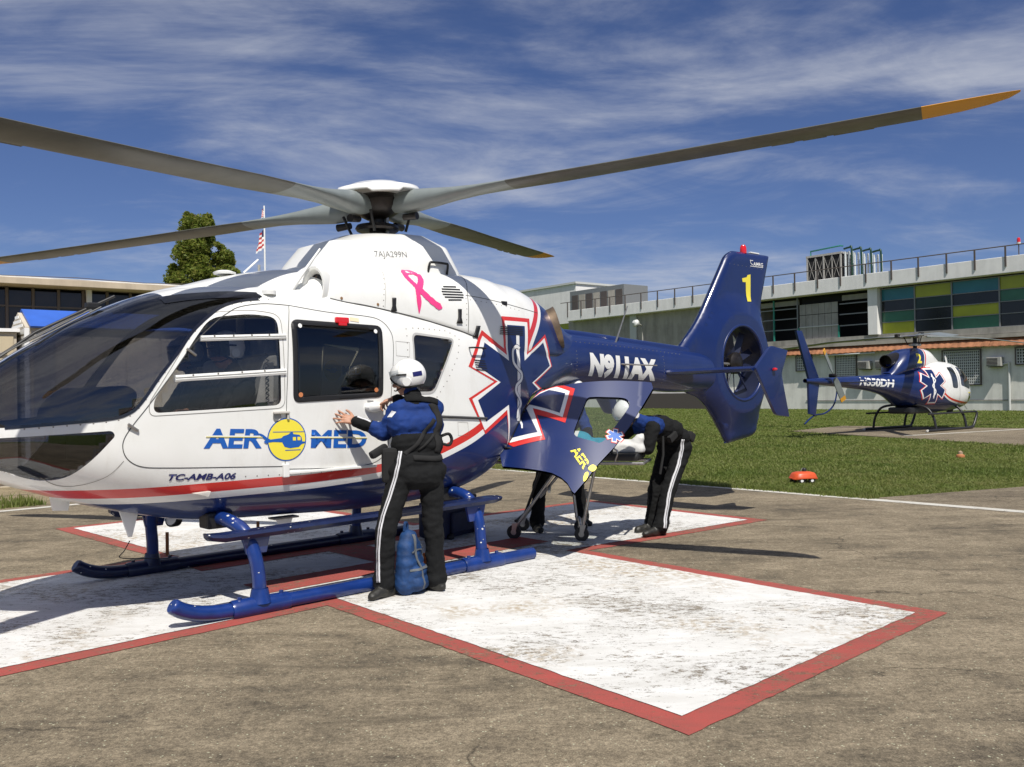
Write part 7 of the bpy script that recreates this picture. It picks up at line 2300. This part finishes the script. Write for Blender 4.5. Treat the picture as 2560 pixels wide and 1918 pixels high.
# dark blue case behind the rear strut
case = empty('equipment_case', 'dark blue soft equipment case on the ground behind the rear skid strut', 'case', mw=HELI @ Matrix.Translation((-1.30, -0.62, 0)) @ Matrix.Rotation(R(15), 4, 'Z'))
M['case_navy'] = flat('case_navy', (0.008, 0.014, 0.05), 0.6, var=.3, vscale=12)
box('case_body', (0, 0, 0.20), (0.66, 0.34, 0.38), M['case_navy'], case, bev=.04)
box('case_lid', (0, 0, 0.405), (0.62, 0.31, 0.04), M['case_navy'], case, bev=.015)
tube('case_handle', catmull([(-0.12, 0.0, 0.42), (-0.10, 0, 0.48), (0.10, 0, 0.48), (0.12, 0, 0.42)], 4, closed=False), 0.012, M['black'], case, 6)
box('case_pocket', (0, 0.185, 0.17), (0.44, 0.05, 0.22), M['case_navy'], case, bev=.02)
for x_ in (-0.24, 0.24): tube('case_wheel', [(x_, 0.18, 0.035), (x_, 0.215, 0.035)], 0.034, M['black'], case, 12)
# tie-down pegs seen under the belly
for i, (x_, y_) in enumerate(((1.30, -1.75), (0.35, -1.75))):
    pk = tube('ground_peg', [(0, 0, 0.0), (0, 0, 0.22)], 0.016, flat('rusty_peg', (0.22, 0.09, 0.03), 0.8), None, 6)
    pk.matrix_world = HELI @ Matrix.Translation((x_, y_, 0.008))
    tag(pk, 'short rusty peg on the white paint beyond the far skid, %s' % ('nearer the nose' if i == 0 else 'nearer the tail'), 'peg', 'pegs beyond the far skid')

# orange wheeled machine on the lawn
M['orange'] = flat('orange_plastic', (0.62, 0.085, 0.02), 0.4, var=.15, vscale=9)
rb = empty('orange_cart', 'small orange wheeled machine lying on the grass beyond the white line', 'cart', loc=(4.72, 14.35, -0.03), rz=R(12))
b_ = bmesh.new(); rows_ = []
for r_, z_ in ((1.06, 0.075), (1.08, 0.085), (1.0, 0.115), (0.93, 0.15), (0.82, 0.175), (0.55, 0.19), (0.25, 0.195), (0.02, 0.196)):
    rows_.append([b_.verts.new((0.205*r_*math.copysign(abs(math.cos(t))**0.6, math.cos(t)), 0.145*r_*math.copysign(abs(math.sin(t))**0.6, math.sin(t)), z_+0.008*math.sin(3*t)*(r_ > 1))) for t in [2*math.pi*k/28 for k in range(28)]])
for A, B in zip(rows_, rows_[1:]):
    for k in range(28): b_.faces.new((A[k], A[(k+1) % 28], B[(k+1) % 28], B[k]))
so_ = bm_obj('shell', b_, M['orange'], rb, autosmooth=45)
mds = so_.modifiers.new('s', 'SOLIDIFY'); mds.thickness = 0.008
for x_, y_ in ((-0.10, -0.125), (0.08, -0.125), (-0.10, 0.125), (0.08, 0.125)):
    wh = tube('wheel', [(x_, y_-0.015, 0.055), (x_, y_+0.015, 0.055)], 0.055, M['black'], rb, 16, smooth=False)
    tube('wheel_hub', [(x_, y_-0.018, 0.055), (x_, y_+0.018, 0.055)], 0.026, M['decal_white'], wh, 10)
lathe('motor', [(0, 0.19), (0.03, 0.19), (0.03, 0.235), (0.018, 0.25), (0, 0.255)], M['black'], rb, 10, Matrix.Translation((0.02, 0, 0)), cap=False)
tube('lever', [(-0.06, 0, 0.19), (-0.01, 0, 0.245), (0.07, 0, 0.22)], 0.007, M['black'], rb, 5)
tube('rear_bumper', [(-0.19, -0.09, 0.09), (-0.22, 0, 0.09), (-0.19, 0.09, 0.09)], 0.012, M['orange'], rb, 6)
fl_ = empty('ground_light', 'tiny orange ground light in the grass at the right', 'light', loc=(9.6, 18.9, -0.03))
lathe('light_base', [(0, 0), (0.09, 0), (0.085, 0.05), (0.05, 0.07)], flat('dull_orange', (0.42, 0.16, 0.06), .6), fl_, 12, cap=False)
lathe('light_dome', [(0.05, 0.068), (0.045, 0.12), (0.0, 0.15)], flat('dull_lens', (0.35, 0.25, 0.16), .3), fl_, 12, cap=False)

# ------------------------------------------------------------------ second helicopter on its own pad (local: x nose, y port, z up)
H2 = Matrix.Translation((13.9, 30.3, 0)) @ Matrix.Rotation(R(90-52), 4, 'Z')
h2 = empty('parked_helicopter', 'smaller navy and white helicopter numbered 2 parked on the concrete pad in the grass', 'helicopter', mw=H2)
B2 = table([
    (2.95, 1.25, 1.05, 1.15, 0.05, 2, 2), (2.88, 1.42, 0.92, 1.15, 0.32, 2.1, 2.1), (2.7, 1.66, 0.80, 1.18, 0.55, 2.2, 2.2), (2.4, 1.95, 0.70, 1.20, 0.74, 2.4, 2.4), (2.0, 2.20, 0.64, 1.25, 0.86, 2.6, 2.6),
    (1.5, 2.33, 0.60, 1.28, 0.93, 2.7, 2.7), (0.9, 2.36, 0.58, 1.30, 0.94, 2.7, 2.7), (0.2, 2.34, 0.60, 1.32, 0.90, 2.7, 2.6), (-0.4, 2.22, 0.68, 1.36, 0.80, 2.6, 2.5), (-1.0, 2.06, 0.84, 1.42, 0.64, 2.5, 2.4),
    (-1.6, 1.96, 1.05, 1.50, 0.47, 2.4, 2.3), (-2.2, 1.90, 1.22, 1.56, 0.34, 2.3, 2.2), (-3.0, 1.87, 1.36, 1.62, 0.26, 2.2, 2.2), (-4.5, 1.83, 1.49, 1.67, 0.19, 2.2, 2.2), (-5.8, 1.80, 1.58, 1.69, 0.135, 2.1, 2.1), (-6.65, 1.77, 1.66, 1.715, 0.06, 2, 2)])
xs = [2.95, 2.93, 2.88, 2.8]
x = 2.7
while x > -2.3: xs.append(x); x -= 0.08
while x > -6.7: xs.append(x); x -= 0.3
v2, f2 = loft(xs, B2, 56)
C2 = table([
    (1.15, 2.30, 2.0, 2.15, 0.10, 2, 2), (1.05, 2.42, 2.0, 2.2, 0.30, 2.2, 2), (0.75, 2.58, 2.0, 2.2, 0.40, 2.4, 2), (0.35, 2.76, 2.0, 2.2, 0.46, 2.6, 2), (-0.2, 2.80, 2.0, 2.2, 0.50, 2.8, 2), (-0.8, 2.76, 1.9, 2.2, 0.52, 2.8, 2),
    (-1.2, 2.66, 1.85, 2.15, 0.48, 2.6, 2), (-1.6, 2.35, 1.8, 2.0, 0.36, 2.4, 2), (-1.9, 1.95, 1.7, 1.85, 0.2, 2, 2)])
xs = [1.15, 1.1]
x = 1.05
while x > -1.95: xs.append(x); x -= 0.08
c2v, c2f = loft(xs, C2, 48)
sk2 = BVHTree.FromPolygons([tuple(v) for v in v2+c2v], [list(f) for f in f2]+[[i+len(v2) for i in f] for f in c2f])
SW2 = catmull([(-0.08, 3.2), (-0.12, 2.8), (-0.25, 2.45), (-0.35, 2.1), (-0.25, 1.75), (0.05, 1.35), (0.6, 1.05), (1.6, 0.90), (2.4, 0.88), (3.4, 0.93)], 5, closed=False)
def sw2(x_, z_):
    best, sg = 1e9, 1
    for a, b in zip(SW2, SW2[1:]):
        d = b-a; t = max(0, min(1, ((x_-a.x)*d.x+(z_-a.y)*d.y)/d.length_squared)); q = a+d*t
        dd = math.hypot(x_-q.x, z_-q.y)
        if dd < best: best = dd; sg = 1 if (d.x*(z_-a.y)-d.y*(x_-a.x)) > 0 else -1
    return best*sg
def liv2(name, vv, ff):
    me = bpy.data.meshes.new(name); me.from_pydata([tuple(v) for v in vv], [], ff); me.update()
    b_ = bmesh.new(); b_.from_mesh(me); bmesh.ops.recalc_face_normals(b_, faces=b_.faces); b_.to_mesh(me); b_.free()
    at = me.attributes.new('livery', 'FLOAT', 'POINT')
    for i, v in enumerate(me.vertices): at.data[i].value = sw2(v.co.x, v.co.z)
    return link(name, me, M['livery'], h2, smooth=True)
liv2('fuselage', v2, f2); liv2('engine_cowling', c2v, c2f)
def lay2(name, loops, mat, parent=None, off=0.004, grid=0.08, side=-1):
    return decal(name, loops, mat, parent or h2, off, grid, sk2, side)
M['h2_glass'] = flat('dark_cabin_glass', (0.02, 0.024, 0.03), 0.08, coat=.5)
for sd in (-1, 1):
    lay2('door_window', [rounded([(2.35, 1.60), (1.85, 2.10), (1.36, 2.14), (1.30, 1.50), (2.1, 1.36)], .08, 4)], M['h2_glass'], side=sd)
    lay2('cabin_window', [rounded([(1.06, 2.14), (0.66, 2.12), (0.70, 1.42), (1.06, 1.40)], .09, 4)], M['h2_glass'], side=sd)
    lay2('chin_window', [rounded([(2.75, 1.24), (2.0, 1.26), (1.98, 0.95), (2.62, 0.95)], .08, 4)], M['h2_glass'], side=sd)
    lay2('door_gap', ribbon([tuple(p) for p in rounded([(1.18, 2.2), (1.20, 0.86), (2.2, 0.90)], .05, 3)], 0.012), M['line'], side=sd)
# windscreen wraps the nose
b_ = bmesh.new(); rows = []
for i in range(13):
    x_ = 2.90-0.062*i
    zt, zb, zc, w, nu, nl = B2(x_)
    row = []
    for k in range(13):
        a = math.pi*(0.14+0.72*k/12)
        c_, s_ = math.cos(a), math.sin(a)
        r_ = (abs(c_)**nu+abs(s_)**nu)**(-1/nu)
        row.append(b_.verts.new(Vector((x_+0.006, w*c_*r_*1.006, zc+(zt-zc)*s_*r_*1.006))))
    rows.append(row)
for A, B in zip(rows, rows[1:]):
    for k in range(12): b_.faces.new((A[k], A[k+1], B[k+1], B[k]))
bmesh.ops.recalc_face_normals(b_, faces=b_.faces)
bm_obj('windscreen', b_, M['h2_glass'], h2, smooth=True)
def star2(c, r, w):
    out = []
    for k in range(6):
        a = math.pi/2+k*math.pi/3
        d = Vector((math.cos(a), math.sin(a))); t_ = Vector((-d.y, d.x))
        out += [Vector(c)+d*r-t_*w, Vector(c)+d*r+t_*w, Vector(c)+Vector((math.cos(a+math.pi/6), math.sin(a+math.pi/6)))*(w*2.0)]
    return [tuple(p) for p in out]
s2 = lay2('star_of_life', [star2((-0.36, 1.50), 0.62, 0.195)], M['red'], off=.004)
lay2('star_outline', [star2((-0.36, 1.50), 0.588, 0.173)], M['decal_white'], s2, .008)
lay2('star_field', [star2((-0.36, 1.50), 0.54, 0.143)], M['blue'], s2, .012)
lay2('staff', ribbon([(-0.36, 1.90), (-0.36, 1.08)], 0.05), M['decal_white'], s2, .016)
lay2('snake', ribbon(catmull([(-0.41, 1.83), (-0.27, 1.68), (-0.43, 1.5), (-0.29, 1.32), (-0.39, 1.14)], 5, closed=False), 0.05), M['decal_white'], s2, .017)
t2 = place_text(text_loops_bm('N350DH', 1.0, 0.035, 0.2), (-3.9, 1.55), (-2.05, 1.46), 0.26); grid_bm(t2, 0.1)
lay('registration', t2, M['decal_white'], h2, .004, sk2, -1)
lay2('registration_slit', ribbon([(-3.95, 1.74), (-2.0, 1.64)], 0.022), M['blue'], off=.008)
t2 = place_text(text_loops_bm('2', 1.0, 0.04), (-0.86, 2.26), (-0.56, 2.26), 0.34)
grid_bm(t2, 0.1); lay('number_two', t2, M['decal_yellow'], h2, .004, sk2, -1)
lay2('door_mark', ribbon([(1.95, 1.24), (2.2, 1.24)], 0.04), M['decal_yellow'])
# exhaust, mast, rotor
lathe('exhaust', [(0.20, -0.35), (0.215, 0.30), (0.22, 0.34), (0.20, 0.34), (0.19, 0.1), (0, 0.08)], M['dark_metal'], h2, 20, Matrix.Translation((-1.62, 0.0, 2.38)) @ Matrix.Rotation(R(-100), 4, 'Y'), cap=False)
lathe('mast', [(0.07, 2.7), (0.065, 3.25)], M['dark_metal'], h2, 12)
lathe('swash_plate', [(0, 2.88), (0.2, 2.88), (0.2, 2.95), (0, 2.95)], M['steel'], h2, 16, cap=False)
lathe('rotor_hub', [(0, 3.16), (0.34, 3.18), (0.38, 3.21), (0.2, 3.25), (0, 3.26)], M['steel'], h2, 18, cap=False)
for k, az in enumerate((-22, 98, 218)):
    Mb = Matrix.Translation((0, 0, 3.20)) @ Matrix.Rotation(R(az), 4, 'Z')
    b_ = bmesh.new(); N = 10; rings = []
    for r_, ch, th in ((0.45, 0.16, 0.10), (0.75, 0.18, 0.07), (1.1, 0.35, 0.05), (3, 0.35, 0.04), (5.2, 0.35, 0.03), (5.35, 0.3, 0.02)):
        rings.append([b_.verts.new(Mb @ Vector((r_, ch/2*math.cos(2*math.pi*q/N), th/2*math.sin(2*math.pi*q/N)+0.02*r_-0.0135*r_*r_+0.12*(ch/2*math.cos(2*math.pi*q/N))))) for q in range(N)])
    for A, B in zip(rings, rings[1:]):
        for q in range(N): b_.faces.new((A[q], A[(q+1) % N], B[(q+1) % N], B[q]))
    b_.faces.new(rings[0]); b_.faces.new(rings[-1]); bmesh.ops.recalc_face_normals(b_, faces=b_.faces)
    bl = bm_obj('rotor_blade', b_, M['blade_root'], h2, autosmooth=40)
    tube('blade_sleeve', [Mb @ Vector((0.15, 0, 0)), Mb @ Vector((0.85, 0, 0.02))], [0.07, 0.05], M['steel'], bl, 8)
    box('sleeve_damper', Mb @ Vector((0.55, 0.1, 0.05)), (0.2, 0.12, 0.12), M['dark_metal'], bl, bev=.02)
    tube('pitch_rod', [Mb @ Vector((0.32, 0.15, 0)), Mb @ Vector((0.2, 0.1, -0.28))], 0.018, M['black'], bl, 5)
tube('tie_down_strap', [(4.75, -2.0, 3.05), (4.75, -2.0, 2.2)], 0.03, flat('red_strap', (0.5, 0.05, 0.03), .8), h2, 5)
# tail
prism('upper_fin', [(-5.85, 1.78), (-6.38, 1.78), (-6.98, 3.2), (-6.70, 3.2)], -0.04, 0.04, M['blue'], h2, bev=.012)
prism('lower_fin', [(-5.85, 1.62), (-6.40, 1.66), (-6.38, 0.72), (-6.06, 0.66)], -0.04, 0.04, M['blue'], h2, bev=.012)
tube('tail_bumper', catmull([(-4.8, 0, 1.55), (-5.0, 0, 1.0), (-5.5, 0, 0.72), (-6.1, 0, 0.66), (-6.6, 0, 0.42)], 5, closed=False), 0.025, M['blue'], h2, 6)
for sd in (1, -1):
    wing('stabiliser', (-4.45, -4.9, 0.1*sd, 1.66), (-4.5, -4.88, 1.1*sd, 1.66), M['blue'], h2, .12)
TRc = Vector((-5.45, -0.28, 1.86))
lathe('tail_rotor_hub', [(0, 0), (0.06, 0), (0.06, 0.2), (0, 0.22)], M['dark_metal'], h2, 10, Matrix.Translation(TRc+Vector((0, 0.14, 0))) @ Matrix.Rotation(R(90), 4, 'X'), cap=False)
for sg in (1, -1):
    d = Vector((-0.55*sg, 0, 0.83*sg)).normalized(); t_ = Vector((d.z, 0, -d.x))
    b_ = bmesh.new()
    q_ = []
    for r_, w_ in ((0.10, 0.05), (0.3, 0.10), (0.78, 0.10), (0.79, 0.10), (0.93, 0.095)):
        for s_ in (-1, 1):
            for h_ in (-1, 1): q_.append(b_.verts.new(TRc+d*r_+t_*w_*s_+Vector((0, 0.012*h_+0.03*s_, 0))))
    for i in range(0, 16, 4):
        a0, a1, a2, a3 = q_[i:i+4]; e0, e1, e2, e3 = q_[i+4:i+8]
        for f in ((a0, a1, e1, e0), (a2, e2, e3, a3), (a0, e0, e2, a2), (a1, a3, e3, e1)):
            nf = b_.faces.new(f); nf.material_index = 1 if i >= 12 else 0
    b_.faces.new((q_[16], q_[17], q_[19], q_[18])).material_index = 1
    bmesh.ops.recalc_face_normals(b_, faces=b_.faces)
    bm_obj('tail_rotor_blade', b_, [M['blade_root'], M['blade_tip']], h2)
# skids
M['h2_black'] = flat('skid_black', (0.018, 0.018, 0.02), 0.4)
for sd in (1, -1):
    y = 1.10*sd
    pts = catmull([(-1.35, y, 0.04), (-0.5, y, 0.04), (0.6, y, 0.04), (1.5, y, 0.045), (1.75, y, 0.09), (1.98, y, 0.38), (2.05, y, 0.55)], 5, closed=False)
    s_ = tube('skid', pts, 0.045, M['h2_black'], h2, 8)
    tube('step_bar', [(-1.3, y*0.98, 0.58), (2.05, y*0.98, 0.58)], 0.035, M['h2_black'], s_, 6)
    tube('handling_wheel_pin', [(-1.4, y, 0.05), (-1.5, y, 0.0)], 0.04, M['ac'], s_, 6)
for x_ in (-0.85, 1.25):
    pts = [(x_, 1.10, 0.06), (x_, 1.02, 0.45), (x_, 0.80, 0.76), (x_, 0.4, 0.86), (x_, 0, 0.86), (x_, -0.4, 0.86), (x_, -0.80, 0.76), (x_, -1.02, 0.45), (x_, -1.10, 0.06)]
    tube('cross_tube', catmull(pts, 4, closed=False), 0.042, M['h2_black'], h2, 8)
lathe('belly_lamp', [(0, -0.1), (0.1, -0.06), (0.13, 0.05), (0, 0.1)], M['black'], h2, 12, Matrix.Translation((1.75, -0.3, 0.62)), cap=False)
box('belly_fairing', (-0.2, 0, 0.68), (1.9, 0.8, 0.22), M['h2_black'], h2, bev=.06)
tube('pitot', [(2.9, -0.2, 0.9), (3.3, -0.2, 0.62)], 0.015, M['grille'], h2, 5)
tube('roof_probe', [(1.6, -0.3, 2.3), (1.5, -0.3, 2.55)], 0.03, M['decal_white'], h2, 6)
